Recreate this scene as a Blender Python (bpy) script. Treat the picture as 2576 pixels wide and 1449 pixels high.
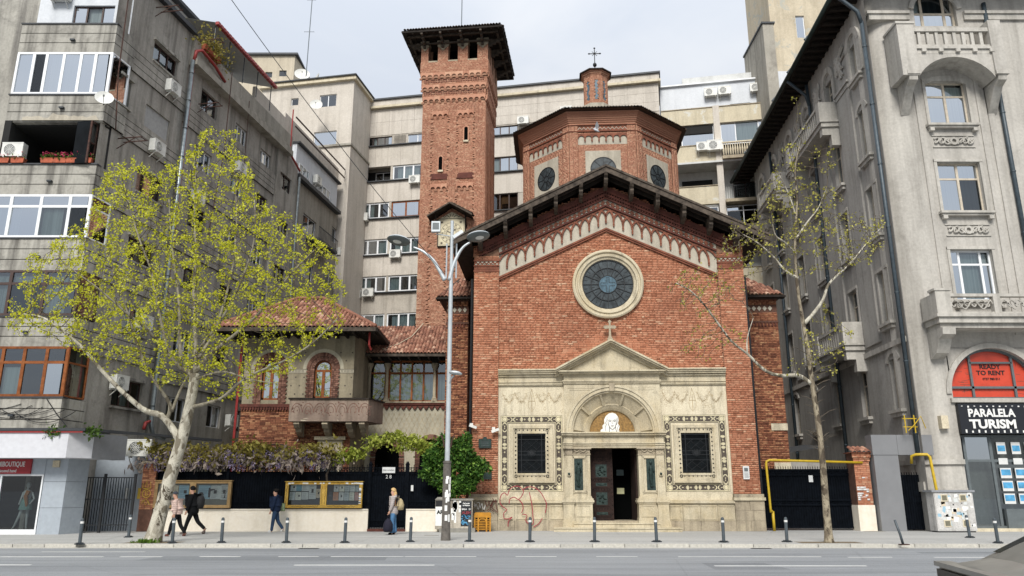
import bpy, bmesh, math, random
import numpy as np
from mathutils import Vector, Matrix, noise
PI = math.pi
R = math.radians
rnd = random.Random(7)
scene = bpy.context.scene
COL = scene.collection
for _o in list(bpy.data.objects):
 bpy.data.objects.remove(_o)

# ---------------------------------------------------------------- camera
CAM_H = 1.55
PITCH = R(14.8)
FQ = 1950.0            # focal length in units of a 2576 px wide frame
cam_d = bpy.data.cameras.new('camera')
cam_d.sensor_width = 36.0
cam_d.lens = 36.0 * FQ / 2576.0
cam_d.clip_start = 0.1
cam_d.clip_end = 2000.0
cam = bpy.data.objects.new('camera', cam_d)
cam.location = (0, 0, CAM_H)
cam.rotation_euler = (PI / 2 + PITCH, 0, 0)
COL.objects.link(cam)
scene.camera = cam
scene.render.resolution_x, scene.render.resolution_y = 1024, 576

# ---------------------------------------------------------------- sky
SUN_EL, SUN_AZ = R(43), R(-10)      # azimuth: from behind the camera, a little to its left
world = bpy.data.worlds.new('World')
scene.world = world
world.use_nodes = True
nt = world.node_tree
for n in list(nt.nodes):
 nt.nodes.remove(n)
def wn(t, **k):
 n = nt.nodes.new(t)
 for a, b in k.items():
  setattr(n, a, b)
 return n
w_out = wn('ShaderNodeOutputWorld'); w_bg = wn('ShaderNodeBackground')
w_sky = wn('ShaderNodeTexSky', sky_type='NISHITA', sun_disc=False, sun_elevation=SUN_EL, sun_rotation=PI - SUN_AZ)
w_bg.inputs['Strength'].default_value = 0.05
w_tc = wn('ShaderNodeTexCoord'); w_sep = wn('ShaderNodeSeparateXYZ')
nt.links.new(w_tc.outputs['Generated'], w_sep.inputs[0])
w_cl = wn('ShaderNodeMath', operation='MAXIMUM'); w_cl.inputs[1].default_value = 0.0
nt.links.new(w_sep.outputs['Z'], w_cl.inputs[0])
w_gr = wn('ShaderNodeMath', operation='MULTIPLY_ADD')     # overcast sky: (1 + 2 sin e) / 3
w_gr.inputs[1].default_value = 0.667; w_gr.inputs[2].default_value = 0.333
nt.links.new(w_cl.outputs[0], w_gr.inputs[0])
w_map = wn('ShaderNodeMapping'); w_map.inputs['Scale'].default_value = (1.5, 1.5, 4.0)
nt.links.new(w_tc.outputs['Generated'], w_map.inputs[0])
w_ns = wn('ShaderNodeTexNoise'); w_ns.inputs['Scale'].default_value = 2.2; w_ns.inputs['Detail'].default_value = 5
w_ns.inputs['Distortion'].default_value = 0.4
nt.links.new(w_map.outputs[0], w_ns.inputs['Vector'])
w_cr = wn('ShaderNodeValToRGB')
w_cr.color_ramp.elements[0].position = 0.30; w_cr.color_ramp.elements[0].color = (0.825, 0.885, 0.985, 1)
w_cr.color_ramp.elements[1].position = 0.72; w_cr.color_ramp.elements[1].color = (1.025, 1.05, 1.09, 1)
nt.links.new(w_ns.outputs['Fac'], w_cr.inputs['Fac'])
w_mul = wn('ShaderNodeVectorMath', operation='SCALE')
nt.links.new(w_cr.outputs['Color'], w_mul.inputs[0])
w_k = wn('ShaderNodeMath', operation='MULTIPLY'); w_k.inputs[1].default_value = 9.9
nt.links.new(w_gr.outputs[0], w_k.inputs[0]); nt.links.new(w_k.outputs[0], w_mul.inputs['Scale'])
w_mix = wn('ShaderNodeMixRGB'); w_mix.inputs['Fac'].default_value = 0.9
nt.links.new(w_sky.outputs['Color'], w_mix.inputs['Color1'])
nt.links.new(w_mul.outputs[0], w_mix.inputs['Color2'])
nt.links.new(w_mix.outputs['Color'], w_bg.inputs['Color'])
nt.links.new(w_bg.outputs[0], w_out.inputs['Surface'])

# ---------------------------------------------------------------- sun (overcast: weak and wide)
sun_d = bpy.data.lights.new('sun', 'SUN')
sun_d.energy = 1.5
sun_d.angle = R(22)
sun_d.color = (1.0, 0.965, 0.91)
sun = bpy.data.objects.new('sun', sun_d)
sun.rotation_euler = (PI / 2 - SUN_EL, 0, SUN_AZ)
sun.location = (0, -20, 60)
COL.objects.link(sun)

scene.view_settings.view_transform = 'Standard'
scene.view_settings.look = 'None'
scene.view_settings.exposure = 1.5
scene.view_settings.gamma = 1.0
scene.view_settings.use_curve_mapping = False

# ---------------------------------------------------------------- pixel of the photograph (2576 wide) -> point on a vertical plane
_cp, _sp = math.cos(PITCH), math.sin(PITCH)
def ray(px, py):
 a = (px - 1288.0) / FQ; b = -(py - 724.5) / FQ
 return (a, _cp - b * _sp, _sp + b * _cp)
def ground(px, py, z=0.0):
 r = ray(px, py); t = (z - CAM_H) / r[2]
 return (r[0] * t, r[1] * t)
def at(px, py, Y):
 r = ray(px, py); t = Y / r[1]
 return Vector((r[0] * t, Y, CAM_H + r[2] * t))
class Face:
 """a vertical plane: local x along it, local y into the building, z up"""
 def __init__(s, ox, oy, deg):
  s.o = (ox, oy); s.deg = deg; a = R(deg); s.c, s.s = math.cos(a), math.sin(a)
 def px(s, px, py, d=0.0):
  r = ray(px, py); ox = s.o[0] - s.s * d; oy = s.o[1] + s.c * d
  n = (-s.s, s.c); t = (ox * n[0] + oy * n[1]) / (r[0] * n[0] + r[1] * n[1])
  return ((r[0] * t - ox) * s.c + (r[1] * t - oy) * s.s, CAM_H + r[2] * t)
 def w(s, u, d, z):
  return Vector((s.o[0] + u * s.c - d * s.s, s.o[1] + u * s.s + d * s.c, z))
 def loc(s, x, y):
  dx, dy = x - s.o[0], y - s.o[1]
  return (dx * s.c + dy * s.s, -dx * s.s + dy * s.c)

# ---------------------------------------------------------------- mesh builder
class MB:
 def __init__(s):
  s.v = []; s.f = []; s.mi = []; s.m = 0
 def add(s, vs, fs):
  b = len(s.v); s.v.extend(vs)
  for f in fs:
   s.f.append(tuple(i + b for i in f)); s.mi.append(s.m)
  return s
 def box(s, x0, x1, y0, y1, z0, z1, back=True):
  vs = [(x0,y0,z0),(x1,y0,z0),(x1,y1,z0),(x0,y1,z0),(x0,y0,z1),(x1,y0,z1),(x1,y1,z1),(x0,y1,z1)]
  fs = [(0,1,5,4),(1,2,6,5),(3,0,4,7),(4,5,6,7),(3,2,1,0)]
  if back: fs.append((2,3,7,6))
  return s.add(vs, fs)
 def obox(s, M, sx, sy, sz):
  vs = [tuple(M @ Vector((a*sx/2, b*sy/2, c*sz/2))) for a,b,c in ((-1,-1,-1),(1,-1,-1),(1,1,-1),(-1,1,-1),(-1,-1,1),(1,-1,1),(1,1,1),(-1,1,1))]
  return s.add(vs, [(0,1,5,4),(1,2,6,5),(3,0,4,7),(4,5,6,7),(3,2,1,0),(2,3,7,6)])
 def bar(s, p, q, w, h=None, up=(0,0,1)):
  p, q = Vector(p), Vector(q); h = h or w
  d = (q - p); L = d.length
  if L < 1e-6: return s
  d /= L; up = Vector(up)
  if abs(d.dot(up)) > 0.98: up = Vector((0,1,0))
  sx = d.cross(up).normalized(); uz = sx.cross(d)
  M = Matrix((( d.x, sx.x, uz.x, 0),(d.y, sx.y, uz.y, 0),(d.z, sx.z, uz.z, 0),(0,0,0,1)))
  M.translation = (p + q) / 2
  return s.obox(M, L, w, h)
 def prism(s, poly, y0, y1, cap_back=True):          # polygon in (x, z), counter-clockwise seen from -y
  n = len(poly)
  vs = [(x, y0, z) for x, z in poly] + [(x, y1, z) for x, z in poly]
  fs = [tuple(range(n))]
  if cap_back: fs.append(tuple(range(2*n-1, n-1, -1)))
  for i in range(n):
   j = (i+1) % n
   fs.append((j, i, i+n, j+n))
  return s.add(vs, fs)
 def prismz(s, poly, z0, z1):                         # polygon in (x, y), ccw seen from above
  n = len(poly)
  vs = [(x, y, z0) for x, y in poly] + [(x, y, z1) for x, y in poly]
  fs = [tuple(range(n-1, -1, -1)), tuple(range(n, 2*n))]
  for i in range(n):
   j = (i+1) % n
   fs.append((i, j, j+n, i+n))
  return s.add(vs, fs)
 def quad(s, a, b, c, d):
  return s.add([tuple(a), tuple(b), tuple(c), tuple(d)], [(0,1,2,3)])
 def tube(s, pts, r, n=6, caps=True):
  pts = [Vector(p) for p in pts]; k = len(pts)
  rs = r if isinstance(r, (list, tuple)) else [r]*k
  vs = []; up = Vector((0,0,1)); prev = None
  for i, p in enumerate(pts):
   t = (pts[min(i+1,k-1)] - pts[max(i-1,0)])
   if t.length < 1e-9: t = Vector((0,0,1))
   t.normalize()
   if prev is None:
    a = Vector((1,0,0)) if abs(t.x) < 0.8 else Vector((0,1,0))
    x = t.cross(a).normalized()
   else:
    x = (prev - t * prev.dot(t))
    x = x.normalized() if x.length > 1e-6 else t.cross(Vector((0,1,0))).normalized()
   prev = x; y = t.cross(x)
   for j in range(n):
    a = 2*PI*j/n
    vs.append(tuple(p + (x*math.cos(a) + y*math.sin(a))*rs[i]))
  fs = []
  for i in range(k-1):
   for j in range(n):
    j2 = (j+1) % n
    fs.append((i*n+j, i*n+j2, (i+1)*n+j2, (i+1)*n+j))
  if caps:
   fs.append(tuple(range(n-1,-1,-1))); fs.append(tuple(range((k-1)*n, k*n)))
  return s.add(vs, fs)
 def lathe(s, prof, n=16, c=(0,0,0), axis='z', caps=True):      # prof [(r, h)]
  vs = []
  for r, h in prof:
   for j in range(n):
    a = 2*PI*j/n
    if axis == 'z': vs.append((c[0]+r*math.cos(a), c[1]+r*math.sin(a), c[2]+h))
    else: vs.append((c[0]+r*math.cos(a), c[1]+h, c[2]+r*math.sin(a)))   # axis y
  fs = []
  k = len(prof)
  for i in range(k-1):
   for j in range(n):
    j2 = (j+1) % n
    q = (i*n+j, i*n+j2, (i+1)*n+j2, (i+1)*n+j)
    fs.append(q if axis == 'z' else q[::-1])
  if caps:
   a = tuple(range(n-1,-1,-1)); b = tuple(range((k-1)*n, k*n))
   fs += [a, b] if axis == 'z' else [a[::-1], b[::-1]]
  return s.add(vs, fs)
 def ribbon(s, pts, w, y, closed=False):              # flat strip in the x-z plane facing -y
  P = [Vector((p[0], p[1])) for p in pts]; k = len(P)
  vs = []
  for i, p in enumerate(P):
   a = P[(i-1) % k] if (closed or i > 0) else P[0]
   b = P[(i+1) % k] if (closed or i < k-1) else P[-1]
   t = (b - a)
   t = t.normalized() if t.length > 1e-9 else Vector((1,0))
   nn = Vector((-t.y, t.x)) * ((w[i] if isinstance(w, (list,tuple)) else w)/2)
   vs += [(p.x+nn.x, y, p.y+nn.y), (p.x-nn.x, y, p.y-nn.y)]
  fs = [(2*i, 2*i+1, 2*i+3, 2*i+2) for i in range(k-1)]
  if closed: fs.append((2*k-2, 2*k-1, 1, 0))
  return s.add(vs, fs)
 def ringarc(s, cx, cz, r0, r1, y0, y1, a0=0.0, a1=PI, n=24):    # solid arc band between radii, y0 front
  for i in range(n):
   t0 = a0 + (a1-a0)*i/n; t1 = a0 + (a1-a0)*(i+1)/n
   P = [(cx+r0*math.cos(t0), cz+r0*math.sin(t0)), (cx+r1*math.cos(t0), cz+r1*math.sin(t0)),
                 (cx+r1*math.cos(t1), cz+r1*math.sin(t1)), (cx+r0*math.cos(t1), cz+r0*math.sin(t1))]
   vs = [(x, y0, z) for x, z in P] + [(x, y1, z) for x, z in P]
   fs = [(0,1,2,3), (1,5,6,2), (4,0,3,7)]
   if i == 0 and abs(a1-a0) < 2*PI-1e-3: fs.append((0,4,5,1))
   if i == n-1 and abs(a1-a0) < 2*PI-1e-3: fs.append((3,2,6,7))
   s.add(vs, fs)
  return s
 def wall(s, x0, x1, z0, z1, holes, y, depth):          # sheet at y with rectangular holes and reveals
  xs = sorted(set([x0, x1] + [min(max(h[i],x0),x1) for h in holes for i in (0,1)]))
  zs = sorted(set([z0, z1] + [min(max(h[i],z0),z1) for h in holes for i in (2,3)]))
  for j in range(len(zs)-1):
   zc = (zs[j]+zs[j+1])/2; run = None
   for i in range(len(xs)-1):
    xc = (xs[i]+xs[i+1])/2
    inh = any(h[0] < xc < h[1] and h[2] < zc < h[3] for h in holes)
    if not inh and run is None: run = xs[i]
    if run is not None and (inh or i == len(xs)-2):
     e = xs[i] if inh else xs[i+1]
     s.quad((run,y,zs[j]),(e,y,zs[j]),(e,y,zs[j+1]),(run,y,zs[j+1])); run = None
  for h in holes:
   a, b, c, d = h[:4]; y2 = y + depth
   s.quad((a,y,c),(a,y2,c),(a,y2,d),(a,y,d)); s.quad((b,y2,c),(b,y,c),(b,y,d),(b,y2,d))
   s.quad((a,y,c),(b,y,c),(b,y2,c),(a,y2,c)); s.quad((a,y2,d),(b,y2,d),(b,y,d),(a,y,d))
  return s
 def mesh(s, name, mats, smooth=False):
  me = bpy.data.meshes.new(name)
  me.from_pydata(s.v, [], s.f)
  if not isinstance(mats, (list, tuple)): mats = [mats]
  for m in mats: me.materials.append(m)
  if len(mats) > 1: me.polygons.foreach_set('material_index', s.mi)
  if smooth: me.polygons.foreach_set('use_smooth', [True]*len(s.f))
  me.update()
  return me
 def build(s, name, mats, parent=None, smooth=False, loc=None, rotz=0.0, kind=None, label=None):
  o = bpy.data.objects.new(name, s.mesh(name, mats, smooth))
  return place(o, parent, loc, rotz, kind, label)
def place(o, parent=None, loc=None, rotz=0.0, kind=None, label=None):
 COL.objects.link(o)
 if parent is not None: o.parent = parent
 if loc is not None: o.location = loc
 if rotz: o.rotation_euler = (0, 0, rotz)
 if kind: o['kind'] = kind
 if label: o['label'] = label
 return o
def tag(o, label, cat, group=None):
 o['label'] = label; o['category'] = cat
 if group: o['group'] = group
 return o
def thing(name, label, cat, loc=(0,0,0), rotz=0.0, group=None):
 o = bpy.data.objects.new(name, None)
 o.empty_display_size = 0.2
 COL.objects.link(o); o.location = loc; o.rotation_euler = (0,0,rotz)
 return tag(o, label, cat, group)
def obj(name, me, parent, loc=(0,0,0), rot=(0,0,0), scale=None, label=None):
 o = bpy.data.objects.new(name, me); COL.objects.link(o)
 o.parent = parent; o.location = loc; o.rotation_euler = rot
 if scale: o.scale = scale
 if label: o['label'] = label
 return o
def copy_tree(o, parent=None):
 c = o.copy(); COL.objects.link(c); c.parent = parent
 for ch in [x for x in KIDS.get(o.name, o.children)]:
  copy_tree(ch, c)
 return c
KIDS = {}
def text(name, s, mat, parent, loc, size, rot=(PI/2,0,0), align='CENTER', ext=0.004, bold=0.0, sx=1.0):
 cu = bpy.data.curves.new(name, 'FONT')
 cu.body = s; cu.size = size; cu.align_x = align; cu.align_y = 'CENTER'
 cu.extrude = ext; cu.offset = bold; cu.resolution_u = 3
 t = bpy.data.objects.new('tmp_text', cu); COL.objects.link(t)
 bpy.context.view_layer.update()
 dg = bpy.context.evaluated_depsgraph_get()
 me = bpy.data.meshes.new_from_object(t.evaluated_get(dg))
 bpy.data.objects.remove(t)
 me.materials.clear(); me.materials.append(mat)
 o = obj(name, me, parent, loc, rot)
 if sx != 1.0: o.scale = (sx, 1, 1)
 return o

# ---------------------------------------------------------------- materials
def lin(h):
 h = h.lstrip('#')
 c = [int(h[i:i+2], 16)/255 for i in (0,2,4)]
 return tuple([x/12.92 if x <= 0.04045 else ((x+0.055)/1.055)**2.4 for x in c] + [1.0])
class NT:
 def __init__(s, name):
  s.m = bpy.data.materials.new(name); s.m.use_nodes = True
  s.t = s.m.node_tree; s.b = s.t.nodes['Principled BSDF']
  s.pos = None
 def n(s, t, ins=None, **k):
  nd = s.t.nodes.new(t)
  for a, b in k.items(): setattr(nd, a, b)
  for a, b in (ins or {}).items():
   if hasattr(b, 'is_linked') or isinstance(b, bpy.types.NodeSocket): s.t.links.new(b, nd.inputs[a])
   else: nd.inputs[a].default_value = b
  return nd
 def P(s):
  if s.pos is None: s.pos = s.n('ShaderNodeNewGeometry')
  return s.pos.outputs['Position']
 def noise(s, scale, detail=4, stretch=(1,1,1), rough=0.6, dist=0.0):
  mp = s.n('ShaderNodeMapping', {'Vector': s.P(), 'Scale': stretch})
  return s.n('ShaderNodeTexNoise', {'Vector': mp.outputs[0], 'Scale': scale, 'Detail': detail, 'Roughness': rough, 'Distortion': dist}).outputs['Fac']
 def ramp(s, fac, stops, interp='LINEAR'):
  r = s.n('ShaderNodeValToRGB', {'Fac': fac}); cr = r.color_ramp; cr.interpolation = interp
  while len(cr.elements) < len(stops): cr.elements.new(0.5)
  for e, (p, c) in zip(cr.elements, stops):
   e.position = p; e.color = c if len(c) == 4 else (*c, 1)
  return r.outputs['Color']
 def mix(s, fac, a, b, mode='MIX'):
  return s.n('ShaderNodeMixRGB', {'Fac': fac, 'Color1': a, 'Color2': b}, blend_type=mode).outputs[0]
 def math(s, op, a, b=0.0, c=0.0):
  nd = s.n('ShaderNodeMath', {0: a, 1: b}, operation=op)
  if op in ('MULTIPLY_ADD',): nd.inputs[2].default_value = c
  return nd.outputs[0]
 def isl(s):
  g = s.n('ShaderNodeNewGeometry').outputs['Random Per Island']
  o = s.n('ShaderNodeObjectInfo').outputs['Random']
  return s.math('FRACT', s.math('ADD', g, s.math('MULTIPLY', o, 7.31)))
 def bump(s, h, strength=0.4, dist=0.02):
  s.t.links.new(s.n('ShaderNodeBump', {'Height': h, 'Strength': strength, 'Distance': dist}).outputs[0], s.b.inputs['Normal'])
 def col(s, c):
  if isinstance(c, bpy.types.NodeSocket): s.t.links.new(c, s.b.inputs['Base Color'])
  else: s.b.inputs['Base Color'].default_value = c
 def set(s, rough=0.8, metal=0.0, spec=None):
  s.b.inputs['Roughness'].default_value = rough; s.b.inputs['Metallic'].default_value = metal
  if spec is not None: s.b.inputs['Specular IOR Level'].default_value = spec
  return s.m
G0 = (0,0,0,1); G1 = (1,1,1,1)
def plain(name, h, rough=0.6, metal=0.0, var=0.12, scale=6.0, spec=None, bump=0.0):
 t = NT(name); c = lin(h)
 d = tuple(x*(1-var*1.6) for x in c[:3]) + (1,); l = tuple(min(1, x*(1+var)) for x in c[:3]) + (1,)
 f = t.noise(scale, 5)
 t.col(t.ramp(f, [(0.3, d), (0.7, l)]))
 if bump: t.bump(t.noise(scale*6, 3), bump, 0.01)
 return t.set(rough, metal, spec)
def render_wall(name, base, dark, light, streak=0.5, patch=None, rough=0.9, patch_amt=0.62, bump=0.35):
 """weathered plaster: cloudy tone, vertical runs, darker grime, pale patches of bare plaster"""
 t = NT(name)
 a = t.noise(0.35, 6, (1,1,1)); b = t.noise(1.0, 5, (2.4,2.4,0.16)); c = t.noise(9, 4); e = t.noise(0.9, 6, (1,1,1), 0.7, 0.6)
 col = t.mix(t.ramp(a, [(0.35, G0), (0.68, G1)]), lin(base), lin(light))
 col = t.mix(t.math('MULTIPLY', t.ramp(b, [(0.45, G0), (0.72, G1)]), streak), col, lin(dark))
 col = t.mix(t.math('MULTIPLY', t.ramp(e, [(0.52, G0), (0.75, G1)]), streak*0.8), col, lin(dark))
 col = t.mix(0.12, col, t.ramp(c, [(0.3, (0.1,0.1,0.1,1)), (0.7, (0.9,0.9,0.9,1))]), 'OVERLAY')
 if patch:
  p = t.noise(0.55, 7, (1,1,1.3), 0.72, 0.9)
  col = t.mix(t.ramp(p, [(patch_amt, G0), (patch_amt+0.015, G1)]), col, lin(patch))
 t.col(col)
 t.bump(c, bump, 0.012)
 return t.set(rough, 0, 0.25)
def island_mat(name, stops, rough=0.85, dirt=None, dirt_amt=0.5, bump=0.3, nscale=14, big=None, bigscale=0.5):
 t = NT(name)
 i = t.isl()
 col = t.ramp(i, stops)
 nz = t.noise(nscale, 4)
 col = t.mix(0.3, col, t.ramp(nz, [(0.25, (0.15,0.15,0.15,1)), (0.75, (0.85,0.85,0.85,1))]), 'OVERLAY')
 if big: 
  g = t.noise(bigscale, 6, (1,1,0.8), 0.65, 0.5)
  col = t.mix(t.math('MULTIPLY', t.ramp(g, [(0.48, G0), (0.70, G1)]), dirt_amt), col, lin(big))
 if dirt:
  g = t.noise(1.2, 5, (2.2,2.2,0.2))
  col = t.mix(t.math('MULTIPLY', t.ramp(g, [(0.5, G0), (0.75, G1)]), dirt_amt), col, lin(dirt))
 t.col(col); t.bump(nz, bump, 0.006)
 return t.set(rough, 0, 0.25)
M = {}
M['brick'] = island_mat('brick', [(0.0, lin('#84553f')), (0.1, lin('#a2694f')), (0.4, lin('#ab7358')), (0.82, lin('#b27d62')), (0.96, lin('#bc8e71')), (1.0, lin('#c6a286'))], big='#80523f', dirt_amt=0.5)
M['brick_dark'] = island_mat('brick_dark', [(0.0, lin('#5e3a2c')), (0.3, lin('#85543f')), (0.75, lin('#9c6a4e')), (1.0, lin('#b08563'))], big='#553528', dirt_amt=0.5)
M['brick_tower'] = island_mat('brick_tower', [(0.0, lin('#a07059')), (0.3, lin('#ae7e67')), (0.75, lin('#b5876e')), (1.0, lin('#c0977d'))], big='#8e6856', dirt_amt=0.4)
M['brick_maroon'] = island_mat('brick_maroon', [(0.0, lin('#4a322a')), (0.5, lin('#6a4a3e')), (1.0, lin('#866455'))], big='#402c26', dirt_amt=0.5)
M['mortar'] = plain('mortar', '#9a7660', 0.95, var=0.2)
M['mortar_dark'] = plain('mortar_dark', '#5c4034', 0.95, var=0.2)
M['terracotta'] = plain('terracotta', '#784632', 0.85, var=0.3, scale=3)
M['terracotta_dark'] = plain('terracotta_dark', '#5a3026', 0.9, var=0.3, scale=3)
M['white_plaster'] = render_wall('white_plaster', '#a8a192', '#736c61', '#b6af9f', 0.5)
def stone(name, base, dark, light, yellow=None, streak=0.6):
 t = NT(name)
 a = t.noise(0.8, 6, (1,1,1), 0.65); b = t.noise(1.3, 6, (2.6,2.6,0.22), 0.65); c = t.noise(22, 4); e = t.noise(2.2, 6, (1,1,1), 0.7, 0.8)
 col = t.mix(t.ramp(a, [(0.35, G0), (0.65, G1)]), lin(base), lin(light))
 if yellow: col = t.mix(t.math('MULTIPLY', t.ramp(t.noise(0.7, 5, (1,1,0.6)), [(0.5, G0), (0.68, G1)]), 0.5), col, lin(yellow))
 col = t.mix(t.math('MULTIPLY', t.ramp(b, [(0.5, G0), (0.78, G1)]), streak), col, lin(dark))
 col = t.mix(t.math('MULTIPLY', t.ramp(e, [(0.56, G0), (0.76, G1)]), streak*0.7), col, lin(dark))
 col = t.mix(0.3, col, t.ramp(c, [(0.3, (0.2,0.2,0.2,1)), (0.7, (0.8,0.8,0.8,1))]), 'OVERLAY')
 t.col(col); t.bump(c, 0.3, 0.006)
 return t.set(0.85, 0, 0.3)
M['stone'] = stone('stone', '#ada28a', '#4a4338', '#c0b69e', '#ab9972')
M['stone_dirty'] = stone('stone_dirty', '#8d8270', '#443e34', '#aca089', None, 0.8)
M['stone_pale'] = stone('stone_pale', '#bbb098', '#6a6152', '#cbc1a9', None, 0.65)
M['sgraffito_dark'] = plain('sgraffito_dark', '#4e463e', 0.9, var=0.2)
M['sgraffito_light'] = plain('sgraffito_light', '#c9bf9f', 0.9, var=0.15)
M['sgraffito_tan'] = plain('sgraffito_tan', '#a39274', 0.9, var=0.25, scale=3)
M['wood_dark'] = NT('wood_dark')
def wood(name, a, b, stretch=(1,1,1)):
 t = NT(name); n1 = t.noise(5, 5, stretch); i = t.isl()
 col = t.ramp(n1, [(0.3, lin(a)), (0.7, lin(b))])
 col = t.mix(0.35, col, t.ramp(i, [(0, (0.3,0.3,0.3,1)), (1, (0.7,0.7,0.7,1))]), 'OVERLAY')
 t.col(col); t.bump(n1, 0.4, 0.01)
 return t.set(0.8, 0, 0.25)
bpy.data.materials.remove(M['wood_dark'].m)
M['wood_dark'] = wood('wood_dark', '#17120f', '#2f2822')
M['wood_grey'] = wood('wood_grey', '#2a241f', '#5a5046')
M['wood_door'] = wood('wood_door', '#1c1311', '#33241f')
M['wood_window'] = wood('wood_window', '#67391d', '#8f5630')
M['bronze'] = plain('bronze', '#2a3a36', 0.5, 0.4, 0.4, 9, bump=0.5)
M['iron'] = plain('iron', '#12161a', 0.6, 0.1, 0.3)
M['iron_navy'] = plain('iron_navy', '#0b0f15', 0.8, 0.0, 0.3, spec=.06)
M['black'] = plain('black', '#040505', 0.95, var=0.1, spec=.05)
M['interior'] = plain('interior', '#15181b', 0.9, var=0.3, scale=1.5, spec=.1)
M['gold_mosaic'] = plain('gold_mosaic', '#8a6a38', 0.5, 0.2, 0.35, 12)
M['paper'] = plain('paper', '#dcdcd8', 0.8, var=0.08)
M['ink'] = plain('ink', '#1a1a1c', 0.8, var=0.1)
M['tile'] = island_mat('tile', [(0.0, lin('#5e4136')), (0.3, lin('#7d5546')), (0.7, lin('#8f6553')), (0.93, lin('#a37d69')), (1.0, lin('#b79883'))], big='#4f3f37', dirt_amt=0.5)
M['tile_dark'] = island_mat('tile_dark', [(0.0, lin('#241e1a')), (0.6, lin('#40342d')), (1.0, lin('#63503f'))], big='#221f1c', dirt_amt=0.5)
M['leaded'] = NT('leaded').set(0.3)
def glass_mat(name, tint, refl=0.35, trans=0.6, rough=0.02):
 """window pane: part clear, part mirror, a little tint"""
 t = NT(name); nt_ = t.t
 nt_.nodes.remove(t.b)
 out = [n for n in nt_.nodes if n.type == 'OUTPUT_MATERIAL'][0]
 gl = t.n('ShaderNodeBsdfGlossy', {'Color': (0.9,0.95,1,1), 'Roughness': rough})
 tr = t.n('ShaderNodeBsdfTransparent', {'Color': lin(tint)})
 fr = t.n('ShaderNodeFresnel', {'IOR': 1.5})
 f = t.math('MULTIPLY_ADD', fr.outputs[0], 1.0, refl)
 mx = t.n('ShaderNodeMixShader', {'Fac': f, 1: tr.outputs[0], 2: gl.outputs[0]})
 nt_.links.new(mx.outputs[0], out.inputs['Surface'])
 return t.m
M['pane'] = glass_mat('pane', '#c8d4d4', 0.16)
M['pane_sky'] = glass_mat('pane_sky', '#b4c2c4', 0.62)
M['pane_clear'] = glass_mat('pane_clear', '#e6ecec', 0.03)
M['pane_dark'] = glass_mat('pane_dark', '#66747a', 0.10)
M['leaded'] = plain('leaded', '#3a4144', 0.35, 0.0, 0.45, 4, spec=.3)
M['dark_glass'] = plain('dark_glass', '#0e1316', 0.3, 0.0, 0.4, 4, spec=.2)
M['leaded_blue'] = plain('leaded_blue', '#4d6470', 0.2, 0.0, 0.3, 6)
M['frame_white'] = plain('frame_white', '#dcdee0', 0.45, var=0.05)
M['frame_cream'] = plain('frame_cream', '#b9ae9c', 0.6, var=0.15)
M['frame_brown'] = plain('frame_brown', '#3f2c26', 0.6, var=0.2)
M['frame_grey'] = plain('frame_grey', '#5b6264', 0.5, var=0.1)
def curtain_mat(name, a, b):
 t = NT(name)
 mp = t.n('ShaderNodeMapping', {'Vector': t.P(), 'Scale': (9, 9, 0.15)})
 f = t.n('ShaderNodeTexNoise', {'Vector': mp.outputs[0], 'Scale': 1.6, 'Detail': 3}).outputs['Fac']
 t.col(t.ramp(f, [(0.3, lin(a)), (0.7, lin(b))])); t.bump(f, 0.6, 0.03)
 return t.set(0.9)
M['curtain'] = curtain_mat('curtain', '#8d9590', '#c4cac6')
M['curtain_pale'] = curtain_mat('curtain_pale', '#aeb6b6', '#dadedd')
M['shutter'] = plain('shutter', '#9a9a98', 0.7, var=0.1)
M['red_paint'] = plain('red_paint', '#8d2b28', 0.5, var=0.15)
M['zinc'] = plain('zinc', '#8d9598', 0.35, 0.7, 0.2)
M['pipe_blue'] = plain('pipe_blue', '#3c474e', 0.5, 0.2, 0.2)
M['white_metal'] = plain('white_metal', '#d2d2cc', 0.5, var=0.08)
M['dark_metal'] = plain('dark_metal', '#33383c', 0.5, 0.2, 0.2)
M['rust'] = plain('rust', '#4a322a', 0.9, 0.1, 0.4, 8)
M['terracotta_pot'] = plain('terracotta_pot', '#a4553a', 0.85, var=0.2)

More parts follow.
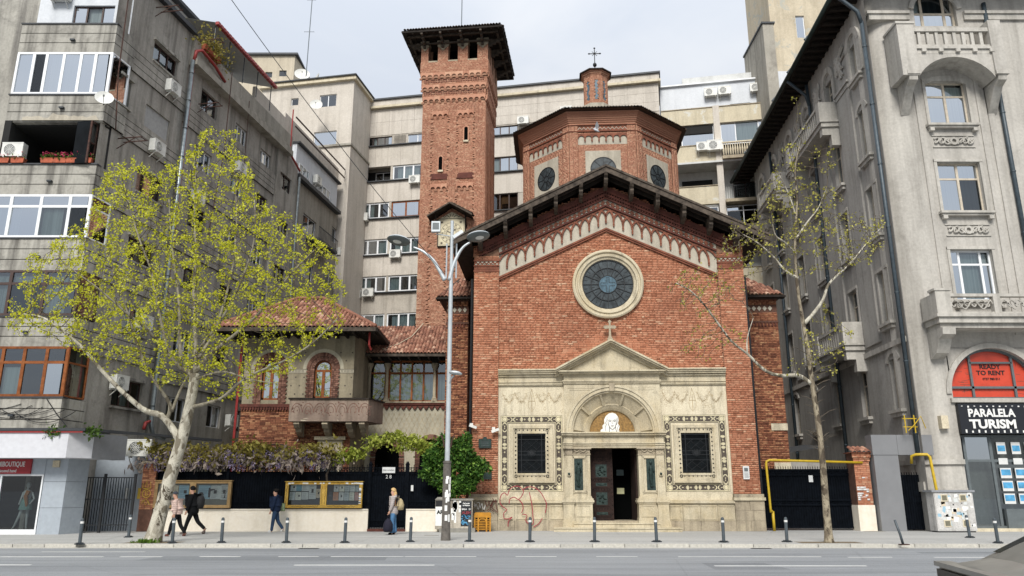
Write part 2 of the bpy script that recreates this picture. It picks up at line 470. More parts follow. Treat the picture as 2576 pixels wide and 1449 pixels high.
# ---------------------------------------------------------------- bricks laid one by one
class Bricks:
 def __init__(s): s.b = []; s.full = []
 def fill(s, x0, x1, z0, z1, y, proud=0.012, bw=0.24, bh=0.08, keep=None, jit=0.004, j=0.012, thick=0.05):
  i = 0; z = z0
  n = max(1, round((z1-z0)/bh)); h = (z1-z0)/n
  for i in range(n):
   za, zb = z0+i*h + j/2, z0+(i+1)*h - j/2
   x = x0 - (bw*0.5 if i % 2 else 0.0)
   if i % 6 == 3: x -= bw*0.25
   while x < x1:
    w = bw if rnd.random() < 0.72 else bw*0.5
    a, b = max(x, x0), min(x+w, x1)
    x += w
    if b-a < 0.04: continue
    if keep and not keep((a+b)/2, (za+zb)/2): continue
    p = proud + rnd.uniform(-jit, jit)
    t = (a+j/2, b-j/2, y-p, y-p+thick, za, zb)
    s.b.append(t)
  return s
 def build(s, parent, mat, limit=0, key=None, name='brick', stuff='brickwork'):
  bs = s.b
  if limit:
   key = key or (lambda t: t[4])
   bs = sorted(bs, key=key)
   singles, bs = bs[:limit], bs[limit:]
   unit = MB().box(-.5,.5,-.5,.5,-.5,.5).mesh(name, mat)
   for t in singles:
    obj(name, unit, parent, ((t[0]+t[1])/2,(t[2]+t[3])/2,(t[4]+t[5])/2), (0,0,0), (t[1]-t[0], t[3]-t[2], t[5]-t[4]))
  if not bs: return None
  A = np.array(bs); n = len(A)
  V = np.empty((n, 8, 3))
  for k, (a, b, c) in enumerate(((0,2,4),(1,2,4),(1,3,4),(0,3,4),(0,2,5),(1,2,5),(1,3,5),(0,3,5))):
   V[:,k,0] = A[:,a]; V[:,k,1] = A[:,b]; V[:,k,2] = A[:,c]
  Q = np.array([(0,1,5,4),(1,2,6,5),(3,0,4,7),(4,5,6,7),(3,2,1,0)])
  Fc = (Q[None] + (np.arange(n)*8)[:,None,None]).reshape(-1, 4)
  me = fast_mesh(stuff, V.reshape(-1,3), Fc, mat)
  o = bpy.data.objects.new(stuff, me)
  return place(o, parent, kind='stuff')
def fast_mesh(name, V, Fc, mat, smooth=False):
 me = bpy.data.meshes.new(name); k = Fc.shape[1]; nf = len(Fc)
 me.vertices.add(len(V)); me.vertices.foreach_set('co', np.asarray(V, dtype=np.float32).ravel())
 me.loops.add(nf*k); me.loops.foreach_set('vertex_index', np.asarray(Fc, dtype=np.int32).ravel())
 me.polygons.add(nf); me.polygons.foreach_set('loop_start', np.arange(nf, dtype=np.int32)*k)
 try: me.polygons.foreach_set('loop_total', np.full(nf, k, dtype=np.int32))
 except Exception: pass
 if smooth: me.polygons.foreach_set('use_smooth', np.ones(nf, dtype=bool))
 me.materials.append(mat); me.update(calc_edges=True); me.validate()
 return me
def pieces(parent, mesh, mats, name, stuff, limit=300):
 """mats: list of 4x4 matrices in the parent's space, largest-looking first; past the limit one joined part"""
 for m in mats[:limit]:
  o = bpy.data.objects.new(name, mesh); COL.objects.link(o); o.parent = parent; o.matrix_local = m
 rest = mats[limit:]
 if not rest: return
 v = np.array([tuple(x.co)+(1,) for x in mesh.vertices]); out = []
 for m in rest: out.append((v @ np.array(m).T)[:, :3])
 fs = [tuple(p.vertices) for p in mesh.polygons]; nv = len(v)
 Vs = np.concatenate(out)
 F4 = [f for f in fs if len(f) == 4]
 Fa = (np.array(F4)[None] + (np.arange(len(rest))*nv)[:,None,None]).reshape(-1, 4)
 o = bpy.data.objects.new(stuff, fast_mesh(stuff, Vs, Fa, mesh.materials[0], True))
 return place(o, parent, kind='stuff')
# ================================================================ ground, road, pavement
def asphalt(name, a, b, wear):
 t = NT(name)
 n1 = t.noise(0.12, 5, (0.35, 1, 1)); n2 = t.noise(60, 3); n3 = t.noise(0.9, 6, (0.12, 1.6, 1), 0.65)
 col = t.ramp(n1, [(0.35, lin(a)), (0.65, lin(b))])
 col = t.mix(t.math('MULTIPLY', t.ramp(n3, [(0.42, G0), (0.66, G1)]), 0.7), col, lin(wear))
 cr = t.n('ShaderNodeTexVoronoi', {'Vector': t.P(), 'Scale': 0.22}, feature='DISTANCE_TO_EDGE').outputs['Distance']
 col = t.mix(t.math('MULTIPLY', t.ramp(cr, [(0.0, G1), (0.006, G0)]), 0.16), col, lin('#2b2d30'))
 col = t.mix(0.35, col, t.ramp(n2, [(0.3, (0.1,0.1,0.1,1)), (0.7, (0.9,0.9,0.9,1))]), 'OVERLAY')
 t.col(col); t.bump(n2, 0.3, 0.004)
 return t.set(0.75, 0, 0.35)
M['asphalt'] = asphalt('asphalt', '#787b7e', '#8b8e90', '#66696c')
M['pavement'] = asphalt('pavement', '#9b9b98', '#aaa9a5', '#8b8b89')
M['kerb'] = island_mat('kerb', [(0, lin('#a3a19a')), (1, lin('#b4b1a8'))], 0.9)
M['paint_white'] = render_wall('paint_white', '#d6d6d2', '#a2a3a4', '#dededa', 0.45)
M['soil'] = plain('soil', '#6b5f4c', 0.95, var=0.3, scale=20, bump=0.5)
g = MB(); g.quad((-600,-600,-.12),(600,-600,-.12),(600,900,-.12),(-600,900,-.12))
g.build('ground', M['asphalt'], kind='structure')
g = MB(); g.quad((-90,2,-.095),(90,2,-.095),(90,25.3,-.095),(-90,25.3,-.095))
road = g.build('road', M['asphalt'], kind='structure')
# painted lines, read off the photograph (x range in photo px, y px, width m)
for x0, x1, y, w in ((0,260,1401,.15),(302,408,1401,.15),(502,605,1400.5,.15),(700,802,1400.5,.12),(832,1015,1400.5,.12),(1018,1198,1400.5,.12),
                 (1297,1400,1400.5,.12),(1500,1604,1400.5,.12),(1706,2066,1401,.12),(2133,2245,1402,.12),(2350,2480,1402.5,.12),
                 (105,365,1388.5,.09),(-150,78,1421.5,.14),(740,1093,1422,.14),(1797,2180,1424,.14),(2700,3000,1424,.14),(-700,-330,1421.5,.14)):
 a = ground(x0, y, -.095); b = ground(x1, y, -.095)
 MB().quad((a[0],a[1]-w/2,-.091),(b[0],a[1]-w/2,-.091),(b[0],a[1]+w/2,-.091),(a[0],a[1]+w/2,-.091)).build('lane_line', M['paint_white'], road)
KY = 25.3
M['patch'] = asphalt('patch', '#6a6d70', '#767a7d', '#5f6265')
for (x0, x1, y0, y1) in ((-9.5,-3.2,20.6,21.6),(4.5,6.2,18.2,19.9),(11.5,17.5,22.9,23.6),(-20,-15.5,17.2,18.1),(-1.5,1.8,16.0,16.7)):
 MB().quad((x0,y0,-.0935),(x1,y0+.05,-.0935),(x1-.1,y1,-.0935),(x0+.1,y1-.04,-.0935)).build('asphalt_patch', M['patch'], road)
for x in (-6.2, 7.6): MB().box(x-.3,x+.3,24.75,25.0,-.1,-.086).build('drain_grate', M['iron'], road)
pv = MB()
pv.box(-90, 90, KY+.16, 120, -.14, 0.0)
pavement = pv.build('pavement', M['pavement'], kind='structure')
km = MB().box(-.5,.5,-.08,.08,-.14,.012).mesh('kerb_stone', M['kerb'])
for i in range(-24, 25):
 w = 0.98
 obj('kerb_stone', km, pavement, (i*1.0+rnd.uniform(-.006,.006), KY+.08+rnd.uniform(-.008,.008), rnd.uniform(-.008,.006)), (0,0,rnd.uniform(-.004,.004)), (w,1,1))
# pale paving strip at the kerb and dirt gutter
MB().box(-90,90,KY-.32,KY-.01,-.14,-.088).build('gutter', M['kerb'], road)
ps = MB().box(-.5,.5,-.5,.5,-.02,.004).mesh('paving_slab', M['pavement'])
n = 0
for i in range(-20, 20):
 for k in range(3):
  obj('paving_slab', ps, pavement, (i*1.15+.3*(k%2), KY+.75+k*.62+.0, rnd.uniform(-.0015,.0015)), (0,0,0), (1.138,.612,1))

# ================================================================ the brick church
C = Face(4.393, 34.320, -3)
church = thing('brick_church', 'red brick church with gabled front, round window and cream stone portal', 'church', C.w(0,0,0), R(-3))
K = 0.46                      # slope of the gable lines
def gl(z0): return lambda u: z0 - K*abs(u)
def slope_band(mb, za, zb, y0, y1, uo=5.0, k=K):        # band between two gable lines, both sides, mitred at the apex
 for s in (-1, 1):
  P = [(0, za), (s*uo, za-k*uo), (s*uo, zb-k*uo), (0, zb)]
  if s > 0: pass
  else: P = P[::-1]
  mb.prism(P, y0, y1)
 return mb
HW = 6.15
# --- core behind the skin
mb = MB()
mb.prism([(-HW,6.8),(HW,6.8),(HW,12.35),(0,15.45),(-HW,12.35)], .03, 1.0)
mb.box(-HW,-5.0,-.07,.9,0,6.8); mb.box(5.0,HW,-.07,.9,0,6.8)
mb.box(-HW,-5.0,-.09,.03,6.8,12.1); mb.box(5.0,HW,-.09,.03,6.8,12.1)
mb.box(-HW,-5.9,.9,20,0,12.2); mb.box(5.9,HW,.9,20,0,12.2)
wall_c = mb.build('facade_wall', M['mortar'], church)
B = Bricks()
ROS_Z = 10.79
B.fill(-5.0, 5.0, 6.87, 13.45, .03, .045, keep=lambda u,z: z < 13.36-K*abs(u) and (u*u+(z-ROS_Z)**2) > 1.5**2)
for s in (-1, 1):
 a, b = (-HW, -5.0) if s < 0 else (5.0, HW)
 B.fill(a, b, 1.5, 11.44, -.09, .02)
 B.fill(a, b, 11.98, 12.2, -.09, .03, keep=lambda u,z: z < 14.9-.45*abs(u))
 B.fill(a, b, 1.5, 1.52, -.09, .02)
B.fill(-6.2, 6.2, 12.1, 15.5, -.03, .045, keep=lambda u,z: 14.98-K*abs(u) < z < 15.55-.5*abs(u)+.2)
B.build(wall_c, M['brick'], 300, key=lambda t: abs(t[4]-7.6)+abs((t[0]+t[1])/2)*.45)
# --- side returns of the piers
Bs = []
# pier caps: string courses and a diamond panel
for s in (-1, 1):
 a, b = (-HW, -5.0) if s < 0 else (5.0, HW)
 mb = MB()
 for z0, z1, p in ((11.44,11.52,.05),(11.70,11.76,.05),(11.94,12.02,.06)):
  mb.box(a-.02, b+.02, -.09-p, .0, z0, z1)
 mb.box(a, b, -.10, 0, 11.52, 11.94)
 k = 0.0
 for i in range(14):
  x = a+.12+i*(b-a-.24)/13
  mb.box(x-.022, x+.022, -.125, -.09, 11.54, 11.68)
 mb.build('pier_cap', M['terracotta'], church)
 mb = MB()
 for i in range(5):
  x = a+.18+i*(b-a-.36)/4
  for dx in (-.09, .09): mb.prism([(x+dx-.06,11.78),(x+dx+.06,11.78),(x+dx,11.85)], -.125, -.09)
  for dx in (0,): mb.prism([(x+dx-.08,11.93),(x+dx,11.85),(x+dx+.08,11.93)], -.125, -.09)
 mb.build('diamond_panel', M['white_plaster'], church)
# --- gable frieze
slope_band(MB(), 13.50, 14.57, -.03, .02).build('frieze_plaster', M['white_plaster'], church)
mb = MB()
slope_band(mb, 13.33, 13.41, -.10, .02); slope_band(mb, 13.415, 13.50, -.14, .02)
mb.build('gable_moulding', M['terracotta'], church)
mb = MB(); slope_band(mb, 14.55, 14.64, -.17, .02); mb.build('frieze_moulding', M['terracotta_dark'], church)
slope_band(MB(), 14.64, 14.92, -.05, .02).build('diamond_band', M['white_plaster'], church)
for s in (-1, 1):
 for i in range(22):
  u = .12 + i*.222; c0 = 14.78-K*u; h = .125
  sh = -s*K
  P = [(s*u-.108, c0+.108*s*K), (s*u, c0-h), (s*u+.108, c0-.108*s*K), (s*u, c0+h)]
  MB().prism(P, -.10, -.04).build('diamond_tile', M['terracotta'], church)
mb = MB()
slope_band(mb, 14.92, 15.0, -.16, .02, 5.9, .462)
for s in (-1, 1):
 for i in range(48):
  u = .06+i*.118
  for (za, y0) in ((15.0, -.19), (15.17, -.24)):
   mb.box(s*u-.03, s*u+.03, y0, .0, za-.462*u, za+.075-.462*u)
slope_band(mb, 15.075, 15.17, -.22, .02, 5.9, .462); slope_band(mb, 15.245, 15.5, -.28, .02, 6.0, .47)
mb.build('dentil_cornice', M['terracotta_dark'], church)
# interlacing arches: each springs from one pendant and comes down on the next but one
PS = [0.0] + [.36+.427*i for i in range(11)]
PS += [PS[-1]+.427]
def arch_strip(mb, pts, w, y0, y1):
 P = [Vector((p[0], p[1])) for p in pts]
 for a, b in zip(P[:-1], P[1:]):
  d = (b-a).normalized(); nn = Vector((-d.y, d.x))*w/2; e = d*.008
  q = [a-nn-e, b-nn+e, b+nn+e, a+nn-e]
  mb.prism([(v.x, v.y) for v in q], y0, y1)
for s in (-1, 1):
 for i in range(len(PS)-1):
  u0 = PS[i]; base = lambda u: 13.92 - K*u
  mb = MB()
  # pendant
  if not (s > 0 and i == 0):
   u = s*u0; zb = 13.72-K*u0
   mb.box(u-.035, u+.035, -.11, -.02, zb, zb+.30)
   mb.box(u-.045, u+.045, -.12, -.02, zb+.1, zb+.14)
  u2 = PS[i+2] if i+2 < len(PS) else PS[i+1]+.427
  if u2 <= 5.3:
   mid = (u0+u2)/2; r = (u2-u0)/2; pts = []
   for k in range(11):
    t = PI*k/10; u = mid - r*math.cos(t)
    if u > 4.99: break
    pts.append((s*u, base(u)+.08+.50*math.sin(t)))
   arch_strip(mb, pts, .092, -.105 if i % 2 else -.095, -.02)
  if mb.f: mb.build('frieze_arch', M['terracotta'], church)
mb = MB(); pts = []
for k in range(13):
 t = PI*k/12; u = -.36*math.cos(t)
 pts.append((u, 13.84+.62*math.sin(t)))
arch_strip(mb, pts, .092, -.10, -.02); mb.build('frieze_arch', M['terracotta'], church)
# --- roof: boarded overhang on carved beams
RK = .487; RZ = 16.02
roof = MB()
for s in (-1, 1):
 P = [(0, RZ+.12), (s*7.15, RZ+.12-RK*7.15), (s*7.15, RZ-RK*7.15), (0, RZ)]
 roof.prism(P if s < 0 else P[::-1], -1.1, 22)
roof_c = roof.build('roof', M['wood_dark'], church)
for s in (-1, 1):
 for k in range(9):
  y0 = -1.08+k*.125
  P = [(0, RZ-.004), (s*7.1, RZ-.004-RK*7.1), (s*7.1, RZ-.028-RK*7.1), (0, RZ-.028)]
  MB().prism(P if s < 0 else P[::-1], y0, y0+.115).build('soffit_plank', M['wood_dark'], roof_c)
 mb = MB()
 for a, b, y0 in ((.10, -.16, -1.16), (.20, .10, -1.21)):
  P = [(0, RZ+a), (s*7.18, RZ+a-RK*7.18), (s*7.18, RZ+b-RK*7.18), (0, RZ+b)]
  mb.prism(P if s < 0 else P[::-1], y0, -1.1)
 mb.build('fascia_board', M['wood_grey'], roof_c)
 for z, y0, y1, h in ((-.16, -.92, -.80, .16), (-.17, -.42, -.30, .18)):
  P = [(0, RZ+z+.13), (s*7.05, RZ+z+.13-RK*7.05), (s*7.05, RZ+z+.13-h-RK*7.05), (0, RZ+z+.13-h)]
  MB().prism(P if s < 0 else P[::-1], y0, y1).build('purlin', M['wood_dark'], roof_c)
 # side eaves boards, seen from below
 MB().box(min(s*6.2,s*7.1), max(s*6.2,s*7.1), -1.0, 12, RZ-RK*7.1-.02, RZ-RK*7.1+.1).build('eaves_board', M['wood_dark'], roof_c)
for i in range(-6, 7):
 u = i*1.165; z = RZ-RK*abs(u)
 pr = [(-.0,-.05),(-1.13,-.05),(-1.15,-.18),(-1.08,-.30),(-.98,-.36),(-1.0,-.48),(-.9,-.62),(-.74,-.70),(-.0,-.78)] if abs(i) < 6 else [(-.0,-.05),(-1.13,-.05),(-1.1,-.3),(-.0,-.5)]
 mb = MB(); w = .085
 n = len(pr)
 vs = [(u-w, y, z+h) for y, h in pr] + [(u+w, y, z+h) for y, h in pr]
 fs = [tuple(range(n)), tuple(range(2*n-1, n-1, -1))] + [(j, i2, i2+n, j+n) for i2 in range(n) for j in [(i2+1) % n]]
 mb.add(vs, fs)
 mb.build('bracket', M['wood_grey'], roof_c)
# --- round window
mb = MB()
prof = [(1.62,0.02),(1.62,-.16),(1.56,-.20),(1.50,-.20),(1.47,-.12),(1.40,-.12),(1.38,-.18),(1.30,-.17),(1.28,-.10),(1.18,-.08),(1.15,.02)]
mb.lathe(prof[::-1], 64, (0,0,ROS_Z), 'y', caps=False)
ros = mb.build('round_window', M['stone'], church, smooth=False)
mb = MB(); mb.m = 0; mb.lathe([(1.2,0.0),(1.2,.02)], 48, (0,0,ROS_Z), 'y'); mb.build('glazing', M['leaded'], ros)
mb = MB(); mb.lathe([(.40,-.02),(.40,.0)], 32, (0,0,ROS_Z), 'y'); mb.build('medallion', M['leaded_blue'], ros)
mb = MB()
for i in range(16):
 a = 2*PI*i/16 + PI/16*0
 mb.bar((.4*math.cos(a), -.02, ROS_Z+.4*math.sin(a)), (1.17*math.cos(a), -.02, ROS_Z+1.17*math.sin(a)), .022, .03, up=(0,1,0))
for rr in (.41, .77, 1.14): mb.ringarc(0, ROS_Z, rr-.013, rr+.013, -.04, 0, 0, 2*PI, 48)
for i in range(32):
 a = 2*PI*i/32
 mb.bar((.6*math.cos(a), -.008, ROS_Z+.6*math.sin(a)), (.75*math.cos(a), -.008, ROS_Z+.75*math.sin(a)), .008, .015, up=(0,1,0))
 mb.bar((.95*math.cos(a), -.008, ROS_Z+.95*math.sin(a)), (1.1*math.cos(a), -.008, ROS_Z+1.1*math.sin(a)), .008, .015, up=(0,1,0))
for pts in ([(-.07,-.36),(-.07,-.07),(-.32,-.07),(-.32,.07),(-.07,.07),(-.07,.32),(.07,.32),(.07,.07),(.32,.07),(.32,-.07),(.07,-.07),(.07,-.36)],):
 mb.ribbon([(x, ROS_Z+z) for x, z in pts], .02, -.03, True)
mb.build('tracery', M['iron'], ros)
# --- stone lower storey
mb = MB()
holes = [(-4.18,-2.94,2.37,4.06),(2.94,4.18,2.37,4.06),(-2.05,2.05,-.1,6.3)]
mb.wall(-5.0, 5.0, 1.2, 6.2, holes, -.03, .35)
stone_wall = mb.build('stone_wall', M['stone_pale'], church)
for s in (-1, 1):
 mb = MB(); a, b = (-5.0, -2.1) if s < 0 else (2.1, 5.0)
 for z0, z1, p in ((6.15,6.19,.07),(6.19,6.24,.10),(6.24,6.29,.07),(6.29,6.34,.11),(6.34,6.55,.08),(6.55,6.60,.16),(6.60,6.64,.12),(6.64,6.72,.24),(6.72,6.80,.30),(6.80,6.86,.36)):
  mb.box(a, b, -.03-p, .03, z0, z1)
 mb.build('cornice', M['stone'], church)
 # plinth stones
 x = a; i = 0
 cuts = [a + (b-a)*k/4 for k in range(5)]
 for k in range(4):
  c, d = cuts[k]+.006, cuts[k+1]-.006
  MB().box(c, d, -.26+rnd.uniform(-.008,.008), .03, 0, .40).build('plinth_stone', M['stone_dirty'], church)
  mb = MB(); mb.box(c, d, -.20, .03, .406, 1.08)
  for q in ((c+.04,c+.09,.50,1.02),(d-.09,d-.04,.50,1.02)): mb.box(q[0],q[1],-.225,-.2,q[2],q[3])
  mb.box(c+.04,d-.04,-.225,-.2,.46,.51); mb.box(c+.04,d-.04,-.225,-.2,.99,1.04)
  mb.build('panel_stone', M['stone'], church)
 mb = MB(); mb.box(a,b,-.24,.03,1.085,1.13); mb.box(a,b,-.29,.03,1.13,1.21); mb.box(a,b,-.22,.03,1.21,1.26); mb.build('plinth_moulding', M['stone'], church)
 # pier plinth
 a, b = (-HW-.07, -5.0) if s < 0 else (5.0, HW+.07)
 z = 0
 for hgt in (.42, .42, .4):
  w = (b-a)/2
  for k in range(2):
   o2 = .12 if hgt == .42 and z > 0 else 0
   MB().box(a+k*w+(o2 if k else 0)+.004, a+(k+1)*w+(o2 if not k else 0)-.004, -.27+rnd.uniform(-.012,.012), .6, z+.003, z+hgt-.003).build('plinth_stone', M['stone_dirty'], church)
  z += hgt
 MB().box(a-.05, b+(.0 if s<0 else .05), -.34, .6, 1.24, 1.36).build('plinth_cap', M['stone'], church)
 MB().box(a-.02, b, -.28, .6, 1.36, 1.5).build('plinth_cap', M['stone_dirty'], church)
 # sgraffito border
 c0 = -3.54*1 if s < 0 else 3.54
 def fr(mb, w0, h0a, h0b, w1, h1a, h1b, y0, y1):
  mb.box(c0-w0, c0+w0, y0, y1, h1b, h0b); mb.box(c0-w0, c0+w0, y0, y1, h0a, h1a)
  mb.box(c0-w0, c0-w1, y0, y1, h1a, h1b); mb.box(c0+w1, c0+w0, y0, y1, h1a, h1b)
 mb = MB(); fr(mb, 1.35, 1.6, 4.84, 1.02, 1.93, 4.5, -.038, -.0); mb.build('sgraffito_border', M['sgraffito_dark'], church)
 mb = MB()
 fr(mb, 1.335, 1.615, 4.825, 1.30, 1.65, 4.79, -.043, -.0); fr(mb, 1.065, 1.885, 4.545, 1.045, 1.905, 4.525, -.043, -.0)
 Y = -.045
 def disc(mb, x, z, r0, r1): mb.ringarc(x, z, r0, r1, Y, -.03, 0, 2*PI, 20)
 for sx in (-1, 1):
  for z in (1.77, 4.67):
   x = c0+sx*1.18
   disc(mb, x, z, .10, .128); disc(mb, x, z, 0.0, .085)
 def petal(mb, x, z, a, L, w):
  w *= 1.1; pts = [(0,0),(L*.5,-w),(L*.85,-w*.75),(L,0),(L*.85,w*.75),(L*.5,w)]
  c, d = math.cos(a), math.sin(a)
  mb.add([(x+p*c-q*d, Y, z+p*d+q*c) for p, q in pts], [(0,1,2,3,4,5)])
 def palmette(mb, x, z, a, L=.155):
  for k in range(-3, 4): petal(mb, x, z, a+k*.33, L*(1-.06*abs(k)), .0145)
 def crescent(mb, x, z, a, r=.078):
  P = [];
  for k in range(9):
   t = -1.9+3.8*k/8; P.append((x+r*math.cos(a+t), z+r*math.sin(a+t)))
  mb.ribbon(P, [.01,.024,.034,.04,.042,.04,.034,.024,.01], Y)
  petal(mb, x-.02*math.cos(a), z-.02*math.sin(a), a+PI, .085, .016)
 for z in (1.77, 4.67):
  for sx in (-1, 1):
   crescent(mb, c0+sx*.93, z, 0 if sx<0 else PI); crescent(mb, c0+sx*.71, z, PI if sx<0 else 0)
   palmette(mb, c0+sx*.37, z, PI if sx < 0 else 0); palmette(mb, c0+sx*.02, z, PI if sx<0 else 0)
   for k in range(4): petal(mb, c0+sx*.3, z, k*PI/2, .045, .014)
 for sx in (-1, 1):
  x = c0+sx*1.18
  for sz in (-1, 1):
   zm = 3.22
   crescent(mb, x, zm+sz*1.22, PI/2*(1 if sz>0 else -1)); crescent(mb, x, zm+sz*1.0, -PI/2*(1 if sz>0 else -1))
   palmette(mb, x, zm+sz*.75, -PI/2 if sz>0 else PI/2)
   palmette(mb, x, zm+sz*.31, PI/2); palmette(mb, x, zm+sz*.29, -PI/2)
   for k in range(4): petal(mb, x, zm+sz*.53, k*PI/2, .04, .013)
  for k in range(4): petal(mb, x, zm+.04, k*PI/2, .04, .013)
 mb.build('sgraffito_ornament', M['sgraffito_light'], church)
 # window surround and grille
 mb = MB()
 fr(mb, .93, 2.04, 4.40, .80, 2.16, 4.28, -.12, .0); fr(mb, .80, 2.16, 4.28, .70, 2.27, 4.17, -.08, .0); fr(mb, .70, 2.27, 4.17, .622, 2.37, 4.06, -.11, .3)
 mb.box(c0-.98, c0+.98, -.16, 0, 1.97, 2.045)
 win = mb.build('window_surround', M['stone'], church)
 MB().box(c0-.62, c0+.62, .20, .22, 2.37, 4.06).build('glazing', M['dark_glass'], win)
 mb = MB(); y = -.095
 for xx in (-.64, -.44, .44, .64): mb.bar((c0+xx, y, 2.3), (c0+xx, y, 4.14), .022)
 for zz in (2.3, 2.45, 2.92, 3.14, 3.30, 3.80, 4.0, 4.14): mb.bar((c0-.64, y, zz), (c0+.64, y, zz), .02)
 for (za, zb) in ((2.45,2.92),(3.30,3.80)):
  for sgn in (-1,1):
   for k in range(-2, 3):
    xa = k*.42
    P = []
    for t in np.linspace(0,1,9):
     xx = xa+sgn*(t-.5)*.62; 
     if abs(xx) <= .44: P.append((c0+xx, y, za+(zb-za)*t))
    if len(P) > 1: mb.tube(P, .008, 4)
 for k in range(16):
  a = 2*PI*k/16; mb.bar((c0, y-.02, 3.22), (c0+.19*math.cos(a), y-.02, 3.22+.15*math.sin(a)), .018, .018, up=(0,1,0))
 for k in range(7):
  x = c0-.54+k*.18
  mb.lathe([(.0,-.04),(.03,0),(.0,.09)], 6, (x, y, 4.18)); mb.lathe([(.0,-.04),(.03,0),(.0,.05)], 6, (x, y, 2.25))
 for k in range(10):
  z = 2.4+k*.185
  for sx in (-1,1): mb.lathe([(0,-.05),(.045,0),(0,.05)], 6, (c0+sx*.69, y, z))
 for sx in (-1,1):
  for z in (2.25, 4.18): mb.ringarc(c0+sx*.68, z, .045, .065, y-.02, y+.02, 0, 2*PI, 14)
 mb.box(c0-.62, c0+.62, y+.03, .1, 2.2, 2.28)
 mb.build('grille', M['iron'], win)
 # faded drawn garlands on the plaster panel
 mb = MB(); rr = random.Random(5+s); y = -.0325
 cx = c0-.02*s
 mb.ribbon([(cx,6.0),(cx-.10,5.62),(cx-.16,5.38)], .02, y); mb.ribbon([(cx,6.0),(cx+.10,5.62),(cx+.16,5.38)], .02, y)
 mb.ribbon([(cx,5.75),(cx,5.02)], .028, y); mb.ribbon([(cx-.14,5.47),(cx+.14,5.47)], .028, y)
 mb.ribbon([(cx-.16,5.38),(cx-.14,5.2),(cx,4.98),(cx+.14,5.2),(cx+.16,5.38)], .016, y)
 for q in (-1, 1):
  for (xa, xb) in ((.2,.75),(.75,1.3)):
   P = [(cx+q*(xa+(xb-xa)*t), 5.85-.42*math.sin(PI*t)) for t in np.linspace(0,1,12)]
   mb.ribbon(P, .014, y)
   for t in np.linspace(.05,.95,26):
    bx, bz = cx+q*(xa+(xb-xa)*t), 5.85-.42*math.sin(PI*t)
    for _ in range(3):
     a = rr.uniform(0,2*PI); L = rr.uniform(.03,.08)
     ox, oz = bx+rr.uniform(-.06,.06), bz+rr.uniform(-.07,.07)
     mb.ribbon([(ox,oz),(ox+L*.6*math.cos(a),oz+L*.6*math.sin(a)),(ox+L*math.cos(a+.8),oz+L*math.sin(a+.8))], .010, y)
  for _ in range(9):
   ox, oz = cx+q*rr.uniform(.25,1.3), rr.uniform(4.98,5.95); r0 = rr.uniform(.06,.15); a0 = rr.uniform(0,6.28); d = rr.choice((-1,1))
   mb.ribbon([(ox+r0*(1-.1*k)*math.cos(a0+d*k*.7), oz+r0*(1-.1*k)*math.sin(a0+d*k*.7)) for k in range(9)], .010, y)
 mb.build('drawn_garland', M['sgraffito_tan'], church, kind='stuff')
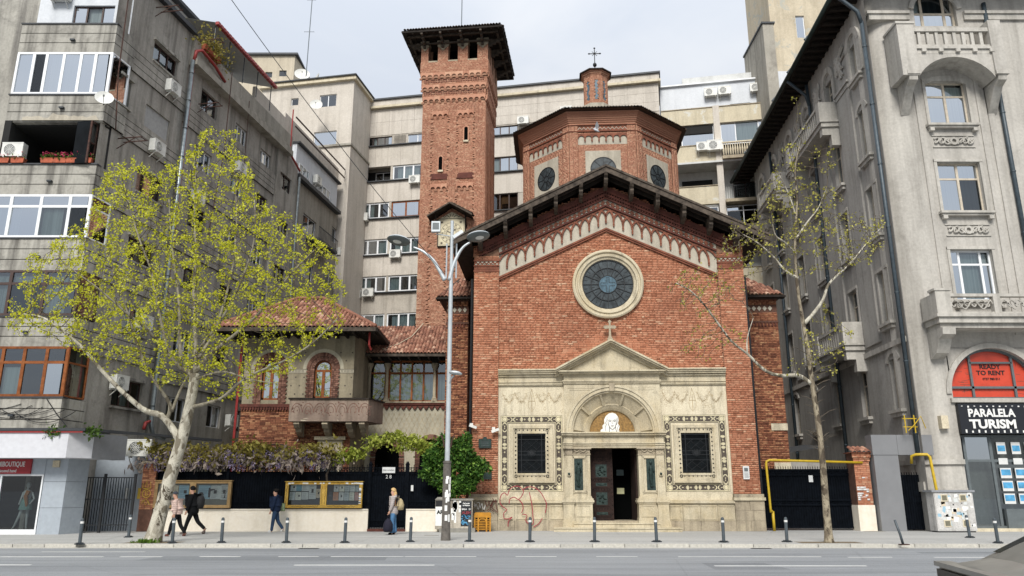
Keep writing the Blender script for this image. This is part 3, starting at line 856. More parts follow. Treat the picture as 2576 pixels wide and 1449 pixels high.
# --- aedicule: portal with pilasters, arch, lunette and pediment
for s in (-1, 1):
 q = lambda a, b: (a, b) if s > 0 else (-b, -a)
 mb = MB()
 a, b = q(.97, 2.2)
 a2, b2 = q(1.75, 2.2)
 for (z0, z1, e) in ((0,.30,.07),(.30,.42,.05),(.42,.52,.02),(.52,1.10,0),(1.10,1.16,.03),(1.16,1.25,.07),(1.25,1.32,.04)):
  mb.box(a-e, b+e, -.45-e, .35, z0, z1)
  if z0 >= 0: mb.box(a2-e, b2+e, -.56-e, -.45, z0, z1)
 for (c, d) in (q(1.05,1.65),):
  for zz in ((.58,.62),(1.02,1.06)): mb.box(c, d, -.475, -.45, *zz)
  mb.box(c, c+.04, -.475, -.45, .62, 1.02); mb.box(d-.04, d, -.475, -.45, .62, 1.02)
 mb.build('pedestal', M['stone'], church)
 mb = MB(); a, b = q(1.03, 2.12); a2, b2 = q(1.78, 2.1)
 mb.box(a, b, -.35, .35, 1.32, 3.12); mb.box(a2, b2, -.45, -.35, 1.32, 3.12)
 c, d = q(1.27, 1.70)
 for e, y0 in ((.10,-.375),(.05,-.40)):
  mb.box(c-e, d+e, y0, -.35, 2.97+e-.04, 3.0+e); mb.box(c-e, d+e, y0, -.35, 1.63-e, 1.66-e+.04)
  mb.box(c-e, c-e+.035, y0, -.35, 1.6-e, 3.0+e); mb.box(d+e-.035, d+e, y0, -.35, 1.6-e, 3.0+e)
 c, d = q(1.84, 2.04)
 for p in ((c, c+.025), (d-.025, d)): mb.box(p[0], p[1], -.47, -.45, 1.4, 3.0)
 for z0, z1, e in ((1.32,1.37,.05),(1.37,1.42,.03)): mb.box(a-e, b+e, -.38-e, -.3, z0, z1); mb.box(a2-e, b2+e, -.48-e, -.4, z0, z1)
 pil = mb.build('pilaster', M['stone'], church)
 # capital with garlands
 mb = MB(); rr = random.Random(11+s)
 mb.box(a-.02, b+.02, -.38, .35, 3.12, 3.16); mb.box(a-.06, b+.06, -.44, .35, 3.37, 3.43); mb.box(a, b, -.36, .35, 3.16, 3.37)
 mb.box(a2-.04, b2+.04, -.54, -.36, 3.37, 3.43); mb.box(a2-.02, b2+.02, -.48, -.3, 3.12, 3.16); mb.box(a2, b2, -.46, -.3, 3.16, 3.37)
 for k in range(3):
  x0 = a+.14+k*.27
  mb.tube([(x0+.24*t, -.39, 3.34-.095*math.sin(PI*t)) for t in np.linspace(0,1,8)], .025, 5)
 for k in range(26):
  x = rr.uniform(a, b); z = rr.uniform(3.17,3.36); y = -.37 if not (a2 < x < b2) else -.47
  mb.lathe([(0,-.03),(rr.uniform(.02,.035),0),(0,.03)], 5, (x, y, z))
 mb.build('capital', M['stone_dirty'], pil)
 # bronze relief with a robed figure
 mb = MB(); c, d = q(1.35, 1.72); m = (c+d)/2
 mb.box(c, d, -.39, -.35, 1.66, 2.95)
 mb.tube([(m,-.395,1.92),(m-.02,-.40,2.1),(m,-.41,2.35),(m+.01,-.41,2.58),(m,-.40,2.68)], [.05,.075,.085,.075,.03], 8)
 mb.lathe([(0,-.07),(.05,-.03),(.055,.02),(.03,.07),(0,.08)], 8, (m, -.41, 2.78))
 mb.tube([(m-.07,-.41,2.6),(m-.11,-.42,2.42),(m-.02,-.46,2.36)], [.03,.028,.022], 6); mb.tube([(m+.07,-.41,2.6),(m+.12,-.42,2.44),(m+.02,-.46,2.42)], [.03,.028,.022], 6)
 mb.lathe([(0,-.07),(.07,-.03),(.08,.02),(0,.07)], 8, (m, -.40, 1.84))
 mb.build('bronze_relief', M['bronze'], pil)
 mb = MB(); x = s*1.94
 mb.ringarc(x, 2.33, .055, .10, -.52, -.44, 0, 2*PI, 16); mb.build('lamp_ring', M['stone'], pil)
 mb = MB(); mb.lathe([(.0,-.60),(.045,-.57),(.06,-.5),(.05,-.46)], 10, (x,0,2.33), 'y', caps=False); mb.build('lamp_cup', M['bronze'], pil)
# entablature over the door
mb = MB()
for z0, z1, y0, w in ((3.43,3.52,-.30,2.15),(3.52,3.60,-.34,2.15),(3.60,3.66,-.38,2.17),(3.66,3.90,-.30,2.13),(3.90,3.95,-.36,2.17),(3.95,4.03,-.44,2.22),(4.03,4.09,-.50,2.25)):
 mb.box(-w, w, y0, .35, z0, z1)
 for s in (-1,1):
  a, b = (1.76, w+.01) if s > 0 else (-w-.01, -1.76)
  mb.box(a, b, y0-.11, y0+.05, z0+.002, z1-.002)
mb.build('door_entablature', M['stone'], church)
# spandrel wall with arch hole
mb = MB(); zc = 4.09; r = 1.80; y = -.22
seg = 24
for i in range(seg):
 t0, t1 = PI*i/seg, PI*(i+1)/seg
 def edge(t):
  c, d = math.cos(t), math.sin(t); k = min(2.1/abs(c) if abs(c) > 1e-6 else 1e9, 2.12/d if d > 1e-6 else 1e9)
  return (k*c, zc+k*d)
 e0, e1 = edge(t0), edge(t1)
 poly = [(r*math.cos(t0), y, zc+r*math.sin(t0)), (e0[0], y, e0[1])]
 if e0[0] > 2.09 and e1[1] > 6.2: poly.append((2.1, y, 6.21))
 if e0[1] > 6.2 and e1[0] < -2.09: poly.append((-2.1, y, 6.21))
 poly += [(e1[0], y, e1[1]), (r*math.cos(t1), y, zc+r*math.sin(t1))]
 mb.add(poly, [tuple(range(len(poly)))])
for s in (-1,1): mb.quad((s*2.1,y,0),(s*2.1,.1,0),(s*2.1,.1,6.7),(s*2.1,y,6.7))
for s in (-1, 1):
 mb.ribbon([(s*1.95,4.3),(s*1.95,6.02),(s*.32,6.02)], .04, y-.01); mb.ribbon([(s*1.86,4.9),(s*1.86,5.93),(s*.7,5.93)], .025, y-.012)
mb.build('spandrel', M['stone'], church)
mb = MB()
mb.ringarc(0, zc, 1.80, 2.03, -.30, .0, 0, PI, 36); mb.ringarc(0, zc, 1.95, 2.04, -.34, .0, 0, PI, 36); mb.ringarc(0, zc, 1.80, 1.84, -.33, .0, 0, PI, 36)
mb.build('archivolt', M['stone'], church)
MB().prism([(-.10,5.86),(.10,5.86),(.125,6.19),(-.125,6.19)], -.40, -.1).build('keystone', M['stone_dirty'], church)
# coffered splay
mb = MB(); n = 40
def cone(mb, ra, ya, rb, yb, a0=0, a1=PI, n=40):
 for i in range(n):
  t0, t1 = a0+(a1-a0)*i/n, a0+(a1-a0)*(i+1)/n
  mb.quad((rb*math.cos(t0), yb, zc+rb*math.sin(t0)), (ra*math.cos(t0), ya, zc+ra*math.sin(t0)), (ra*math.cos(t1), ya, zc+ra*math.sin(t1)), (rb*math.cos(t1), yb, zc+rb*math.sin(t1)))
def sy(r): return -.28+(1.80-r)/.8*.50
cone(mb, 1.80, sy(1.80), 1.72, sy(1.72)-.03); cone(mb, 1.72, sy(1.72)-.03, 1.68, sy(1.68)+.05)
cone(mb, 1.68, sy(1.68)+.05, 1.26, sy(1.26)+.05); cone(mb, 1.26, sy(1.26)+.05, 1.22, sy(1.22)-.03); cone(mb, 1.22, sy(1.22)-.03, 1.08, sy(1.08)-.02); cone(mb, 1.08, sy(1.08)-.02, 1.0, sy(1.0)+.0); cone(mb, 1.0, sy(1.0), .97, .34)
for i in range(6):
 a = .09+i*(PI-.18)/5
 p = lambda r: (r*math.cos(a), sy(r)-.0, zc+r*math.sin(a))
 mb.bar(p(1.70), p(1.24), .10, .07, up=(0,-1,0))
mb.build('coffered_arch', M['stone'], church)
mb = MB()
P = [(.98*math.cos(PI*i/24), .30, zc+.98*math.sin(PI*i/24)) for i in range(25)]
mb.add(P, [tuple(range(25))[::1]])
lun = mb.build('lunette_mosaic', M['gold_mosaic'], church)
mb = MB(); mb.m = 0     # pasted paper face: outline of hair and veil, then lines
Z = lambda pts, y: [(x, y, zc+z) for x, z in pts]
hair = [(-.52,.02),(-.50,.14),(-.40,.20),(-.42,.32),(-.33,.42),(-.34,.58),(-.26,.74),(-.12,.86),(.04,.89),(.18,.84),(.28,.70),(.30,.55),(.26,.42),(.34,.30),(.30,.14),(.33,.02)]
v = Z(hair, .285); mb.add(v, [tuple(range(len(v)))])
mb.m = 1
face = [(-.17,.62),(-.16,.40),(-.10,.24),(.02,.14),(.13,.24),(.19,.40),(.20,.62)]
mb.ribbon([(x, zc+z) for x, z in face], [.012,.02,.028,.022,.028,.02,.012], .28)
mb.ribbon([(-.12,zc+.02),(-.11,zc+.26)], .022, .28); mb.ribbon([(.20,zc+.02),(.15,zc+.26)], .022, .28)
for pts in ([(-.14,.55),(-.08,.58),(-.02,.55)],[(.06,.55),(.12,.58),(.18,.55)],[(.02,.56),(.0,.42),(.05,.41)],[(-.04,.32),(.02,.34),(.09,.32)],[(-.02,.29),(.06,.29)],[(-.30,.40),(-.22,.55),(-.2,.7)],[(.24,.68),(.25,.5),(.2,.36)],[(-.28,.1),(-.3,.25),(-.22,.42)],[(.26,.08),(.24,.22),(.3,.34)]):
 mb.ribbon([(x, zc+z) for x, z in pts], .014, .28)
for pts in ([(-.12,.52),(-.03,.52)],[(.07,.52),(.16,.52)]): mb.ribbon([(x, zc+z) for x, z in pts], .03, .28)
mb.build('pasted_portrait', [M['paper'], M['ink']], lun, label='white paper cut-out portrait with black outlines pasted on gold')
# top entablature and pediment
mb = MB()
for z0, z1, y0, w in ((6.2,6.25,-.27,2.12),(6.25,6.30,-.30,2.14),(6.30,6.35,-.33,2.16),(6.35,6.58,-.27,2.1),(6.58,6.63,-.33,2.15),(6.63,6.70,-.48,2.30),(6.70,6.76,-.56,2.36)):
 mb.box(-w, w, y0, .05, z0, z1)
mb.build('portal_entablature', M['stone'], church)
MB().prism([(-2.2,6.76),(2.2,6.76),(0,7.85)], -.24, .05).build('tympanum', M['stone'], church)
pk = (8.06-6.82)/2.4
for s in (-1, 1):
 mb = MB()
 for za, zb, y0 in ((8.13,8.05,-.66),(8.05,7.98,-.60),(7.98,7.90,-.46),(7.90,7.80,-.34)):
  k = .525
  P = [(0,za),(s*2.45,za-k*2.45),(s*2.45,zb-k*2.45),(0,zb)]
  mb.prism(P if s < 0 else P[::-1], y0, .04)
 mb.build('raking_cornice', M['stone'], church)
mb = MB()
mb.box(-.12,.12,-.42,-.18,8.05,8.2); mb.box(-.08,.08,-.38,-.22,8.2,8.28)
mb.prism([(-.05,8.28),(.05,8.28),(.04,8.66),(.22,8.64),(.30,8.72),(.22,8.80),(.04,8.78),(.04,8.92),(.09,8.97),(0,9.06),(-.09,8.97),(-.04,8.92),(-.04,8.78),(-.22,8.80),(-.30,8.72),(-.22,8.64),(-.04,8.66)], -.35, -.25)
mb.build('stone_cross', M['stone_dirty'], church)
# steps
for z0, z1, w, y0 in ((0,.165,2.62,-1.15),(.165,.34,1.78,-.82)):
 n = 3
 for k in range(n):
  a = -w+2*w*k/n
  mb = MB(); mb.box(a+.003, a+2*w/n-.003, y0+.03, .3, z0, z1-.045); mb.box(a+.003, a+2*w/n-.003, y0, .3, z1-.045, z1)
  mb.build('step', M['stone'], church)
MB().box(-1.05,1.05,-.3,1.5,.0,.40).build('threshold', M['stone_dirty'], church)
# doorway: vestibule coloured black to stand for its deep shade, one leaf closed, the other swung in
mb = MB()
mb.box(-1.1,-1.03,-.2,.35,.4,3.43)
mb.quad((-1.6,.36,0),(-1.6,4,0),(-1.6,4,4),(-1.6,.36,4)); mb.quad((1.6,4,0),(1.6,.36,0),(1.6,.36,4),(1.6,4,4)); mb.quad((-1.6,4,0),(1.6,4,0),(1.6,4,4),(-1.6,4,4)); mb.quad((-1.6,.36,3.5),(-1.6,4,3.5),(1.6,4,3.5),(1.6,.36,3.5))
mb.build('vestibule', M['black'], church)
def door_leaf(mirror, rot, x):
 mb = MB(); mb.box(0, 1.0, 0, .07, .40, 3.42)
 def rim(x0, x1, z0, z1, w=.05, p=.03):
  mb.box(x0,x1,-p,0,z0,z0+w); mb.box(x0,x1,-p,0,z1-w,z1); mb.box(x0,x0+w,-p,0,z0+w,z1-w); mb.box(x1-w,x1,-p,0,z0+w,z1-w)
 rows = ((.58,.80),(1.0,1.62),(1.78,2.02),(2.16,2.80),(2.98,3.30))
 for z0, z1 in rows: rim(.20,.80,z0,z1); rim(.14,.86,z0-.04,z1+.04,.03,.015)
 for z in (.48,.9,1.7,2.09,2.9):
  for k in range(7): mb.lathe([(.0,-.05),(.02,-.03),(.022,0)], 6, (.14+k*.12,0,z), 'y', caps=False)
 for k in range(16):
  for xx in (.06,.94): mb.lathe([(.0,-.04),(.02,-.02),(.022,0)], 6, (xx,0,.5+k*.18), 'y', caps=False)
 leaf = mb.build('door_leaf', M['wood_door'], church, loc=(x,.36,0))
 leaf.rotation_euler = (0,0,rot)
 rr = random.Random(3)
 for z0, z1 in ((1.05,1.57),(2.21,2.75)):
  mb = MB(); mb.box(.26,.74,-.025,.0,z0,z1)
  for k in range(12): mb.lathe([(0,-.05),(.05,0),(0,.06)], 7, (rr.uniform(.32,.68), -.03, rr.uniform(z0+.08,z1-.08)))
  mb.build('bronze_panel', M['bronze'], leaf)
 for z0, z1 in ((.63,.75),(1.83,1.97)):
  mb = MB(); mb.box(.26,.74,-.02,0,z0,z1); mb.tube([(.3+.4*t,-.03,z1-.03-.07*math.sin(PI*t)) for t in np.linspace(0,1,7)], .015, 5); mb.build('bronze_panel', M['bronze'], leaf)
 return leaf
door_leaf(0, 0, -1.03)
door_leaf(1, R(97), 1.02)
mb = MB(); mb.box(0,.95,.02,.06,.4,3.4)
ib = mb.build('inner_door', M['black'], church, loc=(.03,1.6,0))  # black instead of wood, shade of the doorway put into the colour
M['plaque_yellow'] = plain('plaque_yellow', '#b5b48c', 0.6); M['plaque_teal'] = plain('plaque_teal', '#4a5c5e', 0.6)
MB().box(.2,.52,-.01,.02,1.50,1.76).build('notice', M['plaque_yellow'], ib)
MB().box(.2,.52,-.01,.02,2.3,2.56).build('notice', M['plaque_teal'], ib)

for u in (-HW-.12, HW+.12):
 mb = MB(); mb.tube([(u,.25,11.2),(u,.25,.9)], .06, 7); mb.build('downpipe', M['iron'], church)
# --- side chapels set back on either hand
def side_bay(u0, u1, y0, ztop, left):
 mb = MB(); mb.box(u0, u1, y0, y0+8, 0, ztop); mb.box(u0-.03,u1+.03,y0-.10,y0+8,ztop-.06,ztop+.04); mb.box(u0-.03,u1+.03,y0-.06,y0+8,ztop-1.2,ztop-1.12)
 sb = mb.build('side_bay', M['mortar_dark'], church)
 b = Bricks(); b.fill(u0, u1, 0, ztop-1.2, y0, .02); b.fill(u0, u1, ztop-1.12, ztop-.7, y0, .035); b.fill(u0,u1,ztop-.3,ztop-.06,y0,.06)
 b.build(sb, M['brick_dark'])
 mb = MB()
 n = int((u1-u0)/.26)
 for k in range(n):
  x = u0+.14+k*.26
  mb.prism([(x-.11,ztop-.48),(x,ztop-.62),(x+.11,ztop-.48),(x,ztop-.36)], y0-.03, y0)
 mb.build('diamond_panel', M['white_plaster'], sb)
 mb = MB()
 for k in range(int((u1-u0)/.16)):
  x = u0+.08+k*.16; mb.box(x-.035,x+.035,y0-.07,y0,ztop-1.38,ztop-1.2)
 mb.build('corbel_table', M['terracotta_dark'], sb)
 for k, (zz) in enumerate((2.6, 4.4) if not left else ()):
  MB().box(u1-.75, u1+.01, y0-.05, y0+.1, zz, zz+.32).build('quoin_stone', M['stone_pale'], sb)
 return sb
sbl = side_bay(-7.85, -6.75, 3.2, 10.9, True)
side_bay(-6.75, -6.16, 4.4, 10.6, True)
sbr = side_bay(6.16, 8.45, 3.2, 10.8, False)
# clay roof tiles: half-round covers over a bed
def tile_mesh(L=.36, r=.085, n=6, mat='tile'):
 mb = MB(); vs = []
 for k, (y, rr) in enumerate(((0, r*1.08), (L, r*.9))):
  for j in range(n+1):
   a = PI*j/n; vs.append((rr*math.cos(a), y, rr*math.sin(a)*.9))
 for j in range(n+1):
  a = PI*j/n; vs.append((r*.82*math.cos(a), 0, r*.82*math.sin(a)*.9-.006))
 fs = [(j, j+1, n+2+j, n+1+j)[::-1] for j in range(n)] + [(j+1, j, 2*(n+1)+j, 2*(n+1)+j+1)[::-1] for j in range(n)]
 mb.add(vs, fs)
 me = mb.mesh('roof_tile', M[mat], True)
 return me
TILE = tile_mesh(); TILE_D = tile_mesh(mat='tile_dark')
def tiled_plane(parent, a, b, c, mesh, limit, pitch=.19, row=.30, trim=None, bed='tile_dark', jit=.012):
 """a, b: ends of the eaves (a to b), c: point up-slope of a (parent space); tiles run up the slope"""
 a, b, c = Vector(a), Vector(b), Vector(c)
 ex = (b-a); W = ex.length; ex.normalize(); ey = (c-a); ey -= ex*ey.dot(ex); H = ey.length; ey.normalize(); ez = ex.cross(ey)
 ms = []
 for j in range(int(H/row)):
  for i in range(int(W/pitch)):
   x, y = (i+.5)*pitch, j*row
   if trim and not trim(x/W, (y+row*.5)/H): continue
   p = a+ex*(x+rnd.uniform(-jit,jit))+ey*(y+rnd.uniform(-jit,jit))+ez*(.02+.0)
   m = Matrix((( ex.x, ey.x, ez.x, p.x),(ex.y, ey.y, ez.y, p.y),(ex.z, ey.z, ez.z, p.z),(0,0,0,1)))
   m = m @ Matrix.Rotation(rnd.uniform(-.04,.04), 4, 'Z') @ Matrix.Rotation(-.05, 4, 'X')
   ms.append(m)
 pieces(parent, mesh, ms, 'roof_tile', 'roof_tiling', limit)
def tri_trim(lo, hi): return lambda x, y: lo*y <= x <= 1-hi*y
mb = MB(); mb.add([(-8.3,2.75,11.0),(-6.16,2.75,11.0),(-6.16,6.2,12.9),(-7.6,6.2,12.9),(-8.3,10,11.0),(-6.16,10,11.0)],[(0,1,2,3),(4,0,3),(5,4,3,2),(0,4,5,1)]); 
r1 = mb.build('bay_roof', M['tile_dark'], church)
tiled_plane(r1, (-8.3,2.75,11.0),(-6.16,2.75,11.0),(-8.3,6.2,12.9), TILE, 40, trim=lambda x,y: x > .44*y)
mb = MB(); mb.add([(6.16,2.75,10.9),(8.75,2.75,10.9),(7.6,6.2,12.8),(6.16,6.2,12.8),(8.75,10,10.9),(6.16,10,10.9)],[(0,1,2,3),(1,4,2),(4,5,3,2),(0,5,4,1)])
r2 = mb.build('bay_roof', M['tile_dark'], church)
tiled_plane(r2, (6.16,2.75,10.9),(8.75,2.75,10.9),(6.16,6.2,12.8), TILE, 40, trim=lambda x,y: x < 1-.44*y)
for s in (-1,1):
 a, b = (-8.35,-6.16) if s < 0 else (6.16,8.8)
 MB().box(a,b,2.7,3.2,10.78 if s>0 else 10.88,10.86 if s>0 else 10.97).build('bay_eaves', M['wood_dark'], church)

# --- octagonal drum with its lantern
DC = C.loc(6.05, 50.6)
DR = 5.1; Z0d, Z1d = 12.0, 24.45
mb = MB(); 
def octa(r, ph=PI/8): return [(DC[0]+r/math.cos(PI/8)*math.cos(ph+k*PI/4), DC[1]+r/math.cos(PI/8)*math.sin(ph+k*PI/4)) for k in range(8)]
mb.prismz(octa(DR-.02), Z0d, Z1d)
drum = mb.build('drum', M['mortar'], church)
steps = 7; SH = .108
zc_ = Z1d
mb = MB()
for k in range(steps):
 mb.prismz(octa(DR+.05+.065*k), zc_+k*SH+.018, zc_+(k+1)*SH-.012)
 mb.prismz(octa(DR+.02+.065*k), zc_+k*SH-.012, zc_+k*SH+.018)
mb.build('drum_cornice', M['brick_tower'], drum)
ZE = zc_+steps*SH
mb = MB()
o1 = octa(DR+.75); n8 = len(o1)
mb.add([(x,y,ZE+.02) for x,y in o1]+[(DC[0],DC[1],ZE+2.75)], [(k,(k+1)%8,8) for k in range(8)]+[tuple(range(7,-1,-1))])
dr_roof = mb.build('drum_roof', M['tile_dark'], church)
for k in range(8):
 a, b = o1[k], o1[(k+1)%8]; mid = ((a[0]+b[0])/2, (a[1]+b[1])/2)
 if mid[1] > DC[1]+2.5: continue
 tiled_plane(dr_roof, (a[0],a[1],ZE+.05), (b[0],b[1],ZE+.05), (a[0]+(DC[0]-mid[0]), a[1]+(DC[1]-mid[1]), ZE+2.78), TILE_D, 40, trim=tri_trim(.5,.5))
FW = 2*DR*math.tan(PI/8)          # face width
for k in (-2,-1,0,1,2):
 th = k*PI/4
 # local frame of this face: x along, y inward
 cx, cy = DC[0]+DR*math.sin(th), DC[1]-DR*math.cos(th)
 mb = MB(); mb.box(-FW/2+.05, FW/2-.05, .0, .03, Z0d, Z1d)
 fo = mb.build('drum_face', M['mortar'], church, loc=(cx,cy,0), rotz=th)
 b = Bricks()
 iw = FW/2-.55
 b.fill(-FW/2, -iw, Z0d, Z1d, 0, .10, bh=.078); b.fill(iw, FW/2, Z0d, Z1d, 0, .10, bh=.078)
 wz0, wz1, ww = 19.4, 22.62, 1.12
 b.fill(-iw, iw, Z0d, 23.05, 0, .02, bh=.078, keep=lambda u,z: abs(u) > ww or z > wz1)
 b.fill(-iw, iw, 23.77, Z1d, 0, .06, bh=.078, keep=lambda u,z: not (24.02<z<24.33))
 b.build(fo, M['brick_tower'])
 MB().box(-iw, iw, -.03, 0.01, 23.05, 23.7).build('arch_plaster', M['white_plaster'], fo)
 mb = MB(); na = 7
 for q in range(na):
  x = -iw+(q+.5)*2*iw/na; rr = iw/na-.03
  # spandrel piece above each little arch
  P = [(x-iw/na, 23.79), (x-iw/na, 23.46)] + [(x+rr*math.cos(PI-PI*t/6), 23.46+rr*math.sin(PI*t/6)) for t in range(7)] + [(x+iw/na, 23.46),(x+iw/na,23.79)]
  mb.prism(P, -.10, -.02)
  if q: mb.box(x-iw/na-.035, x-iw/na+.035, -.12, -.02, 23.22, 23.48); mb.box(x-iw/na-.05, x-iw/na+.05, -.095, -.02, 23.32, 23.37)
 mb.build('arcade', M['terracotta'], fo)
 mb = MB(); mb.box(-FW/2, FW/2, -.14, 0, 23.92, 23.97); mb.box(-FW/2, FW/2, -.14, 0, 24.36, 24.41)
 mb.box(-iw, iw, -.05, 0, 23.97, 24.36)
 mb.build('string_course', M['terracotta'], fo)
 mb = MB(); nz = 12
 P = [(-iw+i*2*iw/(2*nz), 24.08+.16*(i % 2)) for i in range(2*nz+1)]
 mb.ribbon(P, .05, -.062); mb.build('zigzag', M['white_plaster'], fo)
 mb = MB(); cz = 21.37; rw = .82
 seg = 32
 for i in range(seg):      # plaster square with a round hole
  t0, t1 = 2*PI*i/seg, 2*PI*(i+1)/seg
  def ed(t):
   c, d = math.cos(t), math.sin(t); kx = ww/abs(c) if abs(c)>1e-6 else 1e9
   kz = ((wz1-cz) if d>0 else (cz-wz0))/abs(d) if abs(d)>1e-6 else 1e9
   q = min(kx,kz); return (q*c, -.025, cz+q*d)
  a0, a1 = ed(t0), ed(t1)
  poly = [(rw*math.cos(t0),-.025,cz+rw*math.sin(t0)), a0]
  for cxn in (ww,-ww):
   for czn in (wz1,wz0):
    if (abs(a0[0]-cxn)<1e-3 and abs(a1[2]-czn)<1e-3 and abs(a0[2]-czn)>1e-3) or (abs(a0[2]-czn)<1e-3 and abs(a1[0]-cxn)<1e-3 and abs(a0[0]-cxn)>1e-3): poly.append((cxn,-.025,czn))
  poly += [a1, (rw*math.cos(t1),-.025,cz+rw*math.sin(t1))]
  mb.add(poly, [tuple(range(len(poly)))])
  mb.quad((rw*math.cos(t0),-.025,cz+rw*math.sin(t0)), (rw*math.cos(t1),-.025,cz+rw*math.sin(t1)), (rw*math.cos(t1),.3,cz+rw*math.sin(t1)), (rw*math.cos(t0),.3,cz+rw*math.sin(t0)))
 dw = mb.build('oculus', M['white_plaster'], fo)
 mb = MB(); mb.lathe([(rw,-.014),(rw,-.004)], 32, (0,0,cz), 'y'); mb.build('glazing', M['leaded'], fo)
 mb = MB()
 for q in range(8):
  a = 2*PI*q/8; mb.bar((.2*math.cos(a),-.02,cz+.2*math.sin(a)),(rw*math.cos(a),-.02,cz+rw*math.sin(a)),.035,.03,up=(0,1,0))
 for rr in (.2,.79): mb.ringarc(0,cz,rr-.025,rr+.025,-.035,.0,0,2*PI,28)
 mb.build('tracery', M['iron'], fo)
# lantern
LZ0, LZ1 = 27.5, 30.5; LR = .82
def octl(r, ph=PI/8): return [(DC[0]+r/math.cos(PI/8)*math.cos(ph+k*PI/4), DC[1]+r/math.cos(PI/8)*math.sin(ph+k*PI/4)) for k in range(8)]
mb = MB(); mb.prismz(octl(LR+.3), 26.8, 28.15); lf = mb.build('lantern_foot', M['white_plaster'], church)
mb = MB(); mb.prismz(octl(LR-.02), 27.5, LZ1); lan = mb.build('lantern', M['mortar'], church)
for k in (-2,-1,0,1,2):
 th = k*PI/4; fw = 2*LR*math.tan(PI/8); cx, cy = DC[0]+LR*math.sin(th), DC[1]-LR*math.cos(th)
 b = Bricks(); b.fill(-fw/2,fw/2,28.0,LZ1,0,.03,bw=.2,keep=lambda u,z: not (abs(u)<.13 and 28.6<z<30.1))
 o = b.build(lan, M['brick_tower']); o.location = (cx,cy,0); o.rotation_euler = (0,0,th)
 MB().box(-.095,.13,-.005,.01,28.6,30.1).build('slit_window', M['leaded_blue'], lan, loc=(cx,cy,0), rotz=th)
mb = MB()
for k in range(3): mb.prismz(octl(LR+.06+.07*k), LZ1+k*.1+.01, LZ1+(k+1)*.1)
mb.build('lantern_cornice', M['brick_tower'], lan)
mb = MB(); o1 = octl(LR+.32); o2 = octl(.12)
mb.add([(x,y,LZ1+.3) for x,y in o1]+[(x,y,LZ1+.85) for x,y in o2]+[(x,y,LZ1+.38) for x,y in o1], [(16+k,16+(k+1)%8,8+(k+1)%8,8+k) for k in range(8)]+[(k,(k+1)%8,16+(k+1)%8,16+k) for k in range(8)]+[tuple(range(7,-1,-1)),tuple(range(8,16))])
mb.build('lantern_roof', M['tile_dark'], lan)
mb = MB(); c = (DC[0],DC[1],LZ1+.8)
mb.lathe([(.14,0),(.16,.1),(.05,.2),(.03,.3),(.12,.38),(.15,.48),(.12,.58),(.03,.66),(.03,1.75)], 10, c)
for z in (1.4,): mb.bar((c[0]-.4,c[1],c[2]+z),(c[0]+.4,c[1],c[2]+z),.05)
mb.bar((c[0],c[1],c[2]+1.6),(c[0],c[1],c[2]+1.85),.05)
for a,b in ((-.4,1.4),(.4,1.4),(0,1.85),(0,1.4)): mb.lathe([(0,-.08),(.09,0),(0,.08)],6,(c[0]+a,c[1],c[2]+b))
for k in range(4):
 a = PI/4+k*PI/2; mb.bar((c[0],c[1],c[2]+1.4),(c[0]+.25*math.cos(a),c[1],c[2]+1.4+.25*math.sin(a)),.03)
mb.build('iron_cross', M['iron'], lan)
# upper nave block beside the drum, small tiled roof showing behind the gable
for s, (u0,u1,y0,zt) in ((-1,(-6.3,-4.0,9.0,16.3)),(1,(4.6,6.9,9.0,15.2))):
 mb = MB(); mb.box(u0,u1,y0,y0+6,11,zt); nb = mb.build('nave_block', M['mortar_dark'], church)
 b = Bricks(); b.fill(u0,u1,13,zt,y0,.03); b.fill(u0,u1,zt-.3,zt,y0,.1); b.build(nb, M['brick_dark'])
 MB().box(u0-.2,u1+.2,y0-.35,y0+6,zt,zt+.1).build('roof_bed', M['tile_dark'], nb)
 tiled_plane(nb, (u0-.2,y0-.38,zt+.1),(u1+.2,y0-.38,zt+.1),(u0-.2,y0+1,zt+.5), TILE, 20)
# ================================================================ bell tower
T = Face(-3.8, 46.0, -6.6)
tower = thing('bell_tower', 'tall square red brick bell tower with dark overhanging roof behind the church', 'tower', T.w(0,0,0), R(-6.6))
TW = 2.08; TD = 4.2
mb = MB(); mb.box(-TW+.03, TW-.03, .02, TD, 0, 26.4); mb.box(-TW-.02,TW+.02,-.03,TD+.05,26.4,27.2); mb.box(-TW-.09,TW+.09,-.10,TD+.12,27.2,28.05); mb.box(-TW-.17,TW+.17,-.18,TD+.2,28.05,29.2)
tw_wall = mb.build('wall', M['mortar'], tower)
B = Bricks()
def in_panel(u, z):
 return (20.9 < z < 25.45 and (-1.42 < u < -.34 or .26 < u < 1.34)) or (10 < z < 20.35 and (-1.36 < u < -.34 or .28 < u < 1.38))
def in_slit(u, z): return (.66 < u < 1.02 and 23.4 < z < 24.55) or (-.98 < u < -.6 and 21.4 < z < 22.55)
B.fill(-TW, TW, 8, 26.2, .02, .06, keep=lambda u,z: not in_panel(u,z) and not (abs(u)<.95 and 16.3<z<18.2) and not in_slit(u,z))
B.fill(-TW+.2, TW-.2, 10, 25.6, .02, .016, keep=lambda u,z: in_panel(u,z) and not in_slit(u,z) and not (abs(u)<.95 and 16.3<z<18.2))
B.fill(-TW-.05, TW+.05, 26.55, 27.1, -.03, .03); B.fill(-TW-.12, TW+.12, 27.35, 27.95, -.10, .03); B.fill(-TW-.2, TW+.2, 28.2, 29.2, -.18, .03)
B.build(tw_wall, M['brick_tower'], 300, key=lambda t: t[4])
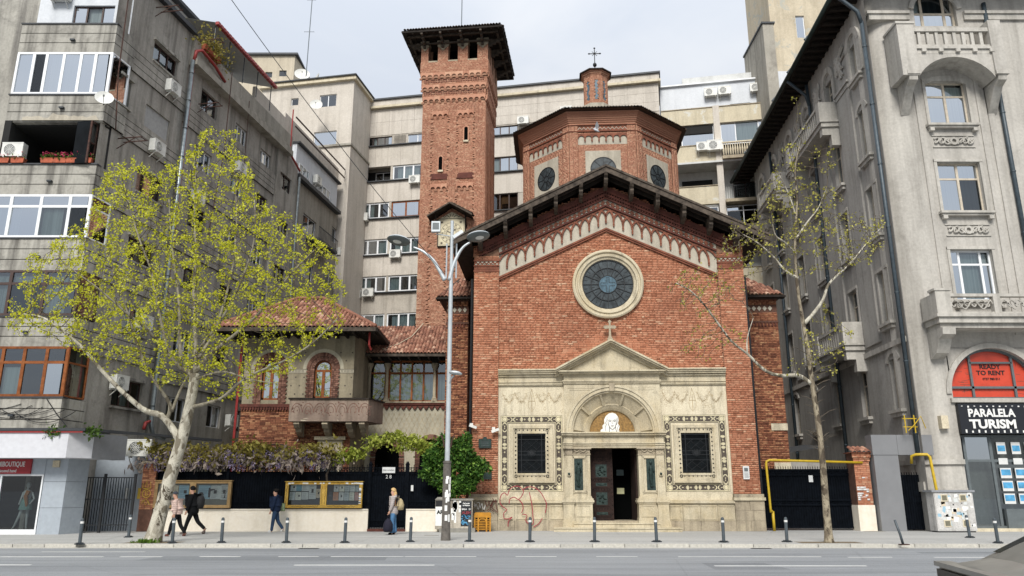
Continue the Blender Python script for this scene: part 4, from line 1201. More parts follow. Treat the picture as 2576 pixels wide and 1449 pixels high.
# right-hand side wall, its own frame
B = Bricks(); B.fill(0, TD, 8, 26.2, 0, .03); B.fill(0, TD+.1, 28.2, 29.2, -.17, .04); B.fill(0,TD,26.5,28.1,-.1,.03)
o = B.build(tw_wall, M['brick_tower']); o.location = (TW, 0, 0); o.rotation_euler = (0,0,PI/2)
mb = MB()
for z in np.arange(10, 25, .09):
 for y in (.55, 1.9, 3.2): mb.box(TW-.01, TW+.06, y, y+.45, z, z+.05)
mb.build('side_dentils', M['brick_tower'], tw_wall)
# arcaded corbel tables
def corbel(u0, u1, z, y, n, par, r=.13, side=False):
 w = (u1-u0)/n; mb = MB(); rr = w/2-.045
 for q in range(n):
  x = u0+(q+.5)*w
  P = [(x-w/2, z+.34), (x-w/2, z)] + [(x-rr, z)] + [(x+rr*math.cos(PI-PI*t/6), z+.02+rr*math.sin(PI*t/6)) for t in range(7)] + [(x+w/2, z), (x+w/2, z+.34)]
  mb.prism(P, y-.12, y)
  for k in range(2): mb.box(x-w/2-.09, x-w/2+.09, y-.10+.03*k, y, z-.07*(k+1)+.01, z-.07*k-.01)
 return mb.build('corbel_table', M['brick_tower'], par)
corbel(-TW, TW, 26.38, .0, 11, tower); corbel(-TW-.06, TW+.06, 27.24, -.05, 11, tower); corbel(-TW-.14, TW+.14, 28.08, -.12, 11, tower)
for z, y in ((26.38, 0), (27.24, -.05), (28.08, -.12)):
 o = corbel(0, TD, z, y, 10, tower); o.location = (TW, 0, 0); o.rotation_euler = (0,0,PI/2)
mb = MB()
for z, y in ((26.88,-.03),(27.02,-.03),(27.72,-.1),(27.86,-.1)):
 for k in range(36): x = -TW+.12+k*(2*TW-.24)/35; mb.box(x-.03, x+.03, y-.055, y, z, z+.07)
mb.build('dentils', M['terracotta_dark'], tower)
for (a, b) in ((-1.42,-.34),(.26,1.34)):
 for z in (25.3, 20.22): corbel(a, b, z, .02, 3, tower)
 mb = MB(); mb.box(a, b, -.10, .03, 20.88, 20.96); mb.box(a,b,-.02,.03,20.96,21.3); mb.build('ledge', M['terracotta_dark'], tower)
for (x, z) in ((.84, 23.4), (-.79, 21.4)):
 mb = MB(); mb.box(x-.12, x+.12, -.04, .0, z+.12, z+.95); mb.ringarc(x, z+.95, 0, .12, -.04, .0, 0, PI, 8); mb.build('slit_opening', M['black'], tower)
 mb = MB(); mb.ringarc(x, z+.95, .12, .2, -.07, .0, 0, PI, 8); mb.box(x-.2,x-.12,-.07,0,z+.12,z+.95); mb.box(x+.12,x+.2,-.07,0,z+.12,z+.95); mb.build('slit_surround', M['brick_tower'], tower)
 MB().box(x-.17, x+.17, -.10, .0, z, z+.12).build('sill', M['stone_pale'], tower)
# belfry storey
bz0, bz1 = 29.2, 31.0; TB = TW+.17
mb = MB()
for (a, b) in ((-TB,-1.75),(-1.12,-.42),(.23,.90),(1.54,TB)):
 mb.box(a, b, -.18, .4, bz0, bz1)
for (a, b) in ((-.18,.5),(1.1,1.75),(2.4,3.05),(3.7,TD+.2)):
 mb.box(TB-.5, TB, a, b, bz0, bz1); mb.box(-TB, -TB+.5, a, b, bz0, bz1)
mb.build('belfry_core', M['mortar'], tower)
B = Bricks()
for (a, b) in ((-TB,-1.75),(-1.12,-.42),(.23,.90),(1.54,TB)): B.fill(a, b, bz0, bz1, -.18, .03)
B.build(tw_wall, M['brick_tower'])
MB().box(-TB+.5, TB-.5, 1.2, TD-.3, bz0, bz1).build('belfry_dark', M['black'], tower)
for (a, b) in ((-1.75,-1.12),(-.42,.23),(.90,1.54)): MB().box(a, b, -.22, .4, bz0, bz0+.10).build('sill', M['stone_dirty'], tower)
for (a, b) in ((-TB,-1.75),(-1.12,-.42),(.23,.90),(1.54,TB)):
 mb = MB(); m = (a+b)/2; h = (b-a)/2
 mb.prism([(a-.02,30.35),(m,30.02),(b+.02,30.35),(b+.02,30.7),(a-.02,30.7)], -.27, -.18)
 mb.box(a-.04,b+.04,-.30,.4,30.62,30.75)
 mb.build('impost', M['stone_dirty'], tower)
# roof with deep eaves
EZ = 30.95; OV = 1.25
rt = MB(); a, b, c, d = -TW-OV, TW+OV, -OV-.1, TD+OV
ap = (0, TD/2, EZ+1.6)
rt.add([(a,c,EZ),(b,c,EZ),(b,d,EZ),(a,d,EZ),ap,(a,c,EZ-.14),(b,c,EZ-.14),(b,d,EZ-.14),(a,d,EZ-.14)], [(0,1,4),(1,2,4),(2,3,4),(3,0,4),(5,6,1,0),(6,7,2,1),(7,8,3,2),(8,5,0,3),(8,7,6,5)])
t_roof = rt.build('roof', M['wood_dark'], tower)
tiled_plane(t_roof, (a-.05,c-.06,EZ+.0),(b+.05,c-.06,EZ),(a,TD/2,EZ+1.6), TILE_D, 60, trim=tri_trim(.5,.5))
tiled_plane(t_roof, (b+.06,c-.05,EZ),(b+.06,d,EZ),(0,c,EZ+1.6), TILE_D, 40, trim=tri_trim(.5,.5))
tiled_plane(t_roof, (a-.06,d,EZ),(a-.06,c,EZ),(0,d,EZ+1.6), TILE_D, 20, trim=tri_trim(.5,.5))
for k in range(4):
 x = (-2.0, -.77, .565, 1.9)[k]
 mb = MB()
 for q in range(4): mb.box(x-.07, x+.07, -.3-.27*q-.2, .3, EZ-.16-.14*(3-q)-.13, EZ-.16-.14*(3-q)) if q else mb.box(x-.08,x+.08,-.42,.3,EZ-.75,EZ-.58)
 mb.build('bracket', M['wood_grey'], t_roof)
 mb = MB(); y = -.0+k*1.35
 for q in range(4): mb.box(TB-.3, TB+.25+.24*q, y-.07, y+.07, EZ-.16-.14*(3-q)-.13, EZ-.16-.14*(3-q))
 mb.build('bracket', M['wood_grey'], t_roof)
 mb = MB()
 for q in range(4): mb.box(-TB-.25-.24*q, -TB+.3, y-.07, y+.07, EZ-.16-.14*(3-q)-.13, EZ-.16-.14*(3-q))
 mb.build('bracket', M['wood_grey'], t_roof)
mb = MB(); mb.box(-TB-.75,TB+.75,-.95,-.82,EZ-.26,EZ-.15); mb.box(TB+.62,TB+.75,-.9,TD+1,EZ-.26,EZ-.15); mb.box(-TB-.75,-TB-.62,-.9,TD+1,EZ-.26,EZ-.15); mb.box(-TB-.3,TB+.3,-.42,-.3,EZ-.5,EZ-.4); mb.build('purlin', M['wood_grey'], t_roof)
for k in range(14):
 x = a+.25+k*(b-a-.5)/13
 MB().box(x-.04, x+.04, c+.05, .0, EZ-.2, EZ-.13).build('rafter', M['wood_dark'], t_roof)
 y = c+.25+k*(d-c-.5)/13
 MB().box(TB, b-.05, y-.04, y+.04, EZ-.2, EZ-.13).build('rafter', M['wood_dark'], t_roof)
# corner stones low on the left edge
for z in (16.4, 15.35, 14.35, 13.45, 12.75, 12.4, 11.9, 11.5):
 w = rnd.choice((.32,.45)); MB().box(-TW-.01, -TW+w, -.035, .1, z, z+.24).build('quoin_stone', M['stone_pale'], tower)
# clock under its little gable
clk = MB().box(-.86,.92,-.10,.02,16.35,18.2).build('clock', M['wood_dark'], tower)
M['clock_face'] = render_wall('clock_face', '#c9c0a4', '#8d8570', '#d8cfb4', 0.3)
MB().box(-.80,.86,-.115,-.09,16.41,18.15).build('dial', M['clock_face'], clk)
mb = MB(); cc = (.03, 17.22); y = -.119
for r0, w in ((.68,.02),(.46,.02),(.30,.03)): mb.ribbon([(cc[0]+r0*math.cos(t), cc[1]+r0*math.sin(t)) for t in np.linspace(0,2*PI,40)[:-1]], w, y, True)
for k in range(12):
 a = 2*PI*k/12; n = (1,2,3,2,1,2,3,3,2,1,2,3)[k]
 for j in range(n):
  aa = a+(j-(n-1)/2)*.09; mb.ribbon([(cc[0]+.51*math.cos(aa), cc[1]+.51*math.sin(aa)),(cc[0]+.64*math.cos(aa), cc[1]+.64*math.sin(aa))], .03, y)
for k in range(24):
 a = 2*PI*k/24; mb.ribbon([(cc[0]+.35*math.cos(a), cc[1]+.35*math.sin(a)),(cc[0]+.42*math.cos(a), cc[1]+.42*math.sin(a))], .03, y)
for t in np.linspace(-.72,.78,26):
 for z in (16.47, 18.09): mb.add([(t-.02,y,z-.02),(t+.02,y,z-.02),(t,y,z+.03)],[(0,1,2)])
for t in np.linspace(16.5,18.05,26):
 for x in (-.75,.81): mb.add([(x-.02,y,t-.02),(x+.02,y,t-.02),(x,y,t+.03)],[(0,1,2)])
for (px, pz) in ((-.58,17.95),(.62,17.92),(-.58,16.58),(.62,16.6)):
 for k in range(8): a = 2*PI*k/8; mb.ribbon([(px,pz),(px+.11*math.cos(a),pz+.11*math.sin(a))],[.05,.004],y)
mb.build('numerals', M['sgraffito_dark'], clk)
mb = MB(); mb.bar((cc[0],-.13,cc[1]),(cc[0]-.25,-.13,cc[1]+.12),.035,.02,up=(0,1,0)); mb.bar((cc[0],-.135,cc[1]),(cc[0]+.3,-.135,cc[1]+.28),.03,.02,up=(0,1,0)); mb.build('hands', M['iron'], clk)
mb = MB()
mb.prism([(-.72,18.2),(.78,18.2),(.03,18.62)], -.11, 0); mb.build('clock_tympanum', M['clock_face'], clk)
mb = MB()
for s in (-1,1):
 P = [(s*.12+.03,18.26),(s*.3+.03,18.40),(s*.45+.03,18.28),(s*.55+.03,18.33)]; mb.ribbon(P,.05,-.115); mb.ribbon([(s*.05+.03,18.3),(s*.12+.03,18.5)],.04,-.115)
mb.build('tympanum_ornament', M['sgraffito_dark'], clk)
hood = MB()
for s in (-1, 1):
 P = [(.03,18.98),(.03+s*1.38,18.15),(.03+s*1.38,18.06),(.03,18.89)]
 hood.prism(P if s < 0 else P[::-1], -.85, .02)
hd = hood.build('clock_hood', M['wood_dark'], tower)
mb = MB()
for s in (-1, 1):
 P = [(.03,19.02),(.03+s*1.42,18.18),(.03+s*1.42,18.08),(.03,18.92)]; mb.prism(P if s < 0 else P[::-1], -.9, -.84)
mb.build('fascia_board', M['wood_grey'], hd)
for s in (-1, 1):
 mb = MB(); x = .03+s*.93; mb.box(x-.06,x+.06,-.75,0,18.3,18.4); mb.tube([(x,-.02,17.6),(x,-.2,17.75),(x,-.45,18.0),(x,-.6,18.3)],.05,5); mb.build('bracket', M['wood_dark'], hd)
for s in (-1,1): tiled_plane(hd, (.03+s*1.42,(-.92 if s>0 else .02),18.18),(.03+s*1.42,(.02 if s>0 else -.92),18.18),(.03,(-.92 if s>0 else .02),19.02), TILE_D, 20)
# lightning rod
mb = MB(); mb.tube([(0,TD/2,EZ+1.5),(0,TD/2,EZ+8.5)], .035, 5); mb.build('lightning_rod', M['pipe_blue'], tower)

# ================================================================ parish house
house = thing('parish_house', 'two storey house with clay tiled hip roof, arched windows and painted balcony', 'house', (0,37,0), 0)
M['house_plaster'] = render_wall('house_plaster', '#807866', '#4d483f', '#968c76', 0.6)  # tone lowered to carry the shade the house stands in
M['house_plaster_pale'] = render_wall('house_plaster_pale', '#a09a88', '#6d675c', '#b5ae9a', 0.4)
M['balcony_paint'] = render_wall('balcony_paint', '#87766a', '#4f423a', '#9c8b7c', 0.7, '#c8bda8', patch_amt=0.60)
M['balcony_line'] = plain('balcony_line', '#6d4f44', 0.9, var=0.3)
# local frame: x world, y from Y=37
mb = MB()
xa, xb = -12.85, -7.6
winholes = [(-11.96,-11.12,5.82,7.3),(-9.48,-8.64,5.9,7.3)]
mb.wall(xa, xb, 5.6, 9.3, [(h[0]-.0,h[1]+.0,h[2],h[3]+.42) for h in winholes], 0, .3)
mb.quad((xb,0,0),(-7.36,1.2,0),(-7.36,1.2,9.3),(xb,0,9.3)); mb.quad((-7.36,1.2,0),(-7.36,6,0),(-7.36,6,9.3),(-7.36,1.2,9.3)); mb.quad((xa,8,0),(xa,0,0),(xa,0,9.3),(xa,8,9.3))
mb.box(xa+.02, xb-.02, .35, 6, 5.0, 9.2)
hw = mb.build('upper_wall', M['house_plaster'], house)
mb = MB(); mb.box(xa, xb, .03, 5, 0, 5.55); lw = mb.build('lower_wall', M['mortar_dark'], house)
B = Bricks(); B.fill(xa, xb, 0, 5.5, .03, .03, keep=lambda u,z: not (-9.1 < u < -7.95 and z < 4.1)); B.build(lw, M['brick_dark'], 150, key=lambda t: abs(t[4]-4.5)+abs(t[0]+11.5)*.3)
mb = MB(); mb.box(xa-.05, xb+.05, -.10, .05, 5.48, 5.62)
for k in range(40):
 x = xa+.06+k*.131; mb.prism([(x-.05,5.38),(x,5.30),(x+.05,5.38),(x+.05,5.48),(x-.05,5.48)], -.08, .03)
mb.build('string_course', M['terracotta_dark'], house)
# painted frieze band, dots
for (x0, x1) in ((xa,-12.36),(-10.86,-9.86),(-8.36,xb)): MB().box(x0, x1, -.006, .0, 7.1, 7.29).build('painted_band', M['house_plaster_pale'], house)
mb = MB()
for (x0, x1) in ((xa,-12.36),(-10.86,-9.86),(-8.36,xb)):
 k = x0+.06
 while k < x1-.05:
  for (dx, dz) in ((-.03,.03),(.03,.03),(-.03,-.03),(.03,-.03)): mb.add([(k+dx-.018,-.01,7.195+dz-.018),(k+dx+.018,-.01,7.195+dz-.018),(k+dx+.018,-.01,7.195+dz+.018),(k+dx-.018,-.01,7.195+dz+.018)],[(0,1,2,3)])
  k += .15
 for z in (7.11,7.28): mb.box(x0,x1,-.009,.0,z-.008,z+.008)
 n = max(1, int((x1-x0)/.4))
 for i in range(n+1):
  for j, z in enumerate((6.1,6.5,6.9,7.7,8.1)):
   x = x0+.1+(x1-x0-.2)*(i+(.5 if j%2 else 0))/max(n,1)
   if x < x1-.05: mb.add([(x+.04*math.cos(PI*q/4),-.004,z+.04*math.sin(PI*q/4)) for q in range(8)],[tuple(range(8))])
mb.build('painted_dots', M['sgraffito_dark'], house)
for (x0, x1, z0, zs) in winholes:
 m = (x0+x1)/2; r = (x1-x0)/2
 mb = MB(); rr = r+.36
 # brick surround: toothed jambs and ring of voussoirs
 sur = MB()
 for i in range(int((zs-z0+.25)/.095)):
  z = z0-.2+i*.095; t = .06*(i % 2)
  for s in (-1, 1):
   for (p, q, y) in ((.0,.10,-.05),(.11,.2,-.03),(.21,.32+t,-.06)):
    a, b = sorted((m+s*(r+p), m+s*(r+q))); sur.box(a, b, y, .2, z, z+.082)
 for i in range(30):
  t0, t1 = PI*i/30+.008, PI*(i+1)/30-.008
  for (p, q, y) in ((.0,.10,-.05),(.11,.2,-.03),(.21,.38,-.06)): sur.ringarc(m, zs, r+p, r+q, y, .2, t0, t1, 1)
 ws = sur.build('window_surround', M['brick_maroon'], house)
 mb = MB(); mb.ringarc(m, zs, r+.38, r+.56, -.008, 0, 0, PI, 24); mb.build('painted_arch', M['house_plaster_pale'], ws)
 fm = MB(); y = .12
 fm.box(x0,x0+.08,y,y+.07,z0,zs); fm.box(x1-.08,x1,y,y+.07,z0,zs); fm.box(x0,x1,y,y+.07,z0,z0+.1); fm.box(x0,x1,y-.01,y+.07,zs-.12,zs-.02); fm.box(m-.07,m+.07,y-.01,y+.07,z0+.1,zs-.12)
 fm.ringarc(m, zs, r-.08, r, y, y+.07, 0, PI, 16)
 win = fm.build('window', M['wood_window'], house)
 pn = MB(); pn.quad((x0+.08,y+.03,z0+.1),(m-.07,y+.03,z0+.1),(m-.07,y+.03,zs-.12),(x0+.08,y+.03,zs-.12)); pn.build('pane', M['pane_sky'], win)
 pn = MB(); pn.quad((m+.07,y+.03,z0+.1),(x1-.08,y+.03,z0+.1),(x1-.08,y+.03,zs-.12),(m+.07,y+.03,zs-.12)); pn.build('pane', M['pane_sky'], win)
 P = [(m+(r-.06)*math.cos(PI*q/12), y+.03, zs-.02+(r-.06)*math.sin(PI*q/12)) for q in range(13)]; pn = MB(); pn.add(P, [tuple(range(13))]); pn.build('pane', M['pane_sky'], win)
 MB().box(x0+.12,x1-.1,.22,.24,z0,zs+.3).build('curtain', M['curtain_pale'], win)
 # corner fillers of the square hole above the arch
 mb = MB()
 for s in (-1,1):
  P = [(m+s*(r+.01), zs), (m+s*(r+.01), zs+.43)] + [(m+s*r*math.cos(q), zs+r*math.sin(q)) for q in np.linspace(PI/2, 0, 8)]
  mb.prism(P if s > 0 else P[::-1], .0, .3)
 mb.build('arch_filler', M['mortar_dark'], ws)
# hip roof
ea = (-14.0, -6.42, -1.3, 7.0); ez = 9.08
mb = MB()
mb.add([(ea[0],ea[2],ez),(ea[1],ea[2],ez),(ea[1],ea[3],ez),(ea[0],ea[3],ez),(-11.3,2.6,11.35),(-9.9,2.6,11.35),(ea[0],ea[2],ez-.16),(ea[1],ea[2],ez-.16),(ea[1],ea[3],ez-.16),(ea[0],ea[3],ez-.16)],
       [(0,1,5,4),(1,2,5),(2,3,4,5),(3,0,4),(6,7,1,0),(7,8,2,1),(8,9,3,2),(9,6,0,3),(9,8,7,6)])
hr = mb.build('roof', M['wood_dark'], house)
tiled_plane(hr, (ea[0],ea[2]-.04,ez),(ea[1],ea[2]-.04,ez),(ea[0],2.6,11.35), TILE, 200, pitch=.2, row=.3, trim=lambda x,y: .36*y < x < 1-.46*y)
tiled_plane(hr, (ea[1]+.02,ea[2],ez),(ea[1]+.02,ea[3],ez),(-9.9,ea[2],11.35), TILE, 20, trim=tri_trim(.45,.5))
mb = MB(); mb.tube([(ea[0],ea[2],ez+.06),(-11.3,2.6,11.45),(-9.9,2.6,11.45),(ea[1],ea[2],ez+.06)], .11, 6); mb.build('ridge_tiles', M['tile'], hr, smooth=True)
MB().box(ea[0]-.03,ea[1]+.03,ea[2]-.1,ea[2]-.0,ez-.2,ez-.02).build('gutter', M['wood_grey'], hr)
MB().box(ea[1],ea[1]+.1,ea[2],ea[3],ez-.2,ez-.02).build('gutter', M['wood_dark'], hr)
for k in range(16):
 x = ea[0]+.3+k*.48; MB().box(x-.05,x+.05,ea[2]+.05,.0,ez-.30,ez-.17).build('rafter', M['wood_dark'], hr)
mb = MB(); mb.tube([(-6.75,-.9,9.0),(-6.75,-.9,8.3),(-6.68,-.75,8.1)], .05, 6); mb.build('downpipe', M['red_paint'], house)
mb = MB(); mb.tube([(-13.03,-.1,8.8),(-13.03,-.1,.2)], .06, 6); mb.build('downpipe', M['red_paint'], house)
# loggia wing, 2.5 m further back
wy = 2.5; wl, wr = -7.36, -3.1
mb = MB(); mb.box(wl, wr, wy+.03, wy+.3, 0, 5.9); wgl = mb.build('loggia_wall', M['house_plaster_pale'], house)
mb = MB()      # drawn lozenges
zt, zb = 5.45, 4.3
for k in range(-2, 26):
 for s in (-1, 1):
  x = wl+.1+k*.26; P = [(x, zb), (x+s*.55, zt)]
  P = [(p, q) for p, q in P]
  if min(P[0][0],P[1][0]) > wl+.02 and max(P[0][0],P[1][0]) < wr-.02: mb.ribbon(P, .012, wy+.025)
for j in range(5):
 for k in range(17):
  x = wl+.36+k*.26+(.13 if j % 2 else 0); z = 4.42+j*.24
  mb.ribbon([(x-.035,z),(x,z+.06),(x+.035,z),(x,z-.06)], .010, wy+.024, True)
mb.build('drawn_lozenges', M['sgraffito_tan'], wgl)
mb = MB(); mb.box(wl, wr, wy-.12, wy+.1, 5.86, 5.95)
for k in range(15):
 x = wl+.15+k*.286; mb.prism([(x-.143,5.8),(x-.09,5.74),(x-.09,5.68),(x-.04,5.68),(x-.04,5.62),(x+.04,5.62),(x+.04,5.68),(x+.09,5.68),(x+.09,5.74),(x+.143,5.8),(x+.143,5.86),(x-.143,5.86)], wy-.06, wy+.03)
mb.build('stepped_trim', M['terracotta_dark'], wgl)
MB().box(wl,wr,wy-.16,wy+.2,5.95,6.02).build('sill', M['stone_dirty'], wgl)
lg = MB(); y = wy+.12
xs = [-7.3,-6.48,-6.29,-5.72,-5.13,-4.53,-4.0,-3.85,-3.12]
for x in xs: lg.box(x-.045, x+.045, y, y+.08, 6.02, 8.1)
lg.box(wl,wr,y-.01,y+.08,7.44,7.54); lg.box(wl,wr,y,y+.08,6.02,6.1); lg.box(wl,wr,y,y+.08,8.05,8.15)
lw_ = lg.build('loggia_window', M['wood_window'], house)
for a, b in zip(xs[:-1], xs[1:]):
 if b-a < .3: continue
 for (z0, z1) in ((6.1,7.44),(7.54,8.05)):
  MB().quad((a+.045,y+.04,z0),(b-.045,y+.04,z0),(b-.045,y+.04,z1),(a+.045,y+.04,z1)).build('pane', M['pane'], lw_)
MB().box(-6.25,wr,y+.25,y+.27,6.0,7.5).build('curtain', M['curtain'], lw_)
MB().box(wl,wr,y+.6,y+.62,6.0,8.2).build('dark_room', M['interior'], lw_)
for x in (-7.28,-6.39,-3.95):
 mb = MB(); z = 6.02
 mb.lathe([(.17,0),(.17,.07),(.13,.1),(.13,.16),(.10,.19),(.085,.25),(.075,1.55),(.10,1.58),(.10,1.63),(.16,1.8),(.19,1.86),(.19,1.95)], 12, (x, wy-.02, z)); mb.build('column', M['stone_dirty'], house, smooth=False)
mb = MB()
for (a, b) in ((-7.28,-6.39),(-6.39,-3.95),(-3.95,-3.0)):
 P = [(a,8.5),(a,7.95),(a+.14,7.95),(a+.17,8.08),(a+.28,8.13),(b-.28,8.13),(b-.17,8.08),(b-.14,7.95),(b,7.95),(b,8.5)]
 if b-a > .5: mb.prism(P[::1], wy-.1, wy+.06)
mb.build('loggia_beam', M['wood_dark'], house)
mb = MB(); e0, e1 = (wy-.95, 8.32), (wy+2.5, 10.45)
mb.add([(-7.4,e0[0],e0[1]),(-2.9,e0[0],e0[1]),(-2.9,e1[0],e1[1]),(-7.4,e1[0],e1[1]),(-7.4,e0[0],e0[1]-.14),(-2.9,e0[0],e0[1]-.14),(-2.9,e1[0],e1[1]-.14),(-7.4,e1[0],e1[1]-.14)], [(0,1,2,3),(4,5,1,0),(7,6,5,4),(5,6,2,1),(3,7,4,0)])
wrf = mb.build('wing_roof', M['wood_dark'], house)
tiled_plane(wrf, (-7.6,e0[0]-.04,e0[1]),(-2.95,e0[0]-.04,e0[1]),(-7.6,e1[0],e1[1]), TILE, 250, pitch=.175, row=.28)
MB().box(-7.4,-2.9,e0[0]-.1,e0[0],e0[1]-.15,e0[1]-.02).build('gutter', M['wood_grey'], wrf)
for k in range(9): MB().box(-7.2+k*.5-.04,-7.2+k*.5+.04,e0[0]+.05,wy,e0[1]-.22,e0[1]-.13).build('rafter', M['wood_grey'], wrf)
mb = MB(); mb.box(-7.3,-3,wy+.75,wy+6,7.0,8.9); mb.build('wing_core', M['black'], house)
mb = MB(); mb.tube([(-4.9,e1[0]-.1,e1[1]+.15),(-5.3,wy+.8,9.55),(-5.9,wy-.1,8.95),(-6.6,wy-.6,8.62)], .02, 5); mb.build('cable', M['stone_pale'], house)
# arched doorways under the wing
for (m, r, zt_) in ((-6.22,.6,3.3),(-4.05,.55,3.6)):
 mb = MB(); mb.box(m-r,m+r,wy-.0,wy+.02,0,zt_); mb.ringarc(m, zt_, 0, r, wy-.0, wy+.02, 0, PI, 14); mb.build('archway', M['black'], house)
 mb = MB()
 for i in range(18): mb.ringarc(m, zt_, r, r+.24, wy-.06, wy+.03, PI*i/18+.01, PI*(i+1)/18-.01, 1)
 for i in range(int(zt_/.09)):
  for s in (-1,1): a, b = sorted((m+s*r, m+s*(r+.24))); mb.box(a,b,wy-.06,wy+.03,i*.09,i*.09+.078)
 mb.build('arch_ring', M['brick_maroon'], house)
# balcony wrapping the corner
bx0, bx1, by = -10.25, -6.62, -1.1
mb = MB()
P = [(bx0,.0),(bx0,by),(bx1,by),(-6.2,.55),(-6.25,1.4),(-7.3,1.5),(-7.5,.3)]
mb.prismz([(bx0,.0),(bx0,by),(bx1,by),(-6.2,.55),(-7.4,1.4),(-7.6,.0)], 4.72, 5.72)
bal = mb.build('balcony', M['balcony_paint'], house)
mb = MB(); mb.prismz([(bx0-.06,.0),(bx0-.06,by-.07),(bx1+.04,by-.07),(-6.12,.55),(-7.4,1.42),(-7.6,.02)], 5.72, 5.79); mb.build('balcony_coping', M['wood_dark'], bal)
mb = MB(); rr = random.Random(4)
for k in range(7):
 cx = bx0+.35+k*.52
 mb.ribbon([(cx+.25*math.cos(t), 5.12+.42*math.sin(t)) for t in np.linspace(0,PI,14)], .03, by-.004)
 mb.ribbon([(cx+.13*math.cos(t), 5.2+.2*math.sin(t)) for t in np.linspace(-.6,PI+.6,12)], .025, by-.004)
 for q in range(9):
  a = rr.uniform(0,6.28); x, z = cx+rr.uniform(-.25,.25), rr.uniform(5.0,5.6)
  mb.ribbon([(x,z),(x+.04*math.cos(a),z+.04*math.sin(a)),(x+.09*math.cos(a),z+.09*math.sin(a))], [.01,.05,.008], by-.0045)
mb.build('painted_vines', M['balcony_line'], bal)
for x in (-9.9,-8.6,-7.5,-6.9):
 mb = MB(); pr = [(by+.1,4.72),(by+.05,4.6),(by+.25,4.42),(by+.5,4.42),(by+.55,4.28),(by+.8,4.15),(.03,4.05),(.03,4.72)]
 n = len(pr); w = .13
 mb.add([(x-w,yy,z) for yy,z in pr]+[(x+w,yy,z) for yy,z in pr], [tuple(range(n))[::1], tuple(range(2*n-1,n-1,-1))]+[(j,i,i+n,j+n) for i in range(n) for j in [(i+1)%n]])
 mb.build('console', M['stone_dirty'], bal)
# ground floor window with stone surround
mb = MB(); mb.box(-9.1,-8.9,-.08,.1,2.0,3.7); mb.box(-8.15,-7.95,-.08,.1,2.0,3.7); mb.box(-9.15,-7.9,-.10,.1,3.45,3.72); mb.box(-9.25,-7.8,-.2,.1,3.95,4.1); mb.box(-9.1,-7.95,-.06,.1,3.72,3.95); gw = mb.build('stone_window', M['stone'], house)
MB().box(-8.9,-8.15,.0,.03,2.0,3.5).build('pane', M['leaded'], gw)

# ================================================================ fence in front of the house
FY = 33.65
M['cream_wall'] = render_wall('cream_wall', '#ddd4c4', '#b3a894', '#e6decf', 0.3)
def low_wall(x0, x1, label):
 mb = MB(); mb.box(x0, x1, FY-.02, FY+.35, 0, .86); mb.box(x0-.0, x1+.0, FY-.05, FY+.38, .86, .90)
 o = bpy.data.objects.new('low_wall', None); COL.objects.link(o); o.location = ((x0+x1)/2, FY, 0)
 w = mb.build('masonry', M['cream_wall'], None); w.parent = o; w.location = (-(x0+x1)/2, -FY, 0)
 return tag(o, label, 'wall')
low_wall(-15.5, -6.0, 'long cream plastered low wall under the dark fence left of the gate')
low_wall(-4.42, -2.95, 'short cream plastered low wall right of the gate')
bar_me = MB().box(-.012,.012,-.012,.012,0,1).mesh('bar', M['iron_navy'])
def spear(): 
 mb = MB(); mb.lathe([(.0,0),(.02,.03),(.0,.11)], 5); return mb.mesh('finial', M['iron_navy'])
SPEAR = spear()
def fence(x0, x1, z0, z1, label, name='iron_fence', cat='fence', gate=False, y=None):
 y = FY+.1 if y is None else y
 f = thing(name, label, cat, ((x0+x1)/2, y, 0))
 L = x1-x0; h = L/2
 MB().box(-h, h, .02, .03, z0+.05, z1-.2).build('sheet', M['iron_navy'], f)
 mb = MB()
 for z in (z0+.04, z0+.30, z1-.30, z1-.05): mb.box(-h, h, -.02, .02, z-.018, z+.018)
 for (za) in (z0+.17, z1-.175):
  k = -h+.1
  while k < h-.05: mb.ringarc(k, za, .055, .075, -.012, .012, 0, 2*PI, 10); k += .16
 mb.build('rail', M['iron_navy'], f)
 k = -h+.03; i = 0
 while k < h:
  b = obj('bar', bar_me, f, (k, 0, z0), (0,0,0), (1,1,z1-z0)); 
  obj('finial', SPEAR, f, (k, 0, z1)) if i % 2 == 0 else None
  k += .105; i += 1
 n = max(2, int(L/2.4)+1)
 for i in range(n):
  x = -h+L*i/(n-1); mb = MB(); mb.box(x-.05,x+.05,-.06,.02,0 if gate else z0,z1+.05); mb.lathe([(.05,0),(.07,.05),(.03,.12),(.0,.2)],8,(x,-.02,z1+.05)); mb.build('post', M['iron_navy'], f)
 return f
fence(-15.0, -6.02, .88, 2.62, 'long black iron fence on the cream wall carrying the two notice boards')
fence(-4.40, -2.95, .88, 2.62, 'short black iron fence section beside the gate, half hidden by the shrub')
gt = fence(-5.98, -4.46, .12, 2.62, 'black iron pedestrian gate numbered 28', 'iron_gate', 'gate', True, FY+.14)
MB().box(-6.0,-4.44,FY-.1,FY+.5,0,.10).build('step', M['terracotta_dark'], None).parent = None
bpy.data.objects['step'].name = bpy.data.objects['step'].name
_st = [o for o in bpy.data.objects if o.name.startswith('step') and o.parent is None][0]
_st.name = 'gate_step'; tag(_st, 'low red step below the iron pedestrian gate', 'step')
M['sign_white'] = plain('sign_white', '#c9cac8', 0.6, var=0.06)
sg = MB().box(-.27,.27,-.09,-.07,2.36,2.60).build('name_plate', M['sign_white'], gt)
text('lettering', 'Biserica Italiana', M['ink'], sg, (0,-.092,2.48), .075)
text('number', '2 8', M['sign_white'], gt, (0,-.03,2.2), .2)
ic = MB().box(-.05,.05,-.05,0,1.62,1.86).build('intercom', M['sign_white'], None); ic.location = (-4.2, FY+.06, 0); tag(ic, 'small pale intercom panel on the black fence right of the gate', 'intercom')
